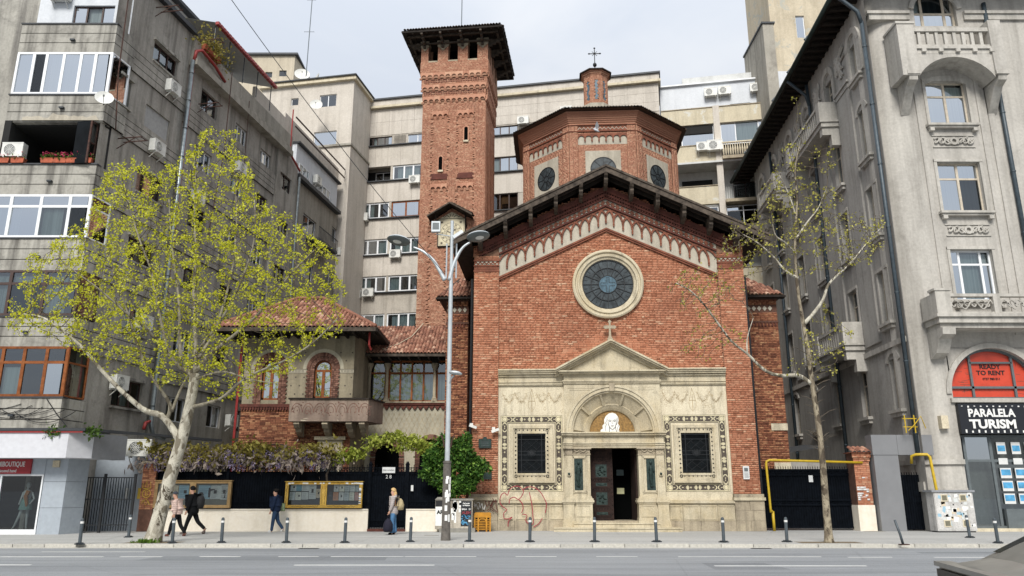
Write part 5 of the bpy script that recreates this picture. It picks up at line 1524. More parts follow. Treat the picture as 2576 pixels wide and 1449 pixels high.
# brick pier at the left end of the fence
pr_ = thing('fence_pier', 'narrow dark brick fence pier with yellow graffiti', 'pillar', (-15.25, FY, 0))
MB().box(-.28,.28,-.12,.4,0,2.75).build('core', M['mortar_dark'], pr_)
B = Bricks(); B.fill(-.29,.29,.88,2.75,-.12,.012); B.build(pr_, M['brick_dark'], 120)
MB().box(-.34,.34,-.18,.46,2.75,2.85).build('cap', M['stone_dirty'], pr_)
M['graffiti_yellow'] = plain('graffiti_yellow', '#b89a2e', 0.7); M['graffiti_red'] = plain('graffiti_red', '#8e2f38', 0.7); M['graffiti_white'] = plain('graffiti_white', '#c4c2bc', 0.7)
mb = MB(); y = -.152
mb.ribbon([(-.2,1.75),(-.2,1.95),(-.1,1.78),(-.05,2.05),(.03,1.8),(.1,2.0),(.14,1.75),(-.18,1.72)], .022, y)
mb.ribbon([(.17*math.cos(t)-.02,1.52+.16*math.sin(t)) for t in np.linspace(0,2*PI,18)], .022, y); mb.ribbon([(-.06,1.42),(-.06,1.62),(.05,1.6),(-.03,1.53),(.07,1.48),(-.06,1.42)], .02, y)
mb.ribbon([(-.2,1.1),(-.1,1.25),(-.02,1.05),(.1,1.22),(.18,1.05),(.0,1.3),(-.18,1.2)], .022, y)
mb.build('graffiti', M['graffiti_yellow'], pr_)
# notice boards
M['board_ochre'] = wood('board_ochre', '#96762f', '#b8974a'); M['board_brown'] = wood('board_brown', '#7d6544', '#9a8058')
M['cork'] = plain('cork', '#6d6a5a', 0.9, var=0.1); M['board_black'] = plain('board_black', '#1d1e20', 0.8)
PAPER = [plain('paper_%d' % i, h, 0.8, var=0.06) for i, h in enumerate(('#c3c6c4','#aeb6b8','#b9c2c6','#c7b8a0','#b9815f','#b98e88','#5a8a98','#8fb0c0','#d0d0c4','#3a4248'))]
def notice(x0, x1, z0, z1, frame, back, papers, label, seed):
 nb = thing('notice_board', label, 'notice board', ((x0+x1)/2, FY-.16, 0))
 w = (x1-x0)/2; fr = MB()
 fr.box(-w,w,0,.16,z1-.1,z1); fr.box(-w,w,0,.16,z0,z0+.12); fr.box(-w,-w+.13,0,.16,z0+.12,z1-.1); fr.box(w-.13,w,0,.16,z0+.12,z1-.1); fr.box(-.13,.13,-.005,.16,z0+.12,z1-.1); fr.box(-w-.03,w+.03,-.04,.18,z1,z1+.03)
 fr.build('frame', frame, nb)
 MB().box(-w+.13,w-.13,.12,.14,z0+.12,z1-.1).build('backing', back, nb)
 for s in (-1,1): a, b = sorted((s*.13, s*(w-.13))); MB().quad((a,.03,z0+.12),(b,.03,z0+.12),(b,.03,z1-.1),(a,.03,z1-.1)).build('pane', M['pane_clear'], nb)
 rr = random.Random(seed)
 for (px, pz, pw, ph, ci) in papers:
  p = MB(); p.m = 0; p.box(px,px+pw,.108,.12,pz,pz+ph); p.m = 1
  if ci not in (6,9):
   zz = pz+ph-.05
   while zz > pz+.04:
    p.quad((px+.03,.1065,zz-.008),(px+.03+(pw-.06)*rr.uniform(.5,1),.1065,zz-.008),(px+.03+(pw-.06)*rr.uniform(.5,1),.1065,zz),(px+.03,.1065,zz)); zz -= rr.choice((.03,.035,.06))
   if rr.random() < .4: a = px+pw*rr.uniform(.2,.5); p.quad((a,.106,pz+ph*.4),(a+pw*.3,.106,pz+ph*.4),(a+pw*.3,.106,pz+ph*.65),(a,.106,pz+ph*.65))
  p.build('poster', [PAPER[ci], M['ink']], nb)
 return nb, w
P1 = [(-1.42+.0,1.62,.24,.3,1),(-1.18,1.62,.22,.3,6),(-.95,1.62,.3,.3,0),(-.64,1.3,.3,.62,0),(-1.44,1.26,.22,.32,1),(-1.2,1.26,.24,.32,8),(-.94,1.28,.28,.3,0),(-.35,1.35,.2,.36,3),
      (.4,1.6,.2,.3,0),(.62,1.6,.22,.3,8),(.86,1.6,.2,.3,1),(1.08,1.6,.2,.3,0),(1.3,1.6,.14,.3,1),(.38,1.24,.22,.33,4),(.62,1.24,.2,.33,0),(.84,1.24,.2,.33,1),(1.06,1.24,.2,.33,8),(1.28,1.24,.16,.33,5),(.2,1.4,.12,.2,9)]
nb1, w1 = notice(-9.48, -6.26, .94, 1.99, M['board_ochre'], M['board_black'], P1, 'ochre double notice board with small papers on the fence near the gate', 3)
mb = MB(); rr = random.Random(8)
for (x0, x1, z) in ((-1.3,-.2,1.0),(.15,1.35,1.0)):
 P = [(x0+(x1-x0)*k/40, z+rr.uniform(-.035,.035)) for k in range(41)]; mb.ribbon(P, .014, -.003)
for x in (-1.54, -.07, .07): mb.ribbon([(x+rr.uniform(-.03,.03), 1.1+k*.03) for k in range(26)], .012, -.008)
mb.build('marker_scribble', M['ink'], nb1)
mb = MB()
for k in range(26):
 if rr.random() < .6: x, z, w = -1.5+k*.12, 1.9+rr.uniform(-.01,.02), rr.uniform(.06,.13)
 else: x, z, w = 1.48, 1.05+.03*k, .09
 mb.box(x, x+w, -.004, .0, z, z+rr.uniform(.04,.07))
mb.build('sticker', M['sign_white'], nb1)
P2 = [(.2,1.3,.5,.55,7),(.72,1.3,.42,.55,0),(1.14,1.28,.36,.6,0),(-1.4,1.35,.4,.5,1),(-.95,1.35,.3,.5,3),(-.62,1.3,.42,.55,7)]
nb2, w2 = notice(-14.95, -11.75, .94, 2.03, M['board_brown'], M['cork'], P2, 'brown double notice board behind the leaning tree, posters of a tree and figures', 5)
mb = MB()
# posters: silhouettes of a man with raised arm, a tree, an arched double portrait
def sil(P, m=0): mb.add([(x, .104, z) for x, z in P], [tuple(range(len(P)))])
sil([(.62,1.36),(.72,1.36),(.72,1.62),(.9,1.68),(.89,1.71),(.7,1.70),(.69,1.76),(.64,1.76),(.62,1.66)]); sil([(.22,1.32),(.44,1.32),(.44,1.48),(.40,1.56),(.33,1.58),(.26,1.56),(.22,1.48)])
mb.ribbon([(1.32,1.34),(1.33,1.5),(1.28,1.6)], [.06,.03,.01], .104); mb.ribbon([(1.33,1.48),(1.4,1.62)], [.025,.008], .104); mb.ribbon([(1.24,1.335),(1.42,1.335)], .02, .104)
for k in range(40): a = rr.uniform(0,PI); q = rr.uniform(.05,.17); mb.ribbon([(1.32+q*math.cos(a),1.57+q*math.sin(a)),(1.335+q*math.cos(a),1.575+q*math.sin(a))], .012, .104)
mb.build('poster_print', M['ink'], nb2)

# ================================================================ foliage helpers
def leaf_cloud(name, pts, size, mat, parent, seed=1, droop=0.0, aspect=1.5, nrm=None, kind=None):
 """one folded leaf blade (4 corners) per point"""
 r = np.random.RandomState(seed); n = len(pts); P = np.asarray(pts, dtype=np.float64)
 d = r.normal(size=(n,3)); d[:,2] -= droop; d /= np.linalg.norm(d, axis=1)[:,None]
 e = r.normal(size=(n,3)); e -= d*(e*d).sum(1)[:,None]; e /= np.linalg.norm(e, axis=1)[:,None]
 f = np.cross(d, e)
 s = size*r.uniform(.4,1.4,size=(n,1)); a = s*aspect
 V = np.empty((n,4,3)); V[:,0] = P; V[:,1] = P+d*a*.5+e*s*.5+f*s*.12; V[:,2] = P+d*a; V[:,3] = P+d*a*.5-e*s*.5+f*s*.12
 Fc = np.arange(n*4).reshape(n,4)
 o = bpy.data.objects.new(name, fast_mesh(name, V.reshape(-1,3), Fc, mat))
 return place(o, parent, kind=kind)
def leaf_mat(name, stops, trans=0.35):
 t = NT(name); i = t.isl(); col = t.ramp(i, stops)
 nt_ = t.t; out = [n for n in nt_.nodes if n.type == 'OUTPUT_MATERIAL'][0]
 t.col(col); t.set(0.6, 0, 0.2)
 tr = t.n('ShaderNodeBsdfTranslucent', {'Color': col})
 mx = t.n('ShaderNodeMixShader', {'Fac': trans, 1: t.b.outputs[0], 2: tr.outputs[0]})
 nt_.links.new(mx.outputs[0], out.inputs['Surface'])
 return t.m
M['leaf_wisteria'] = leaf_mat('leaf_wisteria', [(0, lin('#5e5628')), (0.5, lin('#857a38')), (1, lin('#a39a52'))])
M['petal_wisteria'] = leaf_mat('petal_wisteria', [(0, lin('#6d6285')), (0.5, lin('#988cae')), (1, lin('#b5a6b8'))])
M['petal_faded'] = leaf_mat('petal_faded', [(0, lin('#8a7f7c')), (1, lin('#b3a598'))])
M['leaf_green'] = leaf_mat('leaf_green', [(0, lin('#253f17')), (0.5, lin('#3c6023')), (0.88, lin('#5c8034')), (1, lin('#88a84c'))], 0.3)
M['leaf_lime'] = leaf_mat('leaf_lime', [(0, lin('#76852c')), (0.5, lin('#939c3e')), (1, lin('#aeb45a'))])
M['bark_dark'] = plain('bark_dark', '#3c342c', 0.9, var=0.3, bump=0.5)
vine = thing('wisteria_vine', 'wisteria with fading purple flowers trained along the fence top', 'vine', (-11.4, FY+.1, 0))
R0 = np.random.RandomState(3)
mb = MB()
for q in range(5):
 P = []; z = 2.7+.15*q; ph = R0.uniform(0,6)
 for k in range(30): x = -3.9+k*.27; P.append((x, R0.uniform(-.12,.12), z+.22*math.sin(x*1.3+ph)+R0.uniform(-.06,.06)))
 mb.tube(P, [.045-.0008*k for k in range(30)], 5)
for x in (-3.6, 3.6): mb.tube([(x,.1,0),(x+.1,.05,1.2),(x-.05,0,2.3),(x+.2,0,2.9)], [.07,.06,.05,.04], 6)
mb.build('stem', M['bark_dark'], vine, smooth=True)
def wist_pts(n, zlo, zhi, spread=.4):
 out = []
 cl = [(R0.uniform(-4.1,3.9), R0.uniform(-.35,.15), R0.uniform(zlo,zhi), R0.uniform(.12,.4)) for _ in range(60)]
 for _ in range(n):
  c = cl[R0.randint(60)]; out.append((c[0]+R0.normal()*c[3], c[1]+R0.normal()*c[3]*.7, c[2]+R0.normal()*c[3]*.45))
 return out
leaf_cloud('foliage', wist_pts(3900, 2.75, 3.5), .10, M['leaf_wisteria'], vine, 2, .3, 2.0)
rac = []
for _ in range(210):
 x, y, z = R0.uniform(-4.0,3.7), R0.uniform(-.5,.1), R0.uniform(2.7,3.35)
 for k in range(16): rac.append((x+R0.normal()*.035*(1-k/22), y+R0.normal()*.035*(1-k/22), z-.018*k))
leaf_cloud('flower_raceme', rac, .06, M['petal_wisteria'], vine, 5, .4, 1.2)
leaf_cloud('faded_raceme', wist_pts(2200, 2.7, 3.2), .10, M['petal_faded'], vine, 6, .8, 2.6)
vine2 = thing('lime_climber', 'bright lime green climber arching over the iron gate', 'vine', (-5.2, FY+.25, 0))
mb = MB(); 
for q in range(3): mb.tube([(-2.3,.1,2.6+.1*q),(-1.5,0,3.2),(-.6,-.1,3.75+.08*q),(.5,0,3.8),(1.5,.05,3.55),(2.2,.1,3.2)], .025, 5)
mb.tube([(2.0,.1,0),(1.9,.1,2.0),(1.6,.05,3.5)],.035,5)
mb.build('stem', M['bark_dark'], vine2)
pts = []
for c, s, n in (((-.5,-.1,3.72),.22,330),((.2,0,3.9),.2,300),((.7,0,3.7),.25,300),((1.2,0,3.55),.3,420),((1.8,0,3.3),.25,300),((-1.6,-.1,3.15),.22,330),((-2.2,-.1,2.95),.2,220),((-1.0,-.1,3.45),.15,90),((.4,-.1,3.35),.15,60)):
 for _ in range(n): pts.append((c[0]+R0.normal()*s*1.3, c[1]+R0.normal()*s*.6, c[2]+R0.normal()*s*.5))
leaf_cloud('foliage', pts, .095, M['leaf_lime'], vine2, 9, .2, 1.7)
shrub = thing('evergreen_shrub', 'dense dark green shrub beside the lamp post spilling over the fence', 'shrub', (-2.45, FY-.25, 0))
pts = []
_sc = [((-.75,0,2.9),(.5,.35,.45),2000),((.1,-.1,3.0),(.55,.4,.5),2400),((.75,-.05,2.5),(.45,.35,.55),2200),((-.5,-.05,2.2),(.5,.35,.35),1500),((.4,-.1,1.9),(.45,.3,.35),1200),((.55,.1,3.5),(.16,.2,.5),350)]
for _ in range(34): _a, _b = R0.uniform(0,2*PI), R0.uniform(.75,1.2); _sc.append(((.05+1.15*_b*math.cos(_a), -.1+R0.uniform(-.3,.1), 2.65+.95*_b*math.sin(_a)), (R0.uniform(.1,.24),.15,R0.uniform(.1,.26)), int(R0.uniform(70,190))))
for c, s, n in _sc:
 for _ in range(n):
  d = R0.normal(size=3); d /= np.linalg.norm(d); q = R0.uniform(.5,1.02)**.5
  pts.append((c[0]+d[0]*s[0]*q*1.1, c[1]+d[1]*s[1]*q, c[2]+d[2]*s[2]*q*1.1))
leaf_cloud('foliage', pts, .085, M['leaf_green'], shrub, 12, .15, 1.8)
mb = MB()
for k in range(6): mb.tube([(R0.uniform(-.3,.3),.1,0),(R0.uniform(-.5,.5),.05,1.2),(R0.uniform(-.8,.8),0,2.6)], [.04,.03,.015], 5)
mb.build('stem', M['bark_dark'], shrub)
# ================================================================ apartment blocks: shared pieces
M['conc'] = render_wall('conc', '#928f87', '#565350', '#a7a49b', 0.8, '#b0aca2', patch_amt=0.70)
M['conc_band'] = render_wall('conc_band', '#95928a', '#4c4945', '#aba89f', 0.95, '#b0aba0', patch_amt=0.71)
M['conc_side'] = render_wall('conc_side', '#938f87', '#59554f', '#a6a29a', 0.75, '#b0aba0', patch_amt=0.69)
M['conc_old'] = render_wall('conc_old', '#928e84', '#605b54', '#a6a196', 0.6, '#bab5aa', patch_amt=0.7)
M['groove'] = plain('groove', '#2e2b28', 0.95)
M['beige'] = render_wall('beige', '#bab3a8', '#8c857b', '#c6bfb5', 0.4, '#b0ada4', patch_amt=0.74)
M['beige_low'] = render_wall('beige_low', '#a8a196', '#68635b', '#b6afa4', 0.55)
M['cream_roof'] = render_wall('cream_roof', '#b3a996', '#8a8272', '#bfb5a2', 0.5, '#b0aa9a', patch_amt=0.72)
M['penthouse'] = render_wall('penthouse', '#c3c7cb', '#a3a6a9', '#cfd2d6', 0.25)
M['yellow_wall'] = render_wall('yellow_wall', '#bbb199', '#918977', '#c6bda6', 0.45, '#c4c2b8', patch_amt=0.56)
M['white_wall'] = render_wall('white_wall', '#bfc0be', '#8f8f8c', '#cacbc8', 0.35)
M['roof_metal'] = plain('roof_metal', '#3b3d40', 0.6, 0.3)
M['curtain_bamboo'] = curtain_mat('curtain_bamboo', '#5d4029', '#86603c')
M['terrace_dark'] = plain('terrace_dark', '#1d1d1c', 0.95)
def win(par, frame, x0, x1, z0, z1, y=0.0, cols=(1,1), trans=None, pane='pane', curtain=None, fw=.055, inset=.14, fr=None, room=.7, sill=None, name='window', skip=()):
 loc, rot = fr or ((0,0,0), 0.0)
 f = MB(); f.m = 0; yy = y+inset
 tot = float(sum(cols)); xs = [x0]
 for c in cols: xs.append(xs[-1]+(x1-x0)*c/tot)
 f.box(x0,x1,yy-.03,yy+.05,z0,z0+fw); f.box(x0,x1,yy-.03,yy+.05,z1-fw,z1)
 for i, x in enumerate(xs):
  a = x0 if i == 0 else (x1-fw if i == len(xs)-1 else x-fw*.65); w = fw if i in (0, len(xs)-1) else fw*1.3
  f.box(a, a+w, yy-.035, yy+.05, z0+fw, z1-fw)
 zt = None
 if trans: zt = z0+(z1-z0)*trans; f.box(x0+fw, x1-fw, yy-.028, yy+.045, zt-fw*.55, zt+fw*.55)
 f.m = 1
 f.quad((x0,yy+room,z0),(x1,yy+room,z0),(x1,yy+room,z1),(x0,yy+room,z1)); f.quad((x0,yy+.05,z0),(x0,yy+room,z0),(x0,yy+room,z1),(x0,yy+.05,z1)); f.quad((x1,yy+room,z0),(x1,yy+.05,z0),(x1,yy+.05,z1),(x1,yy+room,z1)); f.quad((x0,yy+.05,z0),(x1,yy+.05,z0),(x1,yy+room,z0),(x0,yy+room,z0)); f.quad((x0,yy+room,z1),(x1,yy+room,z1),(x1,yy+.05,z1),(x0,yy+.05,z1))
 mats = [M[frame], M['interior']]
 if curtain:
  f.m = 2; mats.append(M[curtain[0]])
  for (a, b, c, d) in curtain[1]:
   f.quad((x0+(x1-x0)*a, yy+.16, z0+(z1-z0)*c), (x0+(x1-x0)*b, yy+.16, z0+(z1-z0)*c), (x0+(x1-x0)*b, yy+.16, z0+(z1-z0)*d), (x0+(x1-x0)*a, yy+.16, z0+(z1-z0)*d))
 w = f.build(name, mats, par, loc=loc, rotz=rot)
 for i in range(len(xs)-1):
  a, b = xs[i]+fw*.6, xs[i+1]-fw*.6
  rows = [(z0+fw, z1-fw)] if not zt else [(z0+fw, zt), (zt, z1-fw)]
  for j, (c, d) in enumerate(rows):
   if (i, j) in skip: continue
   t = rnd.uniform(-.010,.010); t2 = rnd.uniform(-.008,.008)
   pq = pane if rnd.random() < .62 or pane == 'pane_shop' else rnd.choice(('pane','pane_sky','pane_dark','pane_clear')); MB().quad((a,yy+t,c),(b,yy-t,c),(b,yy-t+t2,d),(a,yy+t+t2,d)).build('pane', M[pq], w)
 if sill: MB().box(x0-.06, x1+.06, y-.08, yy, z0-.07, z0).build('sill', M[sill], w)
 return w
def side(fr, par, name, mat, mb): return mb.build(name, M[mat], par, loc=fr[0], rotz=fr[1])
# air conditioner, satellite dish
def ac_proto():
 r = thing('air_conditioner', 'proto', 'air conditioner', (0,0,0), 0, 'air conditioner units on the facades')
 mb = MB(); mb.box(-.40,.40,-.30,0,0,.56); mb.box(-.405,.405,-.31,-.29,.0,.03); mb.box(-.405,.405,-.31,-.29,.53,.565); k = MB()
 for i in range(10): mb.box(.402,.408,-.26,-.04,.06+i*.045,.085+i*.045)
 mb.build('casing', M['white_metal'], r)
 f = MB()
 for q in (.06,.11,.16,.21): f.ringarc(-.1,.28,q-.008,q+.008,-.318,-.30,0,2*PI,18)
 for i in range(8): a = 2*PI*i/8; f.bar((-.1,-.312,.28),(-.1+.21*math.cos(a),-.312,.28+.21*math.sin(a)),.01,.008,up=(0,1,0))
 f.build('fan_guard', M['white_metal'], r)
 d = MB(); d.lathe([(.22,-.3045),(.22,-.302)],20,(-.1,0,.28),'y'); d.build('fan_opening', M['dark_metal'], r)
 for s in (-1,1): b = MB(); b.box(s*.28-.015,s*.28+.015,-.32,.06,-.05,0); b.bar((s*.28,-.28,-.03),(s*.28,.02,-.28),.025); b.build('bracket', M['white_metal'], r)
 return r
AC0 = ac_proto(); AC_USED = [False]
def ac(pos, rotz, label, s=1.0):
 o = AC0 if not AC_USED[0] else copy_tree(AC0)
 AC_USED[0] = True
 o.location = pos; o.rotation_euler = (0,0,rotz); o.scale = (s,s,s); o['label'] = label
 return o
def dish(pos, rotz, tilt, label, r=.42):
 t = thing('satellite_dish', label, 'satellite dish', pos, rotz, 'satellite dishes')
 mb = MB(); prof = [(r*k/8, -.0+r*.28*(k/8)**2) for k in range(9)]
 V = MB(); V.lathe([(max(a,.001), -b) for a, b in prof], 20, (0,0,0), 'y', caps=False); V.lathe([(max(a,.001), -b+.012) for a, b in prof], 20, (0,0,0), 'y', caps=False)
 o = V.build('reflector', M['white_metal'], t, smooth=True); o.rotation_euler = (tilt,0,0)
 mb = MB(); mb.bar((0,-.05,-r*.9),(0,-r*1.0,-.05),.02); mb.box(-.03,.03,-r*1.08,-r*.95,-.06,.02); mb.bar((0,.02,0),(0,.25,-.15),.04); mb.build('feed_arm', M['dark_metal'], t)
 return t

# ================================================================ left corner block
AX, AY = -18.1, 31.3
blk = thing('corner_apartment_block', 'stained grey concrete apartment block with white glazed balconies above the boutique', 'building', (AX, AY, 0))
SA = ((0,0,0), R(80.7))                 # frame of the side wall: x runs back, y into the building
FR0 = ((-AX*0,0,0), 0.0)
W0 = -4.35                              # front bay runs from W0 to 0
# setback wall at the far left, core
mb = MB(); mb.quad((-14,1.5,0),(W0,1.5,0),(W0,1.5,30),(-14,1.5,30)); mb.quad((W0,1.5,3),(W0,0.1,3),(W0,.1,22.3),(W0,1.5,22.3)); mb.build('setback_wall', M['conc'], blk)
def grooved(par, x0, x1, z0, z1, n, y, th, mat, fr=None):
 """parapet of n boards of render with recessed joints"""
 loc, rot = fr or ((0,0,0), 0.0)
 h = (z1-z0)/n
 MB().box(x0+.01,x1-.01,y+.03,y+th,z0,z1).build('parapet_core', M['groove'], par, loc=loc, rotz=rot)
 for i in range(n):
  MB().box(x0, x1, y, y+th-.03, z0+i*h+(.02 if i else 0), z0+(i+1)*h-.015).build('parapet_band', M[mat], par, loc=loc, rotz=rot)
levels = [(20.9,22.35),(17.5,18.75),(14.0,15.4),(10.6,12.0),(7.35,8.6),(3.95,5.26)]
for (z0, z1) in levels:
 grooved(blk, W0, 0, z0, z1, 3, 0, .3, 'conc_band')
 MB().box(W0-.04, .05, -.05, .3, z1-.02, z1+.04).build('coping', M['roof_metal'], blk)
 grooved(blk, .05, 1.4, z0, z1, 3, 0, .25, 'conc_band', SA)
 MB().box(W0+.02, -.05, .05, 2.8, z0-.06, z0+.005).build('balcony_soffit', M['conc'], blk)
 MB().box(-2.0,-1.8,-.14,.0,z0+.55,z0+.62).build('lamp_bracket', M['dark_metal'], blk)
# broken plaster edge under one parapet
rr = random.Random(3); P = [(-3.6,17.5)]
for k in range(18): P.append((-3.6+k*.19, 17.6+rr.uniform(.0,.16)+(.12 if 6<k<10 else 0)))
P.append((-.2,17.5)); MB().prism(P[::-1], -.025, .0).build('exposed_plaster', M['white_plaster'], blk)
# glazed balconies
def glazed(z0, z1, frame, cols, trans, pane, curt, sidecols=1, skip=()):
 win(blk, frame, W0+.02, -.02, z0, z1, -.05, cols, trans, pane, curt, .10, .08, None, 1.2)
 win(blk, frame, .0, 1.25, z0, z1, -.02, (1,)*sidecols, trans, pane, None, .07, .05, SA, .5)
glazed(18.79, 20.9, 'frame_white', (1,.75,1,1,.85,.95), None, 'pane_sky', ('curtain_pale', [(.35,.62,0,1)]))
glazed(12.04, 14.0, 'frame_white', (.9,1.3,1.25,.9), .72, 'pane_sky', ('curtain', [(.05,.3,0,.8),(.5,.72,0,.7)]))
glazed(8.64, 10.6, 'frame_brown', (1,1,1), .7, 'pane', ('curtain', [(.1,.9,0,.9)]), 1)
glazed(5.3, 7.35, 'wood_window', (.8,.9,.9,.95,.9), .68, 'pane', ('curtain_pale', [(.12,.3,0,.35),(.32,.55,0,.6)]), 1)
# open loggia with plant boxes
mb = MB(); mb.quad((W0,2.8,15.4),(0,2.8,15.4),(0,2.8,17.5),(W0,2.8,17.5)); mb.box(W0,W0+.3,.0,2.8,15.4,17.5); mb.box(-.3,0,.6,2.8,15.4,17.5); mb.box(W0,0,.3,2.8,17.35,17.42); mb.build('loggia_wall', M['terrace_dark'], blk)  # walls and ceiling near black, the loggia's inner shade put into the colour
win(blk, 'frame_brown', -2.6, -1.2, 15.4, 17.2, 2.6, (1,1), None, 'pane_dark', None)
win(blk, 'rust', -.25, .95, 15.4, 17.4, .3, (1,1,1), .5, 'pane_dark', None, .06, .05, ((0,0,0), R(80.7)))
M['leaf_balcony'] = leaf_mat('leaf_balcony', [(0, lin('#33481e')), (1, lin('#5e7a34'))]); M['petal_pink'] = leaf_mat('petal_pink', [(0, lin('#b02a4e')), (1, lin('#d8607e'))])
for i, x in enumerate((-4.1,-3.45,-2.15,-1.6,-1.05,-.5)):
 fb = thing('flower_box', ('terracotta flower box with pink geraniums under the loggia air conditioner, left end' if i == 0 else 'terracotta flower box beside the loggia air conditioner, second from left' if i == 1 else 'terracotta flower box with pink geraniums on loggia parapet, %s of the right four' % ('first','second','third','last')[i-2]), 'flower box', (AX+x, AY+.02, 15.44), 0, 'flower boxes on the loggia')
 mb = MB(); mb.prism([(-.26,0),(.26,0),(.29,.2),(-.29,.2)], -.12, .1); mb.box(-.3,.3,-.13,.11,.18,.22); mb.build('trough', M['terracotta_pot'], fb)
 Rg = np.random.RandomState(i); n = 90 if i > 1 else 45
 leaf_cloud('foliage', np.c_[Rg.uniform(-.27,.27,n), Rg.uniform(-.12,.1,n), Rg.uniform(.2,.4,n)], .09, M['leaf_balcony'], fb, i)
 n = 60 if i > 1 else 25
 leaf_cloud('blossom', np.c_[Rg.uniform(-.25,.25,n), Rg.uniform(-.14,.1,n), Rg.uniform(.32,.5,n)], .07, M['petal_pink'], fb, i+20, 0, 1)
# top floor behind its terrace: painted wall with a brown window
mb = MB(); mb.wall(W0, .1, 22.3, 26.5, [(-2.7,-.75,23.0,23.95)], .9, .3); mb.build('penthouse_wall', M['penthouse'], blk)
win(blk, 'frame_brown', -2.7, -.75, 23.0, 23.95, .9, (1,1.2,1), None, 'pane_sky', ('curtain_pale', [(.3,.7,0,1)]))
# side wall of block A, u 0..5.8
AW = [(2.85,4.85,22.25,23.3),(2.85,4.8,18.7,19.85),(2.85,4.8,15.35,16.5),(2.85,4.8,12.0,13.1),(3.2,4.8,8.7,9.9),(3.1,5.2,5.3,6.5),(.85,1.62,18.9,20.25)]
mb = MB(); mb.wall(0, 5.8, 0, 25.6, AW, .12, .25); side(SA, blk, 'side_wall', 'conc_side', mb)
mb = MB(); mb.box(3.0,5.8,1.3,4,0,25.5); mb.box(.5,3.0,1.3,1.5,0,15.3); side(SA, blk, 'side_core', 'conc', mb)
for (z0, z1) in levels[:5]: grooved(blk, 1.4, 5.78, z0-.05, z1-.1, 4, .04, .12, 'conc_side', SA)
for i, (a, b, c, d) in enumerate(AW):
 if i == 1: MB().box(a,b,.2,.3,c,d).build('shutter', M['shutter'], blk, loc=SA[0], rotz=SA[1]); continue
 win(blk, 'frame_brown' if i not in (4,5,6) else ('frame_white' if i != 5 else 'frame_brown'), a, b, c, d, .12, (1,1,1) if b-a > 1 else (1,), None, 'pane', ('curtain', [(.2,.7,0,1)]), .06, .16, SA)
 MB().box(a-.1,b+.1,-.0,.13,d+.02,d+.14).build('lintel_band', M['conc_band'], blk, loc=SA[0], rotz=SA[1])
 MB().box(a-.1,b+.1,-.02,.13,c-.12,c-.03).build('sill', M['conc_band'], blk, loc=SA[0], rotz=SA[1])
mb = MB(); mb.box(-.2,5.9,-.15,.5,25.5,25.75); side(SA, blk, 'roof_edge', 'roof_metal', mb)
# canopy and shop at street level
M['pane_shop'] = glass_mat('pane_shop', '#d0d8d8', 0.04)
M['canopy'] = plain('canopy', '#c2c3c8', 0.6, var=0.05); M['canopy_grey'] = plain('canopy_grey', '#84868a', 0.6, var=0.06); M['clad_grey'] = plain('clad_grey', '#98a0a8', 0.6, var=0.06)
mb = MB(); mb.box(-9, .95, -.85, 1.0, 2.85, 3.86); can = mb.build('canopy', M['canopy'], blk)
mb = MB(); mb.prismz([(.95,-.85),(1.55,-.1),(1.55,1.2),(.95,1.2)], 2.86, 3.84); mb.build('canopy_side', M['canopy'], can)
mb = MB(); mb.prismz([(1.556,-.1),(2.05,1.6),(1.556,1.6)], 2.85, 3.83); mb.build('canopy_return', M['canopy_grey'], can)
mb = MB(); mb.box(-9,1.6,-.92,1.0,3.87,3.98); mb.bar((1.6,-.4,3.93),(4.8,4.6,3.85),.3,.1); mb.build('canopy_flashing', M['roof_metal'], can)
mb = MB(); mb.box(-9,1.5,-.90,-.86,3.80,3.86); mb.build('canopy_trim', M['red_paint'], can)
for i, (z0, z1) in enumerate(((0,.98),(.99,1.97),(1.98,2.85))):
 mb = MB(); mb.prismz([(-.25,-.0),(.62,-.0),(.98,.9),(.62,1.0),(-.25,1.0)], z0, z1); mb.build('pillar_panel', M['clad_grey'], blk)
shop = [(-9,-3.5),(-3.5,-1.95),(-1.85,-.3)]
mb = MB(); mb.box(-9,-.25,-.02,.0,2.25,2.86); mb.build('shop_fascia', M['clad_grey'], blk)
M['sign_red'] = plain('sign_red', '#8c1820', 0.5, var=0.08)
sgn = MB().box(-6,-.78,-.10,-.02,2.27,2.83).build('shop_sign', M['sign_red'], blk)
text('lettering', 'MIBOUTIQUE', M['sign_white'], sgn, (-1.02,-.104,2.63), .27, align='RIGHT', bold=.003, sx=.66)
text('lettering', 'e  & Second hand', M['sign_white'], sgn, (-1.32,-.104,2.38), .17, align='RIGHT', bold=.002, sx=.8)
w = win(blk, 'frame_white', -6.2, -.28, .12, 2.25, -.02, (2,2,1.55), None, 'pane_shop', None, .06, .05, None, 2.6)
mb = MB(); mb.box(-9,-.25,-.05,.05,0,.12); mb.build('shop_plinth', M['frame_white'], blk)
al = MB(); al.box(-.07,.0,-.12,0,2.55,2.85); al.box(-.09,.02,-.14,0,2.5,2.56)
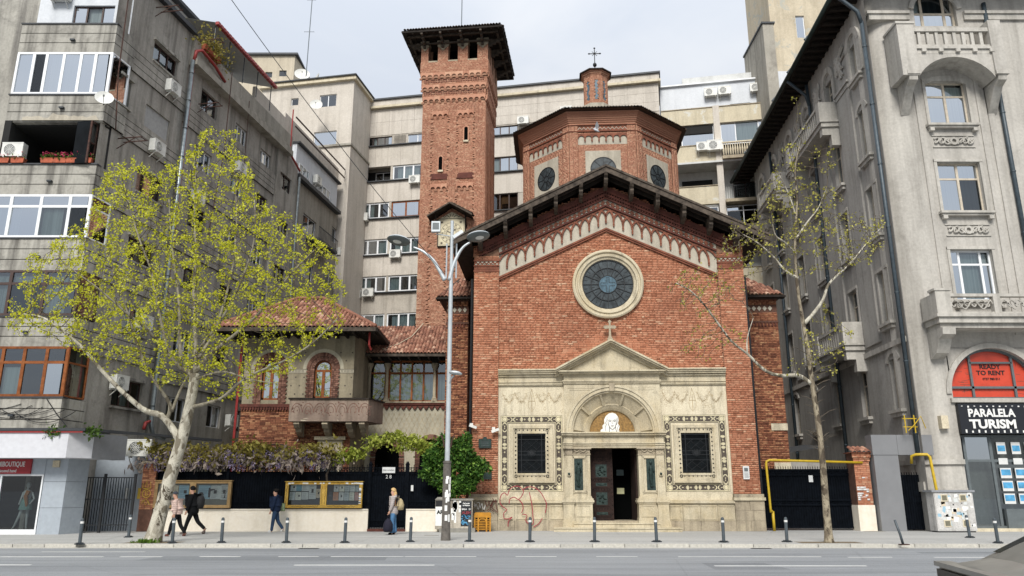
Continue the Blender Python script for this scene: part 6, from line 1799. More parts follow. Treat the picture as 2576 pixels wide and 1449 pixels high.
# mannequin in the shop window
mn = thing('mannequin', 'white striding shop mannequin with mint skirt and orange scarf behind the glass', 'mannequin', (AX-1.25, AY+.75, .12))
M['mannequin'] = plain('mannequin', '#c6cac8', 0.4, var=0.04); M['mint'] = plain('mint', '#7fa59c', 0.8); M['orange'] = plain('orange', '#b0702c', 0.8)
mb = MB(); mb.tube([(-.42,0,.03),(-.36,0,.12),(-.2,0,.55),(-.08,0,.95)], [.04,.035,.06,.09], 8); mb.tube([(.12,.05,.03),(.1,.05,.12),(.07,.04,.55),(.05,.03,.95)], [.04,.035,.06,.09], 8); mb.lathe([(.02,.9),(.16,.95),(.15,1.05),(.12,1.2),(.17,1.38),(.15,1.5),(.05,1.56),(.05,1.62),(.08,1.68),(.09,1.76),(.06,1.84),(.0,1.86)], 12)
mb.tube([(.17,0,1.45),(.26,.05,1.2),(.2,-.1,1.0)], [.045,.035,.03], 7); mb.tube([(-.17,0,1.45),(-.25,.03,1.2),(-.24,-.08,.98)], [.045,.035,.03], 7); mb.build('body', M['mannequin'], mn, smooth=True)
mb = MB(); mb.lathe([(.17,1.2),(.21,1.0),(.25,.78)], 14, caps=False); mb.build('skirt', M['mint'], mn)
mb = MB(); mb.tube([(.1,-.12,1.5),(.05,-.18,1.3),(.12,-.17,1.0),(.1,-.15,.85)], [.09,.08,.06,.03], 7); mb.build('scarf', M['orange'], mn)
for i, (x, z, mtl) in enumerate(((-2.9,1.28,'graffiti_yellow'),(-2.9,1.52,'paper'))): MB().box(x-.2,x+.1,-.04,-.035,z,z+.2).build('window_notice', M[mtl] if mtl != 'paper' else M['sign_white'], blk)
MB().box(.05,.3,-.08,0.0,2.52,2.78).build('alarm_box', M['stone_pale'], blk)
# barred passage gate beside the shop
pg = thing('barred_passage_gate', 'black barred gate closing the passage beside the boutique', 'gate', (-16.5, 32.5, 0), R(6))
for i in range(21):
 x = -1.02+i*.10; obj('bar', bar_me, pg, (x,0,.08), (0,0,0), (1,1,2.05))
mb = MB()
for z in (.3,1.3,2.15): mb.box(-1.08,1.15,-.02,.02,z-.02,z+.02)
mb.build('rail', M['iron'], pg)
for x in (-1.08,-.05,1.12): MB().box(x-.045,x+.045,-.05,.05,0,2.3).build('post', M['iron'], pg)
mb = MB(); mb.quad((-1.2,1.6,0),(1.8,1.8,0),(1.8,1.8,3.2),(-1.2,1.6,3.2)); mb.build('passage_door', M['clad_grey'], pg)
for x, mt in ((.25,'paper'),(.75,'graffiti_yellow'),(.95,'graffiti_yellow')): MB().box(x,x+.12,1.5,1.52,1.3,1.75).build('notice', M['sign_white'] if mt == 'paper' else M[mt], pg)
mb = MB()
for k in range(6): x0_, x1_ = -4.3+k*.5, -1.6+k*.45; mb.tube([(x0_+(x1_-x0_)*t, -.03-.01*k, 5.0-.06*k-(.25+.1*(k%3))*4*t*(1-t)) for t in np.linspace(0,1,14)], .014, 4)
mb.tube([(-.6,-.04,5.2),(-.1,-.06,4.6),(.4,-.1,4.1)], .02, 4); mb.build('slack_cables', M['ink'], blk)
Rg = np.random.RandomState(15)
for x in (.3,1.9): leaf_cloud('canopy_weeds', np.c_[x+Rg.normal(size=120)*.16, -.85+Rg.normal(size=120)*.06, 3.86+Rg.normal(size=120)*.1], .08, M['leaf_balcony'], blk, 3, .3, 2.0)
# tall drainpipe
dp = thing('drainpipe', 'tall zinc drainpipe with red upper bend beside the corner block windows', 'drainpipe', (AX, AY, 0), R(80.7))
mb = MB(); mb.tube([(5.75,-.12,23.9),(5.75,-.12,14),(5.8,-.12,4.7),(5.95,-.2,4.2),(6.6,-.4,4.05)], .11, 8); mb.build('pipe', M['zinc'], dp, smooth=True)
mb = MB(); mb.tube([(5.95,-.10,24.3),(5.95,-.10,4.6)], .035, 6); mb.tube([(8.6,-.35,24.2),(7.5,-.35,24.55),(6.2,-.3,24.75),(5.85,-.2,24.5),(5.8,-.15,23.9)], .09, 7); mb.tube([(5.2,-.2,4.4),(5.35,-.15,4.7),(5.7,-.12,4.8)], .08, 7); mb.build('bend', M['red_paint'], dp, smooth=True)
mb = MB()
for z in np.arange(5.5,23.5,1.6): MB().lathe([(.125,0),(.125,.05)],8,(5.76,-.12,z)).build('clamp', M['dark_metal'], dp)

# ================================================================ second block along the side street
b2 = thing('terraced_apartment_block', 'dark grey apartment block with roof terrace awning behind the plane tree', 'building', (AX, AY, 0))
BW = [(7.35,9.0,22.0,23.2),(11.1,12.5,21.95,23.0),(14.3,15.7,21.9,22.8),(16.9,18.6,21.2,22.3),(16.95,18.6,18.2,19.1)]
for zf in (18.6,15.2,11.8,8.4,5.0):
 for a, b in ((7.35,9.0),(11.1,12.5),(14.3,15.7)): BW.append((a,b,zf,zf+1.2))
BW += [(16.95,18.6,14.9,15.9),(16.95,18.6,11.6,12.6),(16.95,18.6,8.2,9.2),(11.6,12.4,5.0,5.01)]
BW = [h for h in BW if h[3]-h[2] > .1]
mb = MB(); mb.wall(5.8, 17.5, 0, 24.0, [h for h in BW if h[1] < 17], .2, .3); side(SA, b2, 'side_wall', 'conc_side', mb)
mb = MB(); mb.wall(16.4, 19.4, 0, 23.9, [h for h in BW if h[0] > 16], .05, .3); mb.quad((16.4,.2,0),(16.4,.05,0),(16.4,.05,23.9),(16.4,.2,23.9)); mb.quad((19.4,.05,0),(19.4,5,0),(19.4,5,23.9),(19.4,.05,23.9)); side(SA, b2, 'side_bay', 'conc_side', mb)
mb = MB(); mb.box(5.9,19.3,.7,5,0,23.9); side(SA, b2, 'core', 'conc', mb)
for i, (a, b, c, d) in enumerate(BW):
 win(b2, ('frame_brown','frame_white','frame_white','frame_brown')[i % 4], a, b, c, d, .2 if b < 17 else .05, (1,1,1) if i % 3 else (1,1), None, 'pane', ('curtain', [(.1,.5,0,1)]) if i % 2 else None, .06, .16, SA)
for z in (20.7,17.3,13.9,10.5,7.1): grooved(b2, 5.82, 16.38, z-.3, z+1.05, 4, .12, .12, 'conc_side', SA)
MB().box(5.8,17.7,-.35,.6,23.7,24.05).build('cornice', M['conc_old'], b2, loc=SA[0], rotz=SA[1])
MB().box(5.8,17.7,-.2,.4,24.05,24.35).build('cornice', M['conc_old'], b2, loc=SA[0], rotz=SA[1])
MB().box(5.8,18.0,-.1,.1,24.35,25.25).build('terrace_parapet', M['conc_old'], b2, loc=SA[0], rotz=SA[1])
MB().box(12.8,17.6,.1,.3,25.25,26.3).build('terrace_screen', M['beige'], b2, loc=SA[0], rotz=SA[1])
mb = MB(); mb.wall(5.8, 13, 24, 28.2, [(6.8,8.2,25.5,27.2),(9.2,11,25.5,27.3)], 2.0, .2); side(SA, b2, 'penthouse_wall', 'white_wall', mb)
win(b2, 'frame_white', 6.8, 8.2, 25.5, 27.2, 2.0, (1,1), None, 'pane_sky', None, fr=SA); win(b2, 'frame_white', 9.2, 11, 25.5, 27.3, 2.0, (1,1,1), None, 'pane_sky', None, fr=SA)
mb = MB(); mb.add([(7.0,-.45,26.9),(14.2,-.45,26.9),(14.2,2.2,27.6),(7.0,2.2,27.6),(7.0,-.45,27.0),(14.2,-.45,27.0),(14.2,2.2,27.7),(7.0,2.2,27.7)],[(3,2,1,0),(4,5,6,7),(0,1,5,4),(1,2,6,5)]); aw = side(SA, b2, 'awning', 'shutter', mb)
mb = MB()
for k in range(24): x = 7.1+k*.305; mb.box(x-.12,x+.12,-.6,-.4,26.86,27.04)
mb.build('awning_tiles', M['red_paint'], b2, loc=SA[0], rotz=SA[1])
mb = MB()
for x in (7.2,8.8,10.5,12.2,14.0): mb.tube([(x,-.3,25.2),(x,-.3,26.9)], .03, 5)
mb.build('awning_post', M['dark_metal'], b2, loc=SA[0], rotz=SA[1])
MB().box(6.0,13.2,1.6,5,28.2,28.4).build('roof_edge', M['roof_metal'], b2, loc=SA[0], rotz=SA[1])
# rusty iron brackets on the walls
for i, (u, z) in enumerate(((1.2,17.2),(7.0,22.0),(2.6,25.0),(6.5,25.6))):
 ir = thing('wall_bracket', ('rusty iron wall bracket beside the open loggia','rusty iron wall bracket right of the drainpipe top','rusty iron bracket high on the left block edge','rusty iron bracket below the roof terrace plants')[i], 'bracket', (AX, AY, 0), R(80.7), 'rusty iron brackets')
 mb = MB(); mb.bar((u,.1,z),(u,-1.1,z),.04); mb.bar((u+.4,.1,z),(u+.4,-1.1,z),.04); mb.bar((u,.1,z-.5),(u,-.8,z),.03); mb.bar((u,-1.05,z),(u+.4,-1.05,z),.035); mb.build('frame', M['rust'], ir)
mb = MB(); mb.tube([(.2,-.2,24.2),(.25,-.2,20),(.6,-.2,17.3)], .03, 5); mb.tube([(9.0,-.5,25.0),(9.0,-.5,20.0),(8.6,-.3,15)], .025, 5); mb.tube([(11.6,-.25,24.6),(11.6,-.3,20.5)], .02, 5)
hc = mb.build('hanging_cables', M['rust'], None); hc.location = (AX,AY,0); hc.rotation_euler = (0,0,R(80.7)); tag(hc, 'rusty cables hanging down the left apartment walls', 'cable')
# terrace plants
tp = thing('terrace_plants', 'bushy potted plants on the roof terrace above the red pipe', 'plant', (AX, AY, 0), R(80.7))
Rg = np.random.RandomState(5); n = 900
leaf_cloud('foliage', np.c_[7.2+Rg.normal(size=n)*.7, -.2+Rg.normal(size=n)*.3, 25.5+Rg.normal(size=n)*.35], .11, M['leaf_wisteria'], tp, 31)
MB().box(6.4,8.0,-.35,.0,25.0,25.3).build('trough', M['terracotta_pot'], tp, loc=(0,0,0))

# ================================================================ third block
b3 = thing('panelled_apartment_block', 'grey apartment block with pale grey panel and red steel rails beside the beige block', 'building', (AX, AY, 0))
CW = [(19.9,21.7,22.9,23.45),(23.4,25.5,22.85,23.4),(21.3,23.6,19.6,21.0),(26.6,28.4,20.6,21.8),(21.3,23.6,16.4,17.6),(25.5,28,17.0,18.2),(21.3,23.6,13.0,14.2),(25.5,28,13.6,14.8),(21.3,23.6,9.6,10.8)]
mb = MB(); mb.wall(19.4, 29.2, 0, 23.2, [h for h in CW if h[3] < 22.5], .3, .3); side(SA, b3, 'side_wall', 'conc_old', mb)
mb = MB(); mb.box(19.4,27,.25,.6,23.2,25.5); side(SA, b3, 'grey_panel', 'penthouse', mb)
mb = MB(); mb.box(19.4,27.2,-.1,.7,22.95,23.2); mb.box(19.3,27.2,-.0,.8,25.5,25.62); side(SA, b3, 'ledge', 'roof_metal', mb)
mb = MB(); mb.box(19.4,29.0,.9,5,0,27.0); side(SA, b3, 'core', 'conc_old', mb)
mb = MB(); mb.wall(17.8, 29, 25.6, 27.1, [], .5, .2); side(SA, b3, 'terrace_wall', 'beige', mb)
for i, (a, b, c, d) in enumerate(CW):
 if d > 22.5: win(b3, 'frame_white', a, b, 23.55, 24.2, .22, (1,1,1), None, 'pane', None, .05, .0, SA, .3)
 else: win(b3, 'frame_white', a, b, c, d, .3, (1,1), None, 'pane', ('curtain_pale', [(0,.6,0,1)]), .06, .15, SA)
mb = MB(); mb.tube([(17.7,-.1,27.2),(17.7,-.1,24.2)], .05, 6); mb.tube([(17.7,-.1,23.95),(19.3,-.15,23.3)], .07, 6); mb.build('red_pipe', M['red_paint'], b3, loc=SA[0], rotz=SA[1])
mb = MB()
for z in (26.9, 26.2): mb.bar((18.2,-.1,z),(27.5,-.1,z),.08)
mb.build('steel_rail', M['frame_brown'], b3, loc=SA[0], rotz=SA[1])
mb = MB(); mb.tube([(19.45,-.1,22.9),(19.45,-.1,8)], .09, 7); mb.build('downpipe', M['zinc'], b3, loc=SA[0], rotz=SA[1])
mb = MB(); mb.box(22.0,25.5,-.7,.3,19.1,19.3)
for k in range(16): mb.bar((22+k*.23,-.68,19.3),(22+k*.23,-.68,20.1),.025)
mb.box(22,25.5,-.7,-.66,20.1,20.15); mb.build('balcony', M['roof_metal'], b3, loc=SA[0], rotz=SA[1])

# ================================================================ long beige block closing the view behind the church
D = Face(-10.6, 62, -11)
blkD = thing('beige_apartment_block', 'long beige slab apartment block behind the bell tower and drum', 'building', (D.o[0], D.o[1], 0), R(-11))
rowsD = [(30.82,31.65),(27.5,28.8),(24.1,25.5),(20.85,22.2),(17.6,18.95),(14.4,15.75),(11.1,12.5)]
colsL = [(-3.4,.15),(.35,4.2)]
colsR = [(9.0,11.3),(12.2,15),(16,19),(20,22.5)]
holes = []
for i, (c, d) in enumerate(rowsD):
 for a, b in colsL: holes.append((a if i else a+1.1, b if i == 0 and a < 0 else b, c, d))
 for a, b in colsR: holes.append((a,b,c-.05,d))
mb = MB(); mb.wall(-3.6, 23.1, 0, 34.3, holes, 0, .35); mb.build('wall', M['beige_low'], blkD)
MB().box(-14,23.0,1.2,10,0,34.2).build('core', M['beige_low'], blkD)
MB().box(-3.8,23.3,-.35,4,34.3,34.5).build('cornice', M['stone_pale'], blkD); MB().box(-3.6,23.2,-.15,4,34.5,35.1).build('attic', M['beige'], blkD); MB().box(-3.8,23.3,-.3,4,35.1,35.25).build('roof_edge', M['roof_metal'], blkD)
pm = MB().box(0,1,-.03,.0,0,1).mesh('cladding_panel', M['beige'])
def panels(x0, x1, z0, z1, nx, nz, par=blkD, y=0, avoid=()):
 w, h = (x1-x0)/nx, (z1-z0)/nz
 for i in range(nx):
  for j in range(nz):
   a, c = x0+i*w, z0+j*h
   if any(a+w > q[0]+.05 and a < q[1]-.05 and c+h > q[2]+.05 and c < q[3]-.05 for q in avoid): continue
   obj('cladding_panel', pm, par, (a+.008, y-.0, c+.008), (0,0,0), (w-.016, 1, h-.016))
panels(9.2, 23.1, 31.75, 34.28, 11, 3); panels(-3.55, 4.4, 31.75, 34.28, 7, 2)
for i in range(len(rowsD)-1):
 zb, zt = rowsD[i+1][1]+.02, rowsD[i][0]-.12
 if i < 4:
  panels(-3.55, 4.4, zb, zt, 7, 1); panels(9.1, 23.0, zb, zt, 11, 1)
for i, (c, d) in enumerate(rowsD):
 MB().box(-3.7,23.1,-.22,.0,c-.12,c-.04).build('ledge', M['roof_metal'], blkD)
 for j, (a, b) in enumerate(colsL):
  if i == 0:
   if j == 0: win(blkD, 'frame_brown', a+1.1, b, c, d, 0, (1,.6,1,1), None, 'pane_sky', ('curtain_pale',[(.3,.9,0,1)]))
   else: win(blkD, 'frame_white', 1.6, b, c, d, 0, (1,1,1), None, 'pane_sky', None); MB().box(a,1.6,-.0,.02,c,d).build('infill', M['beige'], blkD)
  elif i == 1 and j == 0:
   mb = MB(); mb.quad((a,1.1,c),(b,1.1,c),(b,1.1,d),(a,1.1,d)); mb.build('loggia_wall', M['terrace_dark'], blkD)
   win(blkD, 'frame_white', -1.6, -.2, c, d-.1, .95, (1,1), None, 'pane_dark', ('curtain_pale',[(0,.4,0,1)]))
  else:
   fm = 'wood_window' if (i == 2 and j == 1) else 'frame_white'
   win(blkD, fm, a, b, c, d, 0, (1,1,1,1) if j == 0 else ((1,.8,1,1) if fm != 'wood_window' else (1,.9,1.1)), None, ('pane','pane_sky')[(i+j)%2], ('curtain_pale', [(.02,.3,0,1),(.52,.98,0,1)] if (i+j) % 2 else [(.1,.6,0,1)]), .11, .10)
 for j, (a, b) in enumerate(colsR):
  if i == 0 and j in (2,): MB().box(a,b,-.0,.02,c-.05,d).build('infill', M['beige'], blkD); continue
  fm = ('frame_brown' if j == 0 else 'frame_white')
  win(blkD, fm, a, b, c-.05, d, 0, (1,1,1), None, 'pane_sky' if i != 2 else 'pane_dark', ('curtain_bamboo', [(0,1,.45,1),(0,.4,0,1)]) if i == 2 else ('curtain_pale', [(.1,.8,0,1)]), .07, .12)
# projecting left wing of the beige block
wl0 = D.px(700, 235, -4)[0]; wr0 = D.px(886, 300, -4)[0]
wg = [D.px(790,333,-4), D.px(845,362,-4), D.px(805,240,-4), D.px(845,266,-4), D.px(733,248,-4), D.px(750,264,-4)]
mb = MB(); mb.wall(wl0-1.5, wr0, 0, 35.0, [(wg[0][0],wg[1][0],wg[1][1],wg[0][1]),(wg[2][0],wg[3][0],wg[3][1],wg[2][1]),(wg[4][0],wg[5][0],wg[5][1],wg[4][1])], -4, .3); mb.quad((wr0,-4,0),(wr0,0,0),(wr0,0,35),(wr0,-4,35)); mb.build('wing_wall', M['beige'], blkD)
MB().box(wl0-1.5,wr0-.05,-3,0,0,34.8).build('wing_core', M['beige_low'], blkD)
mb = MB(); mb.box(wl0-1.7,wr0+.25,-4.3,.2,35.0,35.2); mb.box(wl0-1.6,wr0+.15,-4.15,.2,35.2,35.4); mb.build('wing_cornice', M['stone_pale'], blkD)
MB().box(wl0-1.7,wr0+.25,-4.3,.2,35.4,35.5).build('wing_roof', M['roof_metal'], blkD)
win(blkD, 'frame_white', wg[0][0],wg[1][0],wg[1][1],wg[0][1], -4, (1,), None, 'pane_sky', None); win(blkD, 'frame_white', wg[2][0],wg[3][0],wg[3][1],wg[2][1], -4, (1,1), None, 'pane', None); win(blkD, 'frame_white', wg[4][0],wg[5][0],wg[5][1],wg[4][1], -4, (1,), None, 'pane', None)
MB().box(wl0-1.5,wr0+.1,-4.15,.1,wg[1][1]-.25,wg[1][1]-.08).build('ledge', M['conc_old'], blkD)
# rooftop cabin
p0, p1 = at(628,150,68), at(743,134,68)
cab = thing('rooftop_lift_house', 'cream rooftop cabin with two small square windows', 'building', ((p0.x+p1.x)/2, 68, 34))
hw_ = (p1.x-p0.x)/2; zt = 9.2
wv = [(at(687,187,68), at(712,184,68))]
sq = [(at(668,181,68).x-cab.location.x, at(684,195,68)), (at(703,177,68).x-cab.location.x, at(720,192,68))]
hl = [(sq[0][0], sq[0][1].x-cab.location.x, sq[0][1].z-34, at(668,181,68).z-34), (sq[1][0], sq[1][1].x-cab.location.x, sq[1][1].z-34, at(703,177,68).z-34)]
mb = MB(); mb.wall(-hw_-2, hw_, 0, zt, hl, 0, .3); mb.quad((hw_,0,0),(hw_+.5,6,0),(hw_+.5,6,zt),(hw_,0,zt)); mb.build('wall', M['cream_roof'], cab)
for h in hl: win(cab, 'frame_grey', *h, 0, (1,), None, 'pane_dark', None)
MB().box(-hw_-2.2,hw_+.3,-.25,6,zt,zt+.2).build('roof', M['roof_metal'], cab)

# ================================================================ white and yellow block at the right rear
blkG = thing('yellow_apartment_block', 'pale yellow apartment block with white top floor beyond the octagonal drum', 'building', (D.o[0], D.o[1], 0), R(-11))
G0_, G1_ = 23.2, 33.5
mb = MB(); mb.wall(G0_, G1_, 31.6, 34.2, [(24.55,26.85,31.75,32.15),(28.75,30.35,31.75,32.2)], .8, .25); mb.build('top_floor', M['penthouse'], blkG)
win(blkG, 'frame_brown', 24.55,26.85,31.7,32.15, .8, (1,1,1), None, 'pane_sky', None); win(blkG, 'frame_brown', 28.75,30.35,31.7,32.2, .8, (1,1), None, 'pane_sky', None)
MB().box(G0_,G1_,.6,6,34.2,34.3).build('roof_edge', M['frame_white'], blkG); MB().box(25.1,32,1.5,6,34.3,35.3).build('attic', M['white_wall'], blkG)
for k, (zb, zt_) in enumerate(((30.25,31.65),(26.9,28.4),(23.4,24.9),(20.0,21.5),(16.6,18.1))):
 for (a, b) in ((G0_,27.3),(27.75,G1_)):
  if k in (1,2) and a > 27: continue
  MB().box(a, b, -.0, .3, zb, zt_).build('parapet', M['yellow_wall'], blkG)
  MB().box(a, b, -.06, .32, zt_, zt_+.06).build('coping', M['stone_dirty'], blkG)
MB().box(27.28,27.77,-.08,.4,10,31.75).build('pier', M['beige'], blkG)
MB().box(G0_,G1_,1.6,8,8,31.6).build('core', M['white_wall'], blkG)
win(blkG, 'frame_white', 23.6,27.25,28.42,30.25, .1, (1,2.2), None, 'pane_sky', ('curtain_pale', [(.5,.9,0,.6)])); win(blkG, 'frame_white', 27.8,31.6,28.42,30.3, .1, (1.3,2,1), None, 'pane_sky', ('curtain_pale', [(0,1,0,1)]))
MB().box(24.4,27.2,.12,.2,29.5,30.2).build('roller_blind', M['terrace_dark'], blkG)
mb = MB(); mb.box(27.75,31.8,-.55,.3,26.9,27.15); mb.build('balcony_slab', M['stone_dirty'], blkG)
mb = MB()
for i in range(22): x = 27.85+i*.18; mb.lathe([(.03,0),(.05,.2),(.075,.45),(.04,.75),(.035,1.0)], 6, (x,-.5,27.2))
mb.box(27.75,31.8,-.58,-.42,28.2,28.3); mb.build('baluster', M['stone_pale'], blkG)
mb = MB(); mb.box(G0_,31.8,-.3,1.6,26.75,26.9); mb.build('balcony_ceiling', M['white_wall'], blkG)
mb = MB(); mb.box(24.6,27.0,1.45,1.6,25.05,26.0); mb.build('dark_shutter', M['terrace_dark'], blkG)
mb = MB(); mb.box(27.75,31.8,-.5,1.6,23.3,23.55); mb.build('balcony_slab', M['stone_dirty'], blkG)
mb = MB()
for i in range(24): x = 27.8+i*.165; mb.bar((x,-.45,23.55),(x,-.45,24.6),.02)
mb.box(27.75,31.8,-.47,-.43,24.6,24.64); mb.build('railing', M['iron'], blkG)
win(blkG, 'frame_brown', 28.6,31.5,23.6,25.6, 1.35, (1,1.2,1), None, 'pane_sky', None); win(blkG, 'frame_white', 27.8,31.6,21.5,23.2, .1, (1,2), .75, 'pane_sky', None); win(blkG, 'frame_white', 23.6,27.2,21.5,23.2, .1, (1,1), None, 'pane', None)
# tall peeling wall beyond the right-hand house
H0 = at(1918, 60, 54); H1 = at(1942, 55, 54)
tw_ = thing('peeling_tall_house', 'tall peeling cream house rising behind the dark eaves of the grey corner house', 'building', (H0.x, 54, 0))
M['peel'] = render_wall('peel', '#b6aa94', '#8d8472', '#c3b8a2', 0.45, '#a9a79c', patch_amt=0.56)
MB().box(0,.85,0,5,0,H0.z).build('grey_return', M['conc_old'], tw_)
mb = MB(); mb.wall(.85, 6, 0, 45, [(2.9,3.6,36.6,38.6)], .6, .3); mb.quad((.85,6,0),(.85,.6,0),(.85,.6,45),(.85,6,45)); mb.build('wall', M['peel'], tw_)
win(tw_, 'frame_white', 2.9,3.6,36.6,38.6, .6, (1,), None, 'pane_sky', None)
MB().box(-.1,.95,-.1,5,H0.z,H0.z+.15).build('coping', M['roof_metal'], tw_)
MB().box(1.0,3.2,.4,.62,30,33.5).build('pale_patch', M['penthouse'], tw_)

# ================================================================ air conditioners and dishes
SD = R(80.7)
def onS(u, d, z): return Face(AX, AY, 80.7).w(u, d, z)
def onD(u, d, z): return D.w(u, d, z)
ac((AX-3.75, AY+.25, 15.75), 0, 'air conditioner above the flower boxes on the open loggia', 1.15)
ac((AX-3.3, AY+.85, 24.1), 0, 'air conditioner above the brown window at the top left corner', 1.15)
for u, z, lab in ((4.4,21.2,'air conditioner below the high brown window of the corner block'),(3.75,17.6,'air conditioner below the grey roller shutter of the corner block'),(11.6,19.9,'air conditioner on the dark side wall just above the plane tree crown'),(3.2,6.0,'air conditioner beside the brown window behind the plane tree limb'),(4.4,9.0,'air conditioner half hidden by leaves on the corner block side'),(13.2,5.2,'air conditioner low on the dark wall behind the plane tree'),(22.7,23.7,'air conditioner on the pale grey panel of the set-back block'),(27.9,19.7,'air conditioner at the inner corner of the set-back block'),(7.6,16.5,'air conditioner under a side window right of the drainpipe')):
 ac(onS(u, .05 if u < 20 else .2, z), SD, lab, 1.1)
ac((-15.9, 33.9, 3.05), R(8), 'large air conditioner under the canopy above the passage gate', 1.25); ac((-14.75, 34.2, 2.75), R(8), 'air conditioner behind the fence pier under the wisteria', 1.1)
for (px, py), lab in (((899,322),'air conditioner on the beige wing beside the ledge'),((903,466),'air conditioner below the open loggia of the beige block'),((1045,456),'air conditioner beside the bell tower, top one of its left side'),((889,560),'air conditioner left one of the pair under the four-pane window'),((914,551),'air conditioner right one of the pair under the four-pane window'),((996,643),'air conditioner left of the street lamp arm on the beige block'),((896,745),'air conditioner left one of the pair above the hip roof'),((928,740),'air conditioner right one of the pair above the hip roof')):
 u, z = D.px(px, py, -.1); ac(onD(u, -.1 if px != 899 else -1.5, z-.25), R(-11), lab, 1.2)
for (px, py), lab in (((1317,308),'air conditioner on the slab facade left of the octagonal drum'),((1425,283),'air conditioner peeping over the drum roof left of the lantern')):
 u, z = D.px(px, py, -.1); ac(onD(u, -.1, z-.25), R(-11), lab, 1.2)
for (px, py, dd), lab in (((1787,237,.7),'left air conditioner of the three on the white top floor'),((1822,233,.7),'middle air conditioner of the three on the white top floor'),((1902,225,.7),'right air conditioner of the three on the white top floor'),((1768,373,-.1),'left air conditioner of the pair under the blinds of the yellow block'),((1798,373,-.1),'dark fanned right air conditioner of the pair on the yellow block')):
 u, z = D.px(px, py, dd); ac(onD(u, dd, z-.3), R(-11), lab, 1.25 if px != 1798 else 1.5)
dish((AX+.1, AY-.35, 18.35), R(25), R(-20), 'white satellite dish at the corner of the white glazed balcony', .38)
pA = at(797,268,57.5); dish((pA.x,57.3,pA.z), R(10), R(-15), 'satellite dish on the beige wing below the roof edge', .5)
pA = at(760,190,60); dish((pA.x,60,pA.z), R(15), R(-20), 'left rooftop satellite dish in front of the cream cabin', .65)
pA = at(797,203,60); dish((pA.x,60,pA.z), R(-55), R(-20), 'right rooftop satellite dish beside the cream cabin', .65)
an = thing('antenna_mast', 'tall thin antenna mast with crossbar on the left roof', 'antenna', at(768,210,60))
z0 = at(768,210,60).z; zt = at(780,-60,60).z
mb = MB(); mb.tube([(0,0,-1),(.05,0,zt-z0)], .04, 5); z = at(777,80,60).z-z0; mb.bar((-.45,0,z),(.45,0,z),.03); z2_ = at(779,0,60).z-z0; mb.bar((-.4,0,z2_),(.4,0,z2_),.03)
for k in range(5): mb.bar((-.2+.1*k,-.3,z2_+.25),(-.2+.1*k,.3,z2_+.25),.015)
mb.build('mast', M['pipe_blue'], an)
# ================================================================ grey house on the right
M['render_grey'] = render_wall('render_grey', '#a6a29b', '#77736c', '#b4b0a8', 0.55)
M['render_side'] = render_wall('render_side', '#999690', '#6b6863', '#a6a39d', 0.5)
M['render_trim'] = render_wall('render_trim', '#aba79f', '#69665f', '#b9b5ad', 0.55)
M['tile_red'] = plain('tile_red', '#a86654', 0.8, var=0.2)
RX, RY = 17.4, 33.65
rb = thing('grey_corner_house', 'ornate grey rendered corner house with stone balconies above the travel agency', 'building', (RX, RY, 0))
SRf = ((0,0,0), R(-93.7))           # side frame: x towards the street, y into the house
# rounded corner between side wall and front
cx, cy, cr = 1.55, 1.35, 1.55
arc = [(cx+cr*math.cos(t), cy-.0+cr*math.sin(t)*.87) for t in np.linspace(PI, 1.5*PI, 12)]
mb = MB()
for (a, b) in zip(arc[:-1], arc[1:]): mb.quad((a[0],a[1],0),(b[0],b[1],0),(b[0],b[1],26),(a[0],a[1],26))
o = mb.build('round_corner', M['render_grey'], rb, smooth=True)
fy = arc[-1][1]                      # front plane y
FH = [(2.5,4.45,18.5,20.75),(2.5,4.5,14.1,16.55),(2.5,4.4,9.9,12.25),(2.5,4.6,23.8,25.6),(1.7,6.8,5.5,7.7),(1.75,8,0.1,5.3)]
mb = MB(); mb.wall(1.55, 14, 0, 30, FH, fy, .35); mb.build('front_wall', M['render_grey'], rb)
MB().box(1.9,14,fy+.75,8,0,30).build('core', M['render_side'], rb)
mb = MB()
for a, b in ((1.9,2.1),(4.85,5.05),(5.3,5.6)): mb.box(a,b,fy-.06,fy+.02,8.3,23)
mb.build('pilaster_strip', M['render_grey'], rb)
# front windows
def fwin(x0, x1, z0, z1, three, fmat='frame_cream'):
 w = win(rb, fmat, x0, x1, z0, z1, fy, (1,1) if not three else (1,2.1,1), .68 if not three else .72, 'pane_sky', ('curtain_pale', [(0,1,0,.95)]), .08, .22, None, .8)
 mb = MB(); mb.box(x0-.14,x0,fy-.05,fy+.02,z0,z1+.1); mb.box(x1,x1+.14,fy-.05,fy+.02,z0,z1+.1); mb.box(x0-.14,x1+.14,fy-.07,fy+.02,z1,z1+.14); mb.build('window_surround', M['render_trim'], rb)
 mb = MB(); mb.box(x0-.25,x1+.25,fy-.28,fy,z0-.16,z0-.05); mb.box(x0-.18,x1+.18,fy-.2,fy,z0-.26,z0-.16)
 for x in (x0-.05,x1+.05): mb.box(x-.1,x+.1,fy-.22,fy,z0-.42,z0-.26)
 mb.build('sill', M['render_trim'], rb)
for a, b, c, d, t in ((2.5,4.45,18.5,20.75,False),(2.5,4.5,14.1,16.55,False),(2.5,4.4,9.9,12.25,True)): fwin(a, b, c, d, t, 'frame_cream' if not t else 'frame_white')
# segmental head on the upper window
mb = MB(); mb.ringarc(3.48, 18.9, 1.95, 2.15, fy-.06, fy+.02, R(60), R(120), 10); mb.build('segment_head', M['render_trim'], rb)
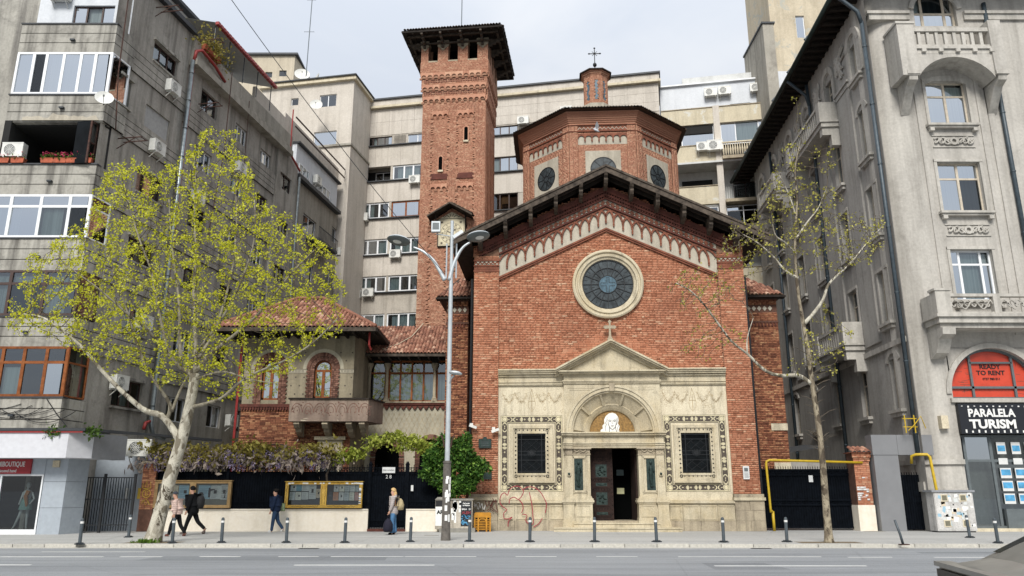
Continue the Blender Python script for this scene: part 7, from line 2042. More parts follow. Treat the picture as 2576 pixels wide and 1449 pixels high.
# scroll relief panels
def relief(x0, x1, z0, z1, seed):
 mb = MB(); mb.box(x0-.05,x1+.05,fy-.05,fy,z0-.06,z0-.02); mb.box(x0-.05,x1+.05,fy-.05,fy,z1+.02,z1+.06)
 m = (x0+x1)/2; zc2 = (z0+z1)/2; h = (z1-z0)/2
 mb.ringarc(m, zc2, .10, .2, fy-.1, fy, 0, 2*PI, 14)
 for s in (-1, 1):
  for k in range(3):
   cxx = m+s*(.32+k*.26); r0 = h*.8
   P = [(cxx+r0*(1-.085*q)*math.cos(s*q*.7+k), fy-.05-.004*q, zc2+r0*(1-.085*q)*math.sin(s*q*.7+k*1.3)) for q in range(10)]
   mb.tube(P, [.05-.003*q for q in range(10)], 5)
  mb.tube([(m+s*.15,fy-.05,zc2-.15),(m+s*.5,fy-.06,zc2+.18),(m+s*.9,fy-.05,zc2-.1)], [.05,.04,.03], 5)
 return mb.build('scroll_relief', M['render_trim'], rb)
relief(2.5,4.4,17.35,17.85,1); relief(2.5,4.45,12.95,13.4,2)
# upper balcony with its arch
BY = fy-1.15
mb = MB(); mb.box(1.2,5.7,BY,fy,21.55,21.8); mb.box(1.1,5.8,BY-.08,fy,21.8,21.92)
for x in (2.0,2.8,3.6,4.4,5.2): mb.box(x-.1,x+.1,BY-.12,BY+.1,21.62,21.8)
ub = mb.build('upper_balcony', M['render_trim'], rb)
mb = MB(); mb.box(.85,1.65,BY-.1,fy,20.4,23.1); mb.box(.8,1.7,BY-.14,fy,23.1,23.22); mb.build('balcony_pier', M['render_grey'], ub); MB().box(5.2,5.8,BY-.1,fy,20.6,23.3).build('balcony_pier', M['render_grey'], ub)
mb = MB(); mb.box(1.65,5.2,BY-.02,BY+.22,22.75,22.95); mb.box(1.65,5.2,BY,BY+.2,21.92,22.05)
mb.build('balustrade_rail', M['render_trim'], ub)
for k in range(8): MB().box(1.85+k*.42,2.0+k*.42,BY+.03,BY+.16,22.05,22.75).build('baluster', M['render_trim'], ub)
mb = MB(); n = 14
for i in range(n):      # front of the arch carrying the balcony
 t0, t1 = PI*.16+PI*.68*i/n, PI*.16+PI*.68*(i+1)/n; r = 2.05; ccx, ccz = 3.42, 19.35
 p0 = (ccx+r*math.cos(t0), ccz+r*math.sin(t0)); p1 = (ccx+r*math.cos(t1), ccz+r*math.sin(t1))
 mb.add([(p0[0],BY,p0[1]),(p0[0],BY,21.56),(p1[0],BY,21.56),(p1[0],BY,p1[1])],[(0,1,2,3)]); mb.quad((p0[0],BY,p0[1]),(p1[0],BY,p1[1]),(p1[0],fy,p1[1]),(p0[0],fy,p0[1]))
mb.build('balcony_arch', M['render_grey'], ub)
for x in (1.35, 5.5):
 mb = MB(); pr = [(BY-.08,20.45),(BY-.02,20.2),(BY+.35,20.05),(BY+.75,19.5),(BY+.95,19.2),(fy,18.95),(fy,20.45)]; n = len(pr)
 mb.add([(x-.2,y,z) for y,z in pr]+[(x+.2,y,z) for y,z in pr], [tuple(range(n)), tuple(range(2*n-1,n-1,-1))]+[(j,i,i+n,j+n) for i in range(n) for j in [(i+1)%n]]); mb.box(x-.3,x+.3,BY-.14,fy,20.45,20.62)
 mb.build('console', M['render_trim'], ub)
win(rb, 'frame_cream', 2.5, 4.6, 23.8, 25.6, fy, (1,2.2,1), .45, 'pane_sky', ('curtain_pale', [(0,1,0,1)]), .1, .25)
mb = MB(); mb.ringarc(3.55, 24.5, 1.1, 1.35, fy-.1, fy+.02, .2, PI-.2, 16); mb.build('arch_moulding', M['render_trim'], rb)
mb = MB(); mb.box(.1,2.2,fy-.2,fy+.6,24.4,24.55); mb.box(.2,2.2,fy-.12,fy+.6,24.1,24.4); mb.build('string_course', M['render_trim'], rb); mb = MB(); mb.box(4.9,8,fy-.2,fy,24.4,24.55); mb.box(4.9,8,fy-.12,fy,24.1,24.4); mb.build('string_course', M['render_trim'], rb)
# lower balcony with scroll panels
BY2 = fy-1.2
mb = MB(); mb.box(.9,9,BY2,fy,8.6,8.85); mb.box(.8,9,BY2-.1,fy,8.85,8.98); mb.box(1.0,9,BY2+.15,fy,8.4,8.6); lb = mb.build('lower_balcony', M['render_trim'], rb)
mb = MB(); mb.box(.85,1.5,BY2-.06,BY2+.4,8.98,10.0); mb.box(.8,1.55,BY2-.1,BY2+.45,10.0,10.1); mb.box(3.35,3.65,BY2-.02,BY2+.25,8.98,9.8); mb.box(1.5,9,BY2,BY2+.24,9.75,9.88); mb.box(1.5,9,BY2+.02,BY2+.2,8.98,9.08); mb.box(.85,1.1,BY2+.4,fy,8.98,9.9); mb.build('balcony_parapet', M['render_trim'], lb)
for (a, b) in ((1.55,3.32),(3.7,5.5)):
 mb = MB(); rr = random.Random(6); m = (a+b)/2
 for k in range(6):
  c = a+.15+k*(b-a-.3)/5
  P = [(c+.2*(1-.09*q)*math.cos(q*.7*(1 if k%2 else -1)), BY2+.1, 9.42+.24*(1-.09*q)*math.sin(q*.7)) for q in range(10)]; mb.tube(P, .035, 5)
 mb.tube([(a+(b-a)*t, BY2+.1, 9.42+.2*math.sin(t*14)) for t in np.linspace(0,1,30)], .03, 5)
 mb.build('scroll_panel', M['render_trim'], lb)
for x in (1.25,):
 mb = MB(); pr = [(BY2-.05,8.4),(BY2,8.1),(BY2+.35,7.95),(BY2+.7,7.4),(fy,7.2),(fy,8.4)]; n = len(pr)
 mb.add([(x-.28,y,z) for y,z in pr]+[(x+.28,y,z) for y,z in pr], [tuple(range(n)), tuple(range(2*n-1,n-1,-1))]+[(j,i,i+n,j+n) for i in range(n) for j in [(i+1)%n]]); mb.build('console', M['render_trim'], lb)
# arched red office window and shop
M['red_film'] = plain('red_film', '#c0442e', 0.35, var=0.08, scale=2)
acx, acz, ar = 3.65, 5.7, 2.0
mb = MB()
for i in range(20):      # spandrel around the arch
 t0, t1 = PI*i/20, PI*(i+1)/20; p0 = (acx+ar*math.cos(t0), acz+ar*math.sin(t0)); p1 = (acx+ar*math.cos(t1), acz+ar*math.sin(t1))
 mb.quad((p0[0],fy,p0[1]),(p0[0],fy,7.72),(p1[0],fy,7.72),(p1[0],fy,p1[1])) if p0[1] < 7.72 else None; mb.quad((p1[0],fy,p1[1]),(p0[0],fy,p0[1]),(p0[0],fy+.35,p0[1]),(p1[0],fy+.35,p1[1]))
mb.build('arch_spandrel', M['render_grey'], rb)
mb = MB(); mb.ringarc(acx, acz, ar, ar+.22, fy-.07, fy+.02, 0, PI, 24); mb.build('arch_moulding', M['render_trim'], rb)
P = [(acx+ar*math.cos(PI*i/24), fy+.3, acz+ar*math.sin(PI*i/24)) for i in range(25)]+[(acx-ar,fy+.3,5.5),(acx+ar,fy+.3,5.5)]
mb = MB(); mb.add(P, [tuple(range(27))]); rw = mb.build('office_window', M['red_film'], rb)
mb = MB()
for x in (2.75,4.6): mb.box(x-.05,x+.05,fy+.2,fy+.29,5.5,7.55)
mb.box(acx-ar,acx+ar,fy+.2,fy+.29,5.95,6.05); mb.box(2.75,4.6,fy+.2,fy+.29,7.05,7.13); mb.ringarc(acx,acz,ar-.1,ar,fy+.18,fy+.29,0,PI,24); mb.box(acx-ar,acx+ar,fy+.18,fy+.29,5.5,5.58); mb.build('glazing_bar', M['frame_grey'], rw)
text('lettering', 'READY\nTO RENT', M['ink'], rw, (3.66,fy+.285,6.78), .27, bold=.006, sx=1.1)
text('lettering', '0737 980 011', M['ink'], rw, (3.66,fy+.285,6.38), .14, bold=.002)
mb = MB(); rr = random.Random(9)
for k in range(26):
 x, z = rr.choice((rr.uniform(1.9,2.6), rr.uniform(4.7,5.4))), rr.uniform(5.7,7.0); L = rr.uniform(.2,.6); a = rr.choice((0,PI/2,.3,-.3))
 mb.ribbon([(x,z),(x+L*math.cos(a),z+L*math.sin(a)*.6)], .014, fy+.297)
mb.build('line_drawing', M['sgraffito_dark'], rw)
MB().box(1.55,9,fy-.12,fy+.1,5.32,5.5).build('ledge', M['render_trim'], rb)
M['sign_navy'] = plain('sign_navy', '#10141c', 0.5, var=0.1); M['sign_letter'] = plain('sign_letter', '#d8d8d4', 0.5, var=0.05)
sg = MB().box(1.72,9,fy-.22,fy-.02,3.98,5.25).build('shop_sign', M['sign_navy'], rb)
text('lettering', 'PARALELA', M['sign_letter'], sg, (2.1,fy-.225,4.84), .46, align='LEFT', bold=.016, sx=.95)
text('lettering', 'TURISM', M['sign_letter'], sg, (2.12,fy-.225,4.37), .50, align='LEFT', bold=.02, sx=1.17)
mb = MB(); rr = random.Random(2)
for k in range(26): mb.box(1.85+k*.27,1.92+k*.27,fy-.225,fy-.215,5.08+rr.uniform(0,.06),5.16); mb.box(1.9+k*.27,1.97+k*.27,fy-.225,fy-.215,4.02,4.1+rr.uniform(0,.06))
mb.build('sign_pattern', M['sign_letter'], sg)
mb = MB(); mb.ribbon([(5.15,4.2),(5.45,4.62),(6.2,4.62)], .07, fy-.226); mb.build('logo', M['graffiti_yellow'], sg); MB().box(5.1,6.2,fy-.23,fy-.215,4.15,4.42).build('logo_band', M['sign_letter'], sg); text('lettering','PARALELA',M['ink'],sg,(5.15,fy-.235,4.28),.16,align='LEFT')
sw = win(rb, 'frame_grey', 1.75, 8, .12, 3.95, fy, (.25,1.15,3,2), .72, 'pane', None, .09, .25, None, 2.5)
MB().box(3.3,8,fy+.1,fy+.3,.12,.9).build('shop_grille', M['frame_grey'], sw)
MB().box(1.55,9,fy-.15,fy+.3,0,.12).build('shop_step', M['stone_pale'], rb)
M['poster_blue'] = plain('poster_blue', '#4d94bd', 0.5, var=0.3, scale=3)
k = 0
for z in (3.15,2.15,1.62,1.1):
 for x in (3.35,3.98,4.55):
  q = .46 if z < 3 else .38
  MB().box(x,x+q,fy+.18,fy+.2,z,z+.42 if z < 3 else z+.5).build('travel_poster', M['sign_white'], sw); MB().box(x+.03,x+q-.03,fy+.172,fy+.18,z+.12,z+.36).build('travel_photo', M['poster_blue'], sw)
for x in (3.35,3.98): MB().box(x,x+.38,fy+.18,fy+.2,2.72,2.98).build('travel_poster', M['sign_white'], sw)
# corner plinth
mb = MB()
for z0, z1, e in ((2.72,2.92,.16),(1.75,2.72,.05),(1.6,1.75,.1),(0,1.6,.12)):
 P = [(cx+(cr+e)*math.cos(t), cy+(cr+e)*math.sin(t)*.87) for t in np.linspace(PI, 1.5*PI, 10)]+[(1.72,fy-e),(1.72,2),(0,2)]
 mb.prismz(P, z0, z1)
mb.build('corner_plinth', M['render_trim'], rb)
MB().box(.95,1.25,fy-.18,fy+.2,4.2,4.75).build('alarm_box', M['stone_pale'], rb)
# --- side wall
SH = []
def sw_cols(): return [-1.6,-5.45,-9.4,-13.2,-17.0,-20.4]
for u in sw_cols():
 for (c, d) in ((17.5,20.1),(13.4,15.95),(9.2,11.7),(21.9,23.8)): SH.append((u-.55,u+.55,c,d))
 SH.append((u-.5,u+.5,5.2,7.5))
mb = MB(); mb.wall(-22.5, .2, 0, 25.6, SH, 0, .35); mb.build('side_wall', M['render_side'], rb, loc=SRf[0], rotz=SRf[1])
MB().box(-22.4,-1.2,.9,6,0,25.4).build('side_core', M['render_side'], rb, loc=SRf[0], rotz=SRf[1])
for (a, b, c, d) in SH:
 m = (a+b)/2; arch = c > 16 or c < 6
 win(rb, 'frame_cream', a, b, c, d, 0, (1,1), .68, 'pane', ('curtain_pale', [(0,1,0,.9)]), .07, .22, SRf, .6)
 mb = MB(); mb.box(a-.22,b+.22,-.24,0,c-.16,c-.02); mb.box(a-.12,b+.12,-.16,0,c-.34,c-.16)
 if c > 21:
  mb.ringarc(m, d-.1, .62, .95, -.12, .02, 0, PI, 14); mb.ringarc(m, d-.1, .55, .65, -.06, .02, 0, PI, 12); mb.box(a-.4,a-.06,-.1,0,c,d-.1); mb.box(b+.06,b+.4,-.1,0,c,d-.1)
 elif arch: mb.ringarc(m, d-.35, .6, .82, -.07, .02, .35, PI-.35, 10)
 else: mb.box(a-.14,a,-.05,0,c,d); mb.box(b,b+.14,-.05,0,c,d); mb.box(a-.14,b+.14,-.08,0,d,d+.16)
 mb.build('window_trim', M['render_trim'], rb, loc=SRf[0], rotz=SRf[1])
rr = random.Random(12)
for u in (-3.5,-7.4,-11.3,-15.1):      # relief fields between the top windows, pier strips
 mb = MB()
 for k in range(26): mb.tube([(u+rr.uniform(-.7,.7),-.06,23.0+rr.uniform(-.1,1.5)),(u+rr.uniform(-.7,.7),-.08,23.4+rr.uniform(-.1,1.2))], [.07,.03], 5)
 mb.build('relief_field', M['render_trim'], rb, loc=SRf[0], rotz=SRf[1])
 mb = MB(); mb.box(u-1.0,u+1.0,-.22,0,22.2,22.35); mb.box(u-.9,u+.9,-.15,0,21.95,22.2); mb.box(u-.9,u+.9,-.1,0,8.5,21.95); mb.build('wall_pier', M['render_side'], rb, loc=SRf[0], rotz=SRf[1])
def side_balcony(u0, u1, z, par=rb):
 mb = MB(); mb.box(u0,u1,-1.0,0,z-.25,z); mb.box(u0-.08,u1+.08,-1.08,0,z,z+.1); mb.box(u1-.5,u1,-1.05,0,z+.1,z+1.2); mb.box(u0,u0+.5,-1.05,0,z+.1,z+1.2); mb.box(u0+.5,u1-.5,-1.02,-.8,z+1.0,z+1.15)
 k = u0+.65
 while k < u1-.6: mb.box(k,k+.12,-.98,-.85,z+.1,z+1.0); k += .33
 for x in (u0+.3,u1-.3): mb.prism([(x-.2,z-.25),(x-.2,z-1.3),(x+.2,z-1.3),(x+.2,z-.25)][::1], -.5, 0); mb.prism([(x-.2,z-.25),(x-.2,z-.7),(x+.2,z-.7),(x+.2,z-.25)], -.95, -.5)
 return mb.build('side_balcony', M['render_trim'], par, loc=SRf[0], rotz=SRf[1])
side_balcony(-9.0,-4.6,8.7); side_balcony(-10.8,-4.5,20.9); side_balcony(-18.3,-14.0,20.9)
mb = MB(); mb.box(-22.5,0,-.12,0,8.0,8.25); mb.box(-22.5,0,-.08,0,1.6,2.0); mb.build('side_string', M['render_trim'], rb, loc=SRf[0], rotz=SRf[1])
# eaves and gutter
mb = MB(); mb.add([(-25,-1.25,25.65),(.6,-1.25,25.65),(.6,.6,26.1),(-25,.6,26.1),(-25,-1.25,25.8),(.6,-1.25,25.8),(.6,3.5,29.5),(-25,3.5,29.5)],[(3,2,1,0),(0,1,5,4),(4,5,6,7),(1,2,6,5)]); ev = mb.build('roof', M['wood_dark'], rb, loc=SRf[0], rotz=SRf[1])
for k in range(40): MB().box(-24.6+k*.63,-24.42+k*.63,-1.1,.0,25.5,25.66).build('rafter', M['wood_dark'], ev)
M['gutter_green'] = plain('gutter_green', '#27332f', 0.4, 0.3, 0.2)
mb = MB(); mb.tube([(-25,-1.35,25.72),(.8,-1.35,25.72)], .12, 8); mb.build('gutter', M['gutter_green'], ev, smooth=True)
mb = MB(); mb.add([(.2,-.9,25.7),(1.55,-1.35,25.7),(1.55,.2,26.2),(.6,.6,26.1),(14,-1.35,25.7),(14,.2,26.2)], [(0,1,2,3),(1,4,5,2)]); mb.build('front_eaves', M['wood_dark'], rb)
for i, u in enumerate((-5.5,-9.0,-12.5,-16.5,-20.5,-24)):
 mb = MB(); mb.box(u-.55,u+.55,.3,2.5,26.4,27.3); mb.build('dormer', M['white_wall'], ev)
 mb = MB(); mb.ringarc(u,27.3,0,.68,.15,2.5,0,PI,12); mb.build('dormer_roof', M['tile_red'], ev)
 mb = MB(); mb.ringarc(u,27.25,0,.45,.13,.14,0,PI,12); mb.box(u-.45,u+.45,.28,.29,26.5,27.25); mb.build('dormer_window', M['leaded_blue'], ev)
 mb = MB(); mb.add([(u-1.0,-1.1,26.2),(u+.4,-1.1,26.2),(u+.4,-.4,26.9),(u-1.0,-.4,26.9)],[(0,1,2,3)]); mb.build('snow_guard', M['tile_red'], ev)
 mb = MB(); mb.tube([(u+.9,-1.35,26.0),(u+.9,-.8,26.6),(u+.9,-.5,26.9)], .07, 6); mb.build('roof_pipe', M['pipe_blue'], ev)
for i, (pts, lab) in enumerate((([(0.05,-.16,24.0),(.05,-.16,3.2)],'blue grey drainpipe running down the rounded corner of the grey house'),([(-8.4,-.2,25.3),(-8.4,-.16,24.0),(-8.4,-.16,3.0)],'drainpipe on the grey house side wall behind the nearly bare tree'),([(-17.3,-.16,25.0),(-17.3,-.16,3)],'thin far drainpipe at the back end of the grey house'))):
 d = thing('drainpipe', lab, 'drainpipe', (RX,RY,0), R(-93.7)); mb = MB(); mb.tube(pts, .10, 8); mb.build('pipe', M['pipe_blue'], d, smooth=True)
 mb = MB()
 for z in np.arange(4,23,3.1): MB().lathe([(.12,0),(.12,.06)],8,(pts[-1][0],-.16,z)).build('clamp', M['pipe_blue'], d)
 if i < 2:
  u = pts[0][0]; mb = MB(); mb.tube([(u,-1.3,25.6),(u,-.9,25.2),(u,-.3,24.6),(u,-.16,23.9)], .10, 8); mb.build('swan_neck', M['pipe_blue'], d, smooth=True)
d = thing('drainpipe', 'blue grey drainpipe beside the upper balcony of the grey house', 'drainpipe', (RX+5.95, RY+fy-.12, 0)); mb = MB(); mb.tube([(0,0,25),(0,0,8.5)], .1, 8); mb.build('pipe', M['pipe_blue'], d, smooth=True)
for z in (10,13,16,19,22): MB().lathe([(.12,0),(.12,.06)],8,(0,0,z)).build('clamp', M['pipe_blue'], d)

# ================================================================ gates and masts between church and right house
vg = thing('carriage_gate', 'wide black ribbed iron driveway gate beside the church pier', 'gate', (12.75, 34.6, 0))
MB().box(-1.95,1.85,.03,.05,.1,2.5).build('sheet', M['iron_navy'], vg)
for i in range(36): obj('bar', bar_me, vg, (-1.92+i*.107,0,.08), (0,0,0), (1,1,2.5)); obj('finial', SPEAR, vg, (-1.92+i*.107,0,2.58))
mb = MB()
for z in (.12,1.05,1.25,2.3,2.52): mb.box(-1.95,1.85,-.03,.03,z-.03,z+.03)
for k in range(24): mb.ringarc(-1.85+k*.16,2.41,.05,.07,-.012,.012,0,2*PI,8); mb.ringarc(-1.85+k*.16,1.15,.05,.07,-.012,.012,0,2*PI,8)
mb.build('rail', M['iron_navy'], vg)
MB().box(.1,.28,-.04,-.02,2.0,2.28).build('notice', M['sign_white'], vg)
bp = thing('brick_gate_pier', 'peeling brick gate pier with tiled cap beside the grey portal', 'pillar', (14.95, 34.3, 0))
MB().box(-.33,.33,-.3,.4,0,3.2).build('core', M['mortar_dark'], bp); B = Bricks(); B.fill(-.33,.33,1.05,2.85,-.3,.02,bw=.26); B.fill(-.36,.36,2.85,3.0,-.33,.03); B.fill(-.4,.4,3.0,3.2,-.37,.03); B.build(bp, M['brick'], 80)
MB().box(-.36,.36,-.34,.42,0,1.05).build('plaster_base', M['cream_wall'], bp)
B = Bricks(); B.fill(-.31,.2,1.15,2.3,-.3,.024,bw=.26,keep=lambda u,z: rnd.random() < .55 and z < 1.6+.6*rnd.random()); B.build(bp, M['sign_white'], 0, name='painted_brick', stuff='painted_brickwork')
tiled_plane(bp, (-.42,-.5,3.22),(.42,-.5,3.22),(-.42,.2,3.5), TILE, 20, pitch=.2, row=.28); MB().box(-.42,.42,-.45,.45,3.2,3.24).build('cap', M['terracotta'], bp)
M['portal_grey'] = plain('portal_grey', '#77787a', 0.5, var=0.06, scale=1.5)
po = thing('grey_portal', 'dark grey sheet metal portal frame at the courtyard entrance', 'portal', (16.0, 33.7, 0))
MB().box(-.62,.42,0,.5,0,3.1).build('jamb', M['portal_grey'], po)
mb = MB(); mb.box(-.65,.43,-.02,.55,3.11,3.95); mb.build('corner_panel', M['portal_grey'], po); MB().box(.44,1.95,-.02,.55,3.11,3.95).build('lintel', M['portal_grey'], po)
ig = thing('side_gate', 'narrow black sheet gate under the grey portal', 'gate', (17.0, 34.2, 0)); MB().box(-.62,.68,0,.05,.05,2.3).build('sheet', M['iron_navy'], ig)
for i in range(13): obj('bar', bar_me, ig, (-.6+i*.105,-.02,.05), (0,0,0), (1,1,2.35))
MB().box(-.62,.68,-.03,.0,1.15,1.2).build('rail', M['iron_navy'], ig)
M['gas_yellow'] = plain('gas_yellow', '#b89a1e', 0.5, var=0.1)
gp = thing('yellow_gas_pipe', 'long yellow gas pipe framing the driveway gate', 'pipe', (10.98, 33.85, 0)); mb = MB(); mb.tube([(.0,.1,.0),(.0,.1,.8)],.06,8); mb.tube([(-.12,-.0,.75),(-.12,.0,.95),(-.15,.0,2.75),(-.12,.0,2.85),(.0,.0,2.9),(4.0,.1,2.8)], .05, 8); mb.tube([(0,.1,.75),(-.12,0,.85)],.05,8); mb.build('pipe', M['gas_yellow'], gp, smooth=True)
gp2 = thing('yellow_gas_pipe', 'short yellow gas pipe bent around the grey house corner', 'pipe', (17.4, 33.2, 0)); mb = MB(); mb.tube([(-.55,.3,2.75),(-.55,.2,3.05),(-.45,.05,3.1),(-.05,-.1,3.1),(.02,-.15,3.0),(.1,-.2,1.5),(.16,-.2,1.35),(.4,-.1,1.35)], .06, 8); mb.build('pipe', M['gas_yellow'], gp2, smooth=True)
bs = thing('yellow_bracket_frame', 'small yellow ladder-like bracket with cables above the grey portal', 'bracket', (17.2,33.3,4.0)); mb = MB()
for x in (-.5,-.1): mb.tube([(x,0,0),(x,0,.75)], .025, 5)
for z in (.25,.6): mb.tube([(-.6,0,z),(.0,0,z)], .02, 5)
mb.tube([(-.4,0,.1),(-.2,-.1,.3),(.2,0,.7),(.4,.1,.2)], .02, 5); mb.build('frame', M['gas_yellow'], bs)
shd = thing('courtyard_shed', 'lean-to roof in the dark courtyard behind the driveway gate', 'shed', (14.2, 42, 0)); mb = MB(); mb.box(-2.2,2.2,0,3,0,3.2); mb.build('wall', M['render_side'], shd); MB().add([(-2.5,-.4,3.2),(2.5,-.4,3.9),(2.5,3,4.2),(-2.5,3,3.5)],[(0,1,2,3)]).build('roof', M['roof_metal'], shd)
# ================================================================ trees
def bark(name, base, pale, dark, brown):
 t = NT(name)
 v = t.n('ShaderNodeTexVoronoi', {'Vector': t.n('ShaderNodeMapping', {'Vector': t.P(), 'Scale': (1.6,1.6,.8)}).outputs[0], 'Scale': 4.2, 'Randomness': 1.0}, feature='SMOOTH_F1').outputs['Color']
 sep = t.n('ShaderNodeSeparateColor', {'Color': v}).outputs[0]
 n1 = t.noise(3.2, 6, (1,1,.6), .7, 1.2); n2 = t.noise(26, 4)
 col = t.mix(t.ramp(n1, [(0.42, G0), (0.55, G1)]), lin(base), lin(pale))
 col = t.mix(t.ramp(sep, [(0.62, G0), (0.66, G1)]), col, lin(dark))
 n3 = t.noise(2.4, 6, (1,1,.55), .75, 1.6)
 col = t.mix(t.ramp(n3, [(0.57, G0), (0.60, G1)]), col, lin(brown))
 col = t.mix(.3, col, t.ramp(n2, [(0.3,(0.2,0.2,0.2,1)),(0.7,(0.8,0.8,0.8,1))]), 'OVERLAY')
 t.col(col); t.bump(n1, .5, .02)
 return t.set(.85, 0, .2)
M['bark_plane'] = bark('bark_plane', '#8d8779', '#b3ae9f', '#6f685a', '#453d32')
M['bark_brown'] = bark('bark_brown', '#6d6354', '#948a76', '#544b3f', '#3e362d')
M['bark_limb'] = bark('bark_limb', '#746e60', '#8d8778', '#5f584b', '#4a4236')
M['twig'] = plain('twig', '#5d5446', 0.9, var=.25)
M['leaf_plane'] = leaf_mat('leaf_plane', [(0, lin('#a3a61c')), (.4, lin('#c6c82a')), (.8, lin('#d9da46')), (1, lin('#e4e474'))], .55)
M['leaf_thin'] = leaf_mat('leaf_thin', [(0, lin('#84802e')), (.5, lin('#a8a44a')), (1, lin('#c4bf70'))], .4)
M['seed'] = plain('seed', '#3f3226', .9)
def grow(limbs, attr, seed, step=.22, infl=2.2, kill=.33, iters=90, trop=.12, jitter=.25):
 """space colonisation from traced limbs towards attractor points"""
 r = np.random.RandomState(seed)
 pos = []; par = []
 for L in limbs:
  base = None
  for i, p in enumerate(L['pts']):
   pos.append(p); par.append(-1 if i == 0 else len(pos)-2)
  if L.get('join') is not None:
   st = len(pos)-len(L['pts'])
   prev = np.array(pos[:st]); d = np.linalg.norm(prev-np.array(L['pts'][0]), axis=1); par[st] = int(d.argmin())
 P = np.array(pos, dtype=float); par = list(par); A = np.array(attr, dtype=float)
 near = np.full(len(A), -1); nd = np.full(len(A), 1e9)
 def upd(start):
  nonlocal near, nd
  for s in range(start, len(P), 400):
   Q = P[s:s+400]
   d = np.sqrt(((A[:,None,:]-Q[None])**2).sum(2)); j = d.argmin(1); m = d[np.arange(len(A)), j]
   b = m < nd; near[b] = j[b]+s; nd[b] = m[b]
 upd(0); alive = np.ones(len(A), bool); n0 = len(P)
 for it in range(iters):
  act = alive & (nd < infl)
  if not act.any(): break
  D = np.zeros_like(P); cnt = np.zeros(len(P))
  v = A[act]-P[near[act]]; v /= np.linalg.norm(v, axis=1)[:,None]+1e-9
  np.add.at(D, near[act], v); np.add.at(cnt, near[act], 1)
  idx = np.where(cnt > 0)[0]
  d = D[idx]/cnt[idx][:,None] + np.array([0,0,trop]) + r.normal(size=(len(idx),3))*jitter*.5
  d /= np.linalg.norm(d, axis=1)[:,None]+1e-9
  new = P[idx]+d*step
  s = len(P); P = np.vstack([P, new]); par += list(idx)
  upd(s); alive &= nd > kill
  if len(P) > 9000: break
 return P, np.array(par), n0
def tree_mesh(P, par, n0, rmin, rexp, rscale):
 n = len(P); tips = np.zeros(n); ch = np.bincount(par[par >= 0], minlength=n)
 order = np.arange(n)[::-1]
 # children always come later except limb joints, so iterate until stable by depth
 depth = np.zeros(n, int)
 for i in range(n):
  k = i; d = 0
  while par[k] >= 0 and d < 400: k = par[k]; d += 1
  depth[i] = d
 for i in np.argsort(-depth):
  if tips[i] == 0: tips[i] = 1
  if par[i] >= 0: tips[par[i]] += tips[i]
 rad = rmin + rscale*tips**rexp
 return tips, rad
def seg_mesh(name, P, par, rad, sel, mat, parent, sides=5):
 V = []; F = []
 a = P[par[sel]]; b = P[sel]; d = b-a; L = np.linalg.norm(d, axis=1)[:,None]+1e-9; d = d/L
 up = np.where(np.abs(d[:,2:3]) > .9, np.array([[1.,0,0]]), np.array([[0,0,1.]]))
 x = np.cross(d, up); x /= np.linalg.norm(x, axis=1)[:,None]; y = np.cross(d, x)
 ra = np.minimum(rad[par[sel]], rad[sel]*1.6)[:,None]; rb_ = rad[sel][:,None]
 n = len(sel); V = np.empty((n, 2*sides, 3))
 for j in range(sides):
  t = 2*PI*j/sides; o = x*math.cos(t)+y*math.sin(t)
  V[:,j] = a-d*ra*.3+o*ra; V[:,sides+j] = b+d*rb_*.3+o*rb_
 Q = np.array([(j, (j+1)%sides, sides+(j+1)%sides, sides+j) for j in range(sides)])
 F = (Q[None]+(np.arange(n)*2*sides)[:,None,None]).reshape(-1,4)
 return place(bpy.data.objects.new(name, fast_mesh(name, V.reshape(-1,3), F, mat, True)), parent)
def Q3(pts, Y):
 return [tuple(at(p[0], p[1], Y+(p[2] if len(p) > 2 else 0))) for p in pts]
def smooth_path(pts, k=4):
 P = [Vector(p) for p in pts]; out = []
 for i in range(len(P)-1):
  p0, p1, p2, p3 = P[max(i-1,0)], P[i], P[i+1], P[min(i+2,len(P)-1)]
  for j in range(k):
   t = j/k
   out.append(.5*((2*p1)+(-p0+p2)*t+(2*p0-5*p1+4*p2-p3)*t*t+(-p0+3*p1-3*p2+p3)*t**3))
 out.append(P[-1]); return out
def inside(poly, x, y):
 c = False; j = len(poly)-1
 for i in range(len(poly)):
  if (poly[i][1] > y) != (poly[j][1] > y) and x < (poly[j][0]-poly[i][0])*(y-poly[i][1])/(poly[j][1]-poly[i][1])+poly[i][0]: c = not c
  j = i
 return c
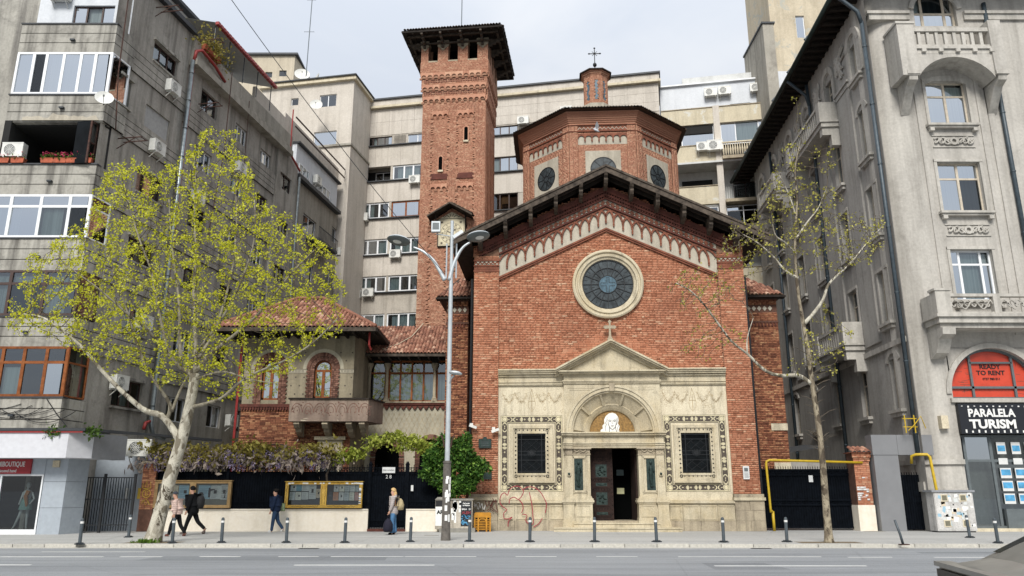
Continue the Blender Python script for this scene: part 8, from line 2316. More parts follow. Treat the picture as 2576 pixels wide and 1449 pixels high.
def make_tree(name, label, Y, limbs_px, attr, seed, barkm, leafm, lsize, lper, ltip, trunk_bark=None, **g):
 limbs = [{'pts': [tuple(v) for v in smooth_path(Q3(L['p'], Y))], 'r': L['r'], 'join': None if i == 0 else 1} for i, L in enumerate(limbs_px)]
 base = Vector(limbs[0]['pts'][0])
 t = thing(name, label, 'tree', (base.x, base.y, 0)); off = np.array([base.x, base.y, 0])
 for i, L in enumerate(limbs):
  n = len(L['pts']); r0, r1 = L['r']
  rs = [r0+(r1-r0)*(k/(n-1))**.8 for k in range(n)]
  if i == 0: rs = [r*(1+.4*math.exp(-k/1.6)) for k, r in enumerate(rs)]
  mb = MB(); mb.tube([tuple(Vector(p)-Vector(off)) for p in L['pts']], rs, 12 if r0 > .1 else 8)
  mb.build('trunk' if i == 0 else 'limb', (barkm if i < 2 or trunk_bark else M['bark_limb']) if not (trunk_bark and i == 0) else trunk_bark, t, smooth=True)
 P, par, n0 = grow(limbs, attr, seed, **g)
 tips, rad = tree_mesh(P, par, n0, .004, .5, .0032)
 P = P-off
 sel = np.arange(n0, len(P))
 if len(sel): seg_mesh('twigs', P, par, rad, sel, M['twig'], t, 5)
 r = np.random.RandomState(seed+3)
 term = sel[tips[sel] <= ltip]
 pts = []
 for k in term:
  for _ in range(r.poisson(lper)):
   f = r.uniform(0,1); p = P[k]*(1-f)+P[par[k]]*f+r.normal(size=3)*.05; pts.append(p)
 leaf_cloud('crown', pts, lsize, leafm, t, seed+4, .1, 1.15)
 return t, P, term
poly = [(2,800),(25,740),(70,640),(140,590),(205,560),(232,480),(275,410),(330,385),(375,420),(420,415),(455,390),(478,350),(500,318),(530,345),(560,330),(592,325),(622,395),(650,440),(668,505),(700,520),(745,560),(800,590),(845,630),(868,700),(880,780),(862,850),(800,880),(760,915),(700,985),(640,1010),(560,1000),(470,960),(400,980),(330,930),(240,900),(150,890),(90,850),(20,870)]
Rt = np.random.RandomState(21); attr = []
while len(attr) < 3900:
 x, y = Rt.uniform(0,890), Rt.uniform(315,1015)
 if not inside(poly, x, y): continue
 # the crown is deepest in its middle; fewer shoots in the lower inside
 cxn, cyn = (x-440)/450, (y-680)/370
 h = max(.15, 1-(cxn*cxn+cyn*cyn)*.75)
 if y > 830 and Rt.uniform() < .45: continue
 attr.append(tuple(at(x, y, 26.3+Rt.uniform(-3.6,3.6)*h)))
limbs = [dict(p=[(383,1366),(398,1310),(424,1215),(447,1140),(462,1085),(475,1030),(486,975),(490,940)], r=(.245,.15)),
  dict(p=[(455,1115),(432,1075),(405,1045),(370,1035),(335,1010),(290,968),(250,925),(205,872),(160,835),(110,800),(60,790,.5)], r=(.135,.025)),
  dict(p=[(418,1060),(428,1020),(400,975,-.3),(370,930,-.5),(345,865,-.6),(325,800,-.8),(300,720,-1),(270,640,-1.2)], r=(.08,.018)),
  dict(p=[(432,1035),(452,985,.3),(470,950,.8),(500,900,1.2),(520,840,1.6)], r=(.06,.016)),
  dict(p=[(490,945),(455,925),(425,890,-.3),(410,830,-.5),(395,760,-.6),(380,680,-.7),(350,600,-.9),(320,500,-1.0)], r=(.10,.018)),
  dict(p=[(425,890,-.3),(370,830,-1),(310,780,-1.5),(240,720,-2),(170,670,-2.2)], r=(.06,.016)),
  dict(p=[(490,940),(492,880),(490,800),(488,720,.2),(492,640,.3),(490,560,.4),(492,470,.5),(495,400,.6)], r=(.10,.018)),
  dict(p=[(455,905,.2),(452,840,.6),(450,760,1),(440,680,1.3),(430,590,1.5),(425,500,1.6)], r=(.075,.018)),
  dict(p=[(492,935),(530,890,.2),(580,850,.3),(640,800,.2),(690,740,0),(740,680,-.2),(790,630,-.4)], r=(.085,.018)),
  dict(p=[(500,900),(540,830,.8),(570,740,1.2),(590,640,1.5),(595,540,1.6),(590,430,1.6)], r=(.065,.016)),
  dict(p=[(480,1025),(520,1015,-.2),(560,1000,-.4),(600,965,-.6),(650,935,-.8),(720,905,-1),(790,860,-1.2),(850,800,-1.4)], r=(.075,.018)),
  dict(p=[(490,955),(560,935,-.8),(630,955,-1.2),(700,965,-1.5)], r=(.05,.012)),
  dict(p=[(500,880),(560,800,-.8),(610,700,-1.3),(640,600,-1.6),(640,500,-1.7)], r=(.06,.016))]
pt, PP, tt = make_tree('plane_tree', 'leaning plane tree with mottled pale bark and fresh yellow-green leaves', 26.25, limbs, attr, 5, M['bark_plane'], M['leaf_plane'], .064, 7.8, 3, step=.2, infl=2.6, kill=.3, iters=80, trop=.25)
# dark seed balls hanging in the crown
r_ = np.random.RandomState(2); mb = MB()
for k in r_.choice(tt, 260): p = PP[k]+r_.normal(size=3)*.06; mb.lathe([(0,-.02),(.02,0),(0,.02)], 5, tuple(p))
mb.build('seed_balls', M['seed'], pt, kind='stuff')
attr = []
for (x, y, rx, ry, n, dz) in ((1885,605,75,62,120,.6),(1975,470,55,75,130,.7),(2060,520,75,65,140,.8),(2140,610,95,60,150,.9),(1760,735,85,65,110,.8),(1955,565,70,70,110,.7),(2075,400,40,45,50,.4),(1985,395,35,45,50,.4),(2010,300,30,60,12,.3),(2080,880,70,70,60,.6),(1760,870,60,50,35,.5),(1990,640,70,60,60,.7),(2190,560,60,30,50,.5),(1845,690,60,60,50,.5)):
 for _ in range(int(n*1.5)):
  a, q = Rt.uniform(0,2*PI), math.sqrt(Rt.uniform()); attr.append(tuple(at(x+rx*q*math.cos(a), y+ry*q*math.sin(a), 26.2+Rt.normal()*dz)))
limbs = [dict(p=[(2086,1366),(2083,1330),(2077,1260),(2071,1180),(2062,1090),(2050,1010),(2040,940),(2034,890),(2022,820),(2010,750),(2002,680),(2000,620),(2002,560),(2005,500),(2000,430),(2010,370)], r=(.135,.018)),
  dict(p=[(2040,965),(2010,945),(1965,945,-.2),(1930,935,-.3),(1905,915,-.4),(1880,890,-.5),(1840,858,-.6),(1800,805,-.8),(1770,765,-.9),(1735,730,-1),(1700,712,-1)], r=(.075,.018)),
  dict(p=[(2022,815),(2045,790,.1),(2070,755,.2),(2085,715,.3),(2120,680,.4),(2150,650,.5),(2190,600,.6),(2220,570,.6)], r=(.075,.015)),
  dict(p=[(2008,700),(1975,680),(1945,645,.2),(1905,610,.3),(1870,590,.4)], r=(.055,.012)),
  dict(p=[(2003,640),(1975,610,-.3),(1950,590,-.4),(1940,540,-.5)], r=(.04,.01)),
  dict(p=[(2003,600),(2030,560,.3),(2060,520,.4),(2080,470,.4)], r=(.045,.01)),
  dict(p=[(2001,540),(1985,490,.2),(1960,440,.3)], r=(.035,.01)),
  dict(p=[(1880,890,-.5),(1880,850,-.3),(1895,800,-.2)], r=(.03,.008))]
t2, PP2, tt2 = make_tree('young_plane_tree', 'slender nearly bare young plane tree beside the driveway gate', 26.2, limbs, attr, 8, M['bark_plane'], M['leaf_thin'], .07, 1.9, 2, trunk_bark=M['bark_brown'], step=.17, infl=1.8, kill=.26, iters=70, trop=.1, jitter=.5)
mb = MB()
for k in r_.choice(tt2, 170): p = PP2[k]+r_.normal(size=3)*.06; mb.lathe([(0,-.022),(.022,0),(0,.022)], 5, tuple(p))
mb.build('seed_balls', M['seed'], t2, kind='stuff')
# bare twiggy sprays low on the young tree's trunk
mb = MB(); rr = random.Random(4)
for k in range(46):
 py = rr.uniform(860,1140); f = (py-860)/280; bx = 2032+f*34
 p = at(bx, py, 26.2)-Vector((t2.location.x,t2.location.y,0)); a = rr.uniform(0,2*PI); L = rr.uniform(.25,.8)
 q = p+Vector((math.cos(a)*L*.6, math.sin(a)*L*.4, L*.35)); s = q+Vector((math.cos(a+.5)*L*.4, math.sin(a)*.2, L*.1)); mb.tube([p,q,s],[.014,.008,.004],4)
mb.build('water_shoots', M['twig'], t2)
# tree pits with soil and a tuft of grass
for (x, y, i) in ((-11.58,26.25,0),(10.2,26.2,1)):
 MB().prismz([(-1.0,-.42),(1.0,-.42),(1.0,.42),(-1.0,.42)] if i else [(-.8,-.45),(.9,-.45),(.9,.4),(-.8,.4)], -.02, .006).build('tree_pit', M['soil'], pavement, loc=(x,y,0))
M['grass'] = leaf_mat('grass', [(0, lin('#3f5a1c')), (1, lin('#6c8a34'))])
Rg = np.random.RandomState(8); n = 260
tf = leaf_cloud('grass_tuft', np.c_[-11.62+Rg.normal(size=n)*.16, 25.9+Rg.normal(size=n)*.08, np.zeros(n)+.01], .035, M['grass'], pavement, 40, -1.5, 3.5)
# ================================================================ street furniture
M['bollard'] = plain('bollard', '#454d52', 0.55, 0.1, 0.15); M['reflect'] = plain('reflect', '#cfcfcc', 0.5, var=0.05)
def bollard_proto():
 t = thing('bollard', 'x', 'bollard', (0,0,0), 0, 'bollards along the kerb')
 mb = MB(); mb.lathe([(.052,.05),(.052,.72),(.045,.765),(.02,.785),(0,.787)], 14); mb.build('post', M['bollard'], t, smooth=False)
 mb = MB(); mb.lathe([(.0545,.625),(.0545,.69)], 14); mb.build('reflective_band', M['reflect'], t)
 mb = MB(); mb.box(-.12,.12,-.12,.12,0,.035); mb.box(-.09,.09,-.09,.09,.035,.06); mb.build('foot', M['dark_metal'], t)
 return t
bol = bollard_proto(); first = True
BL = [((200,1370),'bollard in front of the grey boutique pillar'),((323,1352),'bollard standing back beside the barred passage gate'),((433,1367),'bollard just right of the leaning tree, by the walking pair'),((557,1366),'bollard before the cream wall right of the black-coated walker'),((720,1366),'bollard just right of the person in the navy jacket'),((867,1366),'bollard before the cream wall left of the pedestrian gate'),((1032,1364),'bollard just right of the woman with the dark bag'),((1181,1363),'bollard in front of the postered utility box'),((1333,1364),'bollard before the red graffiti on the church plinth'),((1496,1364),'bollard at the left end of the church steps'),((1652,1364),'bollard at the right end of the church steps'),((1821,1365),'bollard before the right end of the stone plinth'),((1980,1364),'bollard in front of the driveway gate'),((2440,1353),'bollard standing before the stickered cabinet'),((2511,1367),'bollard before the travel agency door nearest the parked car')]
for i, (p, lab) in enumerate(BL):
 o = bol if i == 0 else copy_tree(bol)
 x, y = ground(*p); o.location = (x, y, 0); o['label'] = lab; o.rotation_euler = (rnd.uniform(-.02,.02), rnd.uniform(-.03,.03) if i != 14 else R(-4), rnd.uniform(0,1))
bb = thing('bent_bollard', 'bent thin metal post leaning over at the grey portal', 'bollard', (*ground(2272,1371), 0))
mb = MB(); mb.tube([(0,0,.02),(-.05,0,.3),(-.16,.02,.74)], [.04,.038,.036], 9); mb.build('post', M['bollard'], bb, smooth=True); mb = MB(); mb.box(-.1,.16,-.1,.1,0,.03); mb.build('rusty_foot', M['rust'], bb)
# double street lamp
LX, LY = ground(1121,1360)
lamp = thing('street_lamp', 'tall silver street lamp with two curved arms and fluted dark base', 'street lamp', (LX, LY, 0))
zL = lambda y: at(1125, y, LY).z
M['lamp_silver'] = plain('lamp_silver', '#b4babd', 0.4, 0.3, 0.08); M['lamp_base'] = plain('lamp_base', '#5f5a54', 0.7, 0.1, 0.25)
mb = MB(); z1 = zL(1162); n = 24; prof = []
vs = []; rows = [(0,.165),(.25,.155),(.3,.15),(z1*.45,.142),(z1-.05,.132),(z1-.04,.145),(z1+.03,.145),(z1+.04,.09)]
for (z, r) in rows:
 for j in range(n*2): a = 2*PI*j/(n*2); q = r*(1-.05*(j % 2) if .25 < z < z1-.045 else 1); vs.append((q*math.cos(a), q*math.sin(a), z))
m = n*2; fs = [(i*m+j, i*m+(j+1)%m, (i+1)*m+(j+1)%m, (i+1)*m+j) for i in range(len(rows)-1) for j in range(m)]
mb.add(vs, fs); mb.build('fluted_base', M['lamp_base'], lamp)
mb = MB(); zt = zL(556); mb.lathe([(.088,z1),(.088,zL(1090)),(.075,zL(720)),(.062,zL(700)),(.06,zt),(0,zt+.01)], 16); mb.build('pole', M['lamp_silver'], lamp, smooth=False)
mb = MB()
for s in (-1,1): mb.tube([(s*.11,0,zL(1125)),(s*.14,-.02,zL(1110)),(s*.22,-.03,zL(1095))], .03, 5)
mb.build('clip', M['rust'], lamp)
def L3(px, py, dy=0): p = at(px, py, LY+dy); return (p.x-LX, p.y-LY, p.z)
for s, pts, lum in ((-1, [(1119,705),(1108,685),(1090,655),(1065,633),(1040,622)], (1003,605)), (1, [(1131,705),(1138,675),(1150,645),(1165,622),(1182,610)], (1203,595))):
 P = smooth_path([L3(*p) for p in pts], 4); n = len(P)
 mb = MB(); mb.tube([tuple(p) for p in P], [.085-.05*k/(n-1) for k in range(n)], 10); mb.build('arm', M['lamp_silver'], lamp, smooth=True)
 mb = MB(); mb.tube([(s*.18,0,zL(700)),(s*.18,0,zL(613))], .03, 6); mb.build('arm_strut', M['lamp_silver'], lamp)
 c = Vector(L3(*lum)); mb = MB(); mb.m = 0
 sh = [(.0,.15),(.15,.14),(.32,.10),(.42,.04),(.44,.0)]; un = [(.44,0),(.40,-.04),(.2,-.055),(0,-.06)]
 mb.lathe([(max(r,.001), h) for r, h in sh][::-1], 24, (0,0,0), caps=False); mb.m = 1; mb.lathe([(max(r,.001), h) for r, h in un][::-1], 24, (0,0,0), caps=False)
 o = mb.build('luminaire', [M['lamp_silver'], M['frame_grey']], lamp, smooth=True, loc=tuple(c)); o.rotation_euler = (R(-14), R(-8*s), 0); o.scale = (1,.8,1)
 mb = MB(); mb.lathe([(.16,-.066),(.16,-.06)], 16, (s*.05,0,0)); q = mb.build('lens', M['sign_white'], o)
# floodlight, sensor and the small lower lamp
mb = MB(); c = L3(1097,572,-.2); mb.box(c[0]-.16,c[0]+.16,c[1]-.12,c[1]+.05,c[2]-.2,c[2]+.2); mb.bar((0,0,c[2]-.28),(c[0],c[1],c[2]-.26),.03); mb.build('floodlight', M['lamp_silver'], lamp); MB().box(c[0]-.12,c[0]+.12,c[1]-.125,c[1]-.12,c[2]-.12,c[2]+.14).build('floodlight_glass', M['frame_grey'], lamp)
mb = MB(); c = L3(1152,590,-.3); mb.obox(Matrix.Translation(c) @ Matrix.Rotation(R(-35),4,'Y'), .42,.12,.12); mb.bar((0,0,c[2]-.15),c,.03); mb.build('sensor', M['lamp_silver'], lamp)
mb = MB(); p = [L3(1130,965,-.05),L3(1135,952,-.15),L3(1142,945,-.25)]; mb.tube(p,.03,6); mb.build('small_arm', M['lamp_silver'], lamp); c = L3(1146,938,-.3); mb = MB(); mb.lathe([(.0,.06),(.14,.05),(.22,.0),(.2,-.04),(0,-.05)][::-1],16,(0,0,0)); o = mb.build('small_luminaire', M['lamp_silver'], lamp, smooth=True, loc=c); o.rotation_euler=(R(-12),R(8),0); o.scale=(1.1,.6,1)
mb = MB(); rr = random.Random(1)
for k in range(16):
 a = rr.uniform(-1.9,-.8); z = rr.uniform(.6,z1-.5); r = .156; w = rr.uniform(.05,.1); h = rr.uniform(.1,.3)
 mb.quad((r*math.cos(a),r*math.sin(a),z),(r*math.cos(a+w/r),r*math.sin(a+w/r),z),(r*math.cos(a+w/r),r*math.sin(a+w/r),z+h),(r*math.cos(a),r*math.sin(a),z+h))
mb.build('torn_poster', M['paper'], lamp)
# overhead wires
def wire(p, q, sag, label, r=.012):
 p, q = Vector(p), Vector(q); P = [p.lerp(q, t)-Vector((0,0,sag*4*t*(1-t))) for t in np.linspace(0,1,24)]
 mb = MB(); mb.tube([tuple(v-p) for v in P], r, 4); o = mb.build('overhead_wire', M['dark_metal'], None, loc=tuple(p)); return tag(o, label, 'wire')
wire(at(1120,690,LY), at(540,-60,20.0), .25, 'thin wire running from the street lamp up past the roof terrace')
# junction boxes with posters
M['conc_base'] = plain('conc_base', '#85827a', .9, var=.15); M['box_dirty'] = stone('box_dirty', '#9a9284', '#4a443c', '#c4bcae', None, .9)
jb = thing('utility_box', 'grimy utility box with AR poster just behind the street lamp', 'utility box', (-2.86, 33.1, 0)); MB().box(-.28,.3,-.1,.4,.12,1.28).build('casing', M['box_dirty'], jb); mb = MB(); mb.prism([(-.3,1.28),(.32,1.28),(.25,1.38),(-.2,1.38)],-.12,.42); mb.build('lid', M['conc_base'], jb); MB().box(-.27,.28,-.108,-.1,.25,1.0).build('poster', M['paper'], jb); MB().box(-.27,.28,-.108,-.1,1.0,1.25).build('poster', M['ink'], jb); text('lettering','AR',M['ink'],jb,(-.08,-.112,.78),.2,bold=.01)
jb2 = thing('utility_box', 'utility box with a dark event poster between lamp and church', 'utility box', (-2.05, 33.1, 0)); MB().box(-.48,.42,-.1,.4,.16,1.26).build('casing', M['box_dirty'], jb2); MB().box(-.52,.46,-.14,.44,1.26,1.32).build('lid', M['conc_base'], jb2); MB().box(-.9,.55,-.3,.5,0,.16).build('concrete_base', M['conc_base'], jb2)
ps_ = MB().box(-.04,.40,-.112,-.1,.24,1.22).build('event_poster', M['sign_navy'], jb2); 
for (s, z, sz, m) in (('Pai la ziar','1.13',.075,'sign_letter'),('lui Palabor','1.05',.07,'sign_letter'),('SALA   21','0.9',.09,'sign_letter'),('ALEH','0.76',.15,'graffiti_red')): text('lettering', s, M[m], ps_, (.18,-.114,float(z)), sz, bold=.003)
mb = MB(); rr = random.Random(5)
for k in range(30): x, z, w = rr.uniform(-.02,.33), rr.uniform(.26,.62), rr.uniform(.03,.08); mb.box(x,x+w,-.1135,-.112,z,z+rr.uniform(.02,.09))
mb.build('poster_print', M['poster_blue'], ps_); mb = MB()
for k in range(16): x, z, w = rr.uniform(-.45,-.12), rr.uniform(.24,1.1), rr.uniform(.05,.14); mb.box(x,x+w,-.103,-.1,z,z+rr.uniform(.08,.3))
mb.build('torn_paper', M['paper'], jb2)
# yellow ornate bin
yb = thing('yellow_grit_bin', 'yellow slatted metal bin against the church plinth', 'bin', (-1.22, 33.55, 0)); M['bin_yellow'] = plain('bin_yellow', '#b98018', .5, var=.2)
mb = MB(); mb.box(-.36,.36,-.2,.2,.56,.64); mb.prism([(-.33,.64),(.33,.64),(.36,.70),(.3,.76),(-.3,.76),(-.36,.70)],-.18,.18); mb.build('lid', M['bin_yellow'], yb)
for x in (-.32,-.17,.17,.32): MB().box(x-.03,x+.03,-.19,-.13,0,.56).build('post', M['bin_yellow'], yb)
for k in range(7): MB().box(-.3,.3,-.15,-.13,.07+k*.065,.1+k*.065).build('slat', M['bin_yellow'], yb)
mb = MB(); mb.ringarc(0,.38,.13,.17,-.18,-.14,0,PI,10); mb.build('arch', M['bin_yellow'], yb); MB().box(-.3,.3,-.12,.18,.02,.56).build('inner', M['ink'], yb)
# electrical cabinet
ec = thing('electrical_cabinet', 'grey electrical cabinet covered in torn stickers beside the travel agency', 'cabinet', (18.05, 32.85, 0)); M['cab_grey'] = stone('cab_grey', '#a3a29f', '#5e5c58', '#c6c4c0', None, .8)
MB().box(-.8,.8,0,.6,.05,1.58).build('casing', M['cab_grey'], ec); MB().box(-.88,.88,-.06,.66,1.58,1.66).build('lid', M['canopy_grey'], ec); MB().box(-.75,.75,.03,.55,0,.05).build('plinth', M['ink'], ec)
for s in (-1,1):
 MB().box(min(s*.02,s*.77),max(s*.02,s*.77),-.012,0,.1,1.53).build('door', M['cab_grey'], ec)
 for z in (.35,1.35): mb = MB(); x = s*.38; mb.box(x-.14,x+.14,-.03,-.012,z-.14,z+.14); o = mb.build('vent_frame', M['stone_pale'], ec); MB().box(x-.1,x+.1,-.034,-.03,z-.1,z+.1).build('vent_mesh', M['cork'], o)
rr = random.Random(15); cols = (M['paper'], PAPER[7], PAPER[3], M['paper'], PAPER[0], M['ink'])
for c in range(6):
 mb = MB()
 for k in range(9):
  x, z = rr.uniform(-.75,.65), rr.uniform(.2,1.45); w, h = rr.uniform(.05,.2), rr.uniform(.06,.22); a = rr.uniform(-.3,.3)
  if c == 5: w *= .35; h *= .4
  P = [(x+(dx*w)*math.cos(a)-(dz*h)*math.sin(a), z+(dx*w)*math.sin(a)+(dz*h)*math.cos(a)) for dx, dz in ((0,0),(1,rr.uniform(-.2,.1)),(1,1),(.5,rr.uniform(.8,1.1)),(0,1))]
  P = [(min(max(p,-.79),.79), q) for p, q in P]; mb.add([(p,-.0135-.0008*c,q) for p, q in P],[tuple(range(5))])
 mb.build('torn_stickers', cols[c], ec)
# wall fittings on the church
def on_ch(px, py, d=0): u, z = C.px(px, py, d); return C.w(u, d, z)
for (px, py, lab, a) in ((1190,1073,'white security camera at the left edge of the church pier',20),(1246,1083,'white security camera beside the left sgraffito window',-20)):
 p = on_ch(px, py, -.3); t = thing('security_camera', lab, 'camera', p, R(-3)); mb = MB(); mb.obox(Matrix.Rotation(R(a),4,'Y'), .34,.11,.11); mb.build('housing', M['white_metal'], t); mb = MB(); mb.bar((0,0,0),(-.1,.22,.1),.04); mb.box(-.16,-.02,.14,.2,.02,.16); mb.build('mount', M['white_metal'], t)
for (px, py, w, h, lab, mt) in ((1220,1116,.28,.19,'bronze plaque with small crest on the left church pier','bronze'),(1224,1197,.22,.15,'lower plain bronze plaque on the left church pier','bronze'),(1877,1189,.13,.27,'white paper notice on the right church pier','sign_white')):
 p = on_ch(px, py, -.16); t = thing('wall_plaque', lab, 'plaque', p, R(-3)); MB().box(-w,w,-.03,.03,-h,h).build('plate', M[mt], t)
 if mt == 'bronze' and h > .18:
  mb = MB(); mb.ringarc(0,h,.0,.1,-.03,.02,0,PI,10); mb.build('crest', M['bronze'], t); mb = MB()
  for k in range(3): mb.box(-w*.6,w*.6,-.034,-.03,-.1+k*.08,-.085+k*.08)
  mb.build('lettering', M['frame_grey'], t)
 elif mt != 'bronze':
  mb = MB(); mb.box(-.08,.08,-.034,-.03,.05,.2); 
  for k in range(5): mb.box(-.09,.09,-.034,-.03,-.2+k*.045,-.185+k*.045)
  mb.build('print', M['frame_grey'], t)
# sprayed graffiti on the plinth (in the church's own plane)
def gz(x, y): return (1060.6+x/(4.2933*1.5652), 1201.1+y/(4.2933*1.5652))
def spray(pts, d, w, mat, parent=church):
 P = [C.px(*gz(*p), d) for p in pts]; P = [(v.x, v.y) for v in [Vector((q[0], q[1], 0)) for q in P]]
 V = smooth_path([(a, 0, b) for a, b in P], 5); mb = MB(); mb.ribbon([(v.x, v.z) for v in V], w, d); return mb
red = MB()
for pts in ([(1480,440),(1490,370),(1560,335),(1640,370),(1700,300),(1720,220),(1640,150),(1540,160),(1480,220),(1450,300),(1400,260),(1340,310),(1325,420),(1370,490),(1440,545),(1390,600),(1390,680)],[(1640,370),(1700,440),(1715,520),(1690,600)],[(1820,250),(1845,360),(1870,500),(1880,640),(1885,780),(1810,780),(1760,720),(1780,640),(1700,620)],[(1700,220),(1780,165),(1900,170),(2000,240),(2070,350),(2110,450),(2090,600)],[(1390,695),(1460,700),(1530,670),(1470,740),(1460,830)],[(2040,690),(1980,780),(1890,840)]):
 m = spray(pts, -.315, .035, None); red.add(m.v, m.f)
red.build('red_graffiti', M['graffiti_red'], church)
wg_ = MB(); rd = MB()
for pts in ([(890,430),(900,500),(920,450),(960,540),(980,430),(930,430)],[(990,520),(1020,440),(1040,540),(1075,470),(1060,550)]): m = spray(pts, -.36, .03, None); wg_.add(m.v, m.f)
for pts in ([(1070,380),(1110,490),(1140,400),(1160,480),(1200,400),(1150,520),(1220,400),(1190,500),(1290,600)],[(1200,350),(1240,420),(1255,370),(1260,480),(1290,580)],[(1100,570),(1150,530),(1220,580)]): m = spray(pts, -.362, .03, None); rd.add(m.v, m.f)
wg_.build('white_graffiti', M['graffiti_white'], church); rd.build('dark_graffiti', M['terracotta_dark'], church)
# stray manhole covers
for (px, py, w) in ((1085,1347,.55),(2200,1337,.9),(1700,1330,.01)):
 if w < .1: continue
 x, y = ground(px, py); o = MB().prismz([(w/2*math.cos(a), w/3*math.sin(a)) for a in np.linspace(0,2*PI,20)[:-1]], .0, .008).build('manhole_cover', M['conc_base'], pavement, loc=(x,y,0))
# dove flying in front of the drum
pg_ = thing('pigeon', 'white pigeon in flight in front of the octagonal drum', 'bird', at(1500,328,40)); M['dove'] = plain('dove', '#b9bcc0', .7)
mb = MB(); mb.tube([(.18,0,-.1),(.08,0,-.04),(-.04,0,.02),(-.12,0,.08),(-.17,0,.10)], [.015,.06,.075,.045,.02], 8); mb.build('body', M['dove'], pg_, smooth=True)
for s in (-1,1): mb = MB(); mb.add([(-.06,0,.05),(.06,0,.0),(.14,s*.18,.2),(.02,s*.32,.42),(-.06,s*.2,.28)],[(0,1,2,3,4)]); mb.build('wing', M['dove'], pg_)

# ================================================================ parked car at the lower right
M['car_paint'] = plain('car_paint', '#7d7b75', .3, .3, .1); M['car_glass'] = plain('car_glass', '#1d2223', .08, .0, .1); M['car_dark'] = plain('car_dark', '#2b2722', .5, .0, .2); M['tail_red'] = plain('tail_red', '#8e1a1c', .2); M['tyre'] = plain('tyre', '#141414', .85)
car = thing('parked_car', 'dusty grey car at the near side of the road, only its rear end visible', 'car', (3.80, 6.92, -.095), R(-12))
# stations along the length: x, half width low, half width top, z belt, z top
st = [(0,.70,.66,.98,1.0),(.08,.80,.72,1.0,1.02),(.38,.84,.74,1.03,1.07),(.62,.85,.66,1.04,1.20),(1.05,.86,.60,1.03,1.40),(1.6,.86,.58,1.01,1.46),(2.4,.86,.58,.99,1.45),(3.0,.86,.62,.97,1.22),(3.35,.85,.72,.96,1.0),(4.0,.82,.70,.86,.9),(4.3,.74,.62,.72,.76)]
mb = MB(); ring = []
for (x, wl, wt, zb, zt2) in st:
 ring.append([(x,-wl*.94,.22),(x,-wl,.5),(x,-wl*.985,zb-.05),(x,-wl*.93,zb),(x,-wt,zt2-.02),(x,-wt*.6,zt2+.015),(x,0,zt2+.025),(x,wt*.6,zt2+.015),(x,wt,zt2-.02),(x,wl*.93,zb),(x,wl*.985,zb-.05),(x,wl,.5),(x,wl*.94,.22)])
m = 13; vs = [p for r in ring for p in r]; fs = [(i*m+j, (i+1)*m+j, (i+1)*m+j+1, i*m+j+1) for i in range(len(st)-1) for j in range(m-1)]; fs += [tuple(range(m)), tuple(range((len(st)-1)*m+m-1,(len(st)-1)*m-1,-1))]
mb.add(vs, fs); mb.build('body', M['car_paint'], car, smooth=False)
mb = MB(); mb.quad((.47,-.66,1.125),(.47,.66,1.125),(1.0,.56,1.412),(1.0,-.56,1.412)); mb.build('rear_window', M['car_glass'], car)
for s in (-1,1):
 mb = MB(); P = [(.75,s*.80,1.06),(2.9,s*.81,1.0),(2.45,s*.615,1.40),(1.15,s*.64,1.39)]; mb.add(P,[(0,1,2,3) if s<0 else (3,2,1,0)]); mb.build('side_window', M['car_glass'], car)
 mb = MB(); mb.box(-.03,.04,min(s*.45,s*.76),max(s*.45,s*.76),.70,.88); mb.build('tail_light', M['tail_red'], car)
 for x in (.75,3.45):
  mb = MB(); mb.lathe([(.20,-.1),(.30,-.1),(.32,-.05),(.32,.05),(.30,.1),(.20,.1)], 24, (x, s*.78, .31), 'y'); w = mb.build('wheel', M['tyre'], car); mb = MB(); mb.lathe([(0,-.105),(.2,-.09),(.2,.09),(0,.105)], 16, (x, s*.78, .31), 'y', caps=False); mb.build('rim', M['zinc'], w)
mb = MB(); mb.box(-.035,.01,-.62,.62,.60,.975); mb.build('boot_panel', M['car_dark'], car); mb = MB(); mb.box(-.1,.1,-.8,.8,.3,.58); mb.build('bumper', M['car_paint'], car); mb = MB(); mb.box(-.04,-.034,-.25,.25,.66,.77); mb.build('number_plate', M['sign_white'], car)
mb = MB(); mb.box(-.03,.12,-.7,.7,.995,1.035); mb.build('boot_lip', M['car_paint'], car)

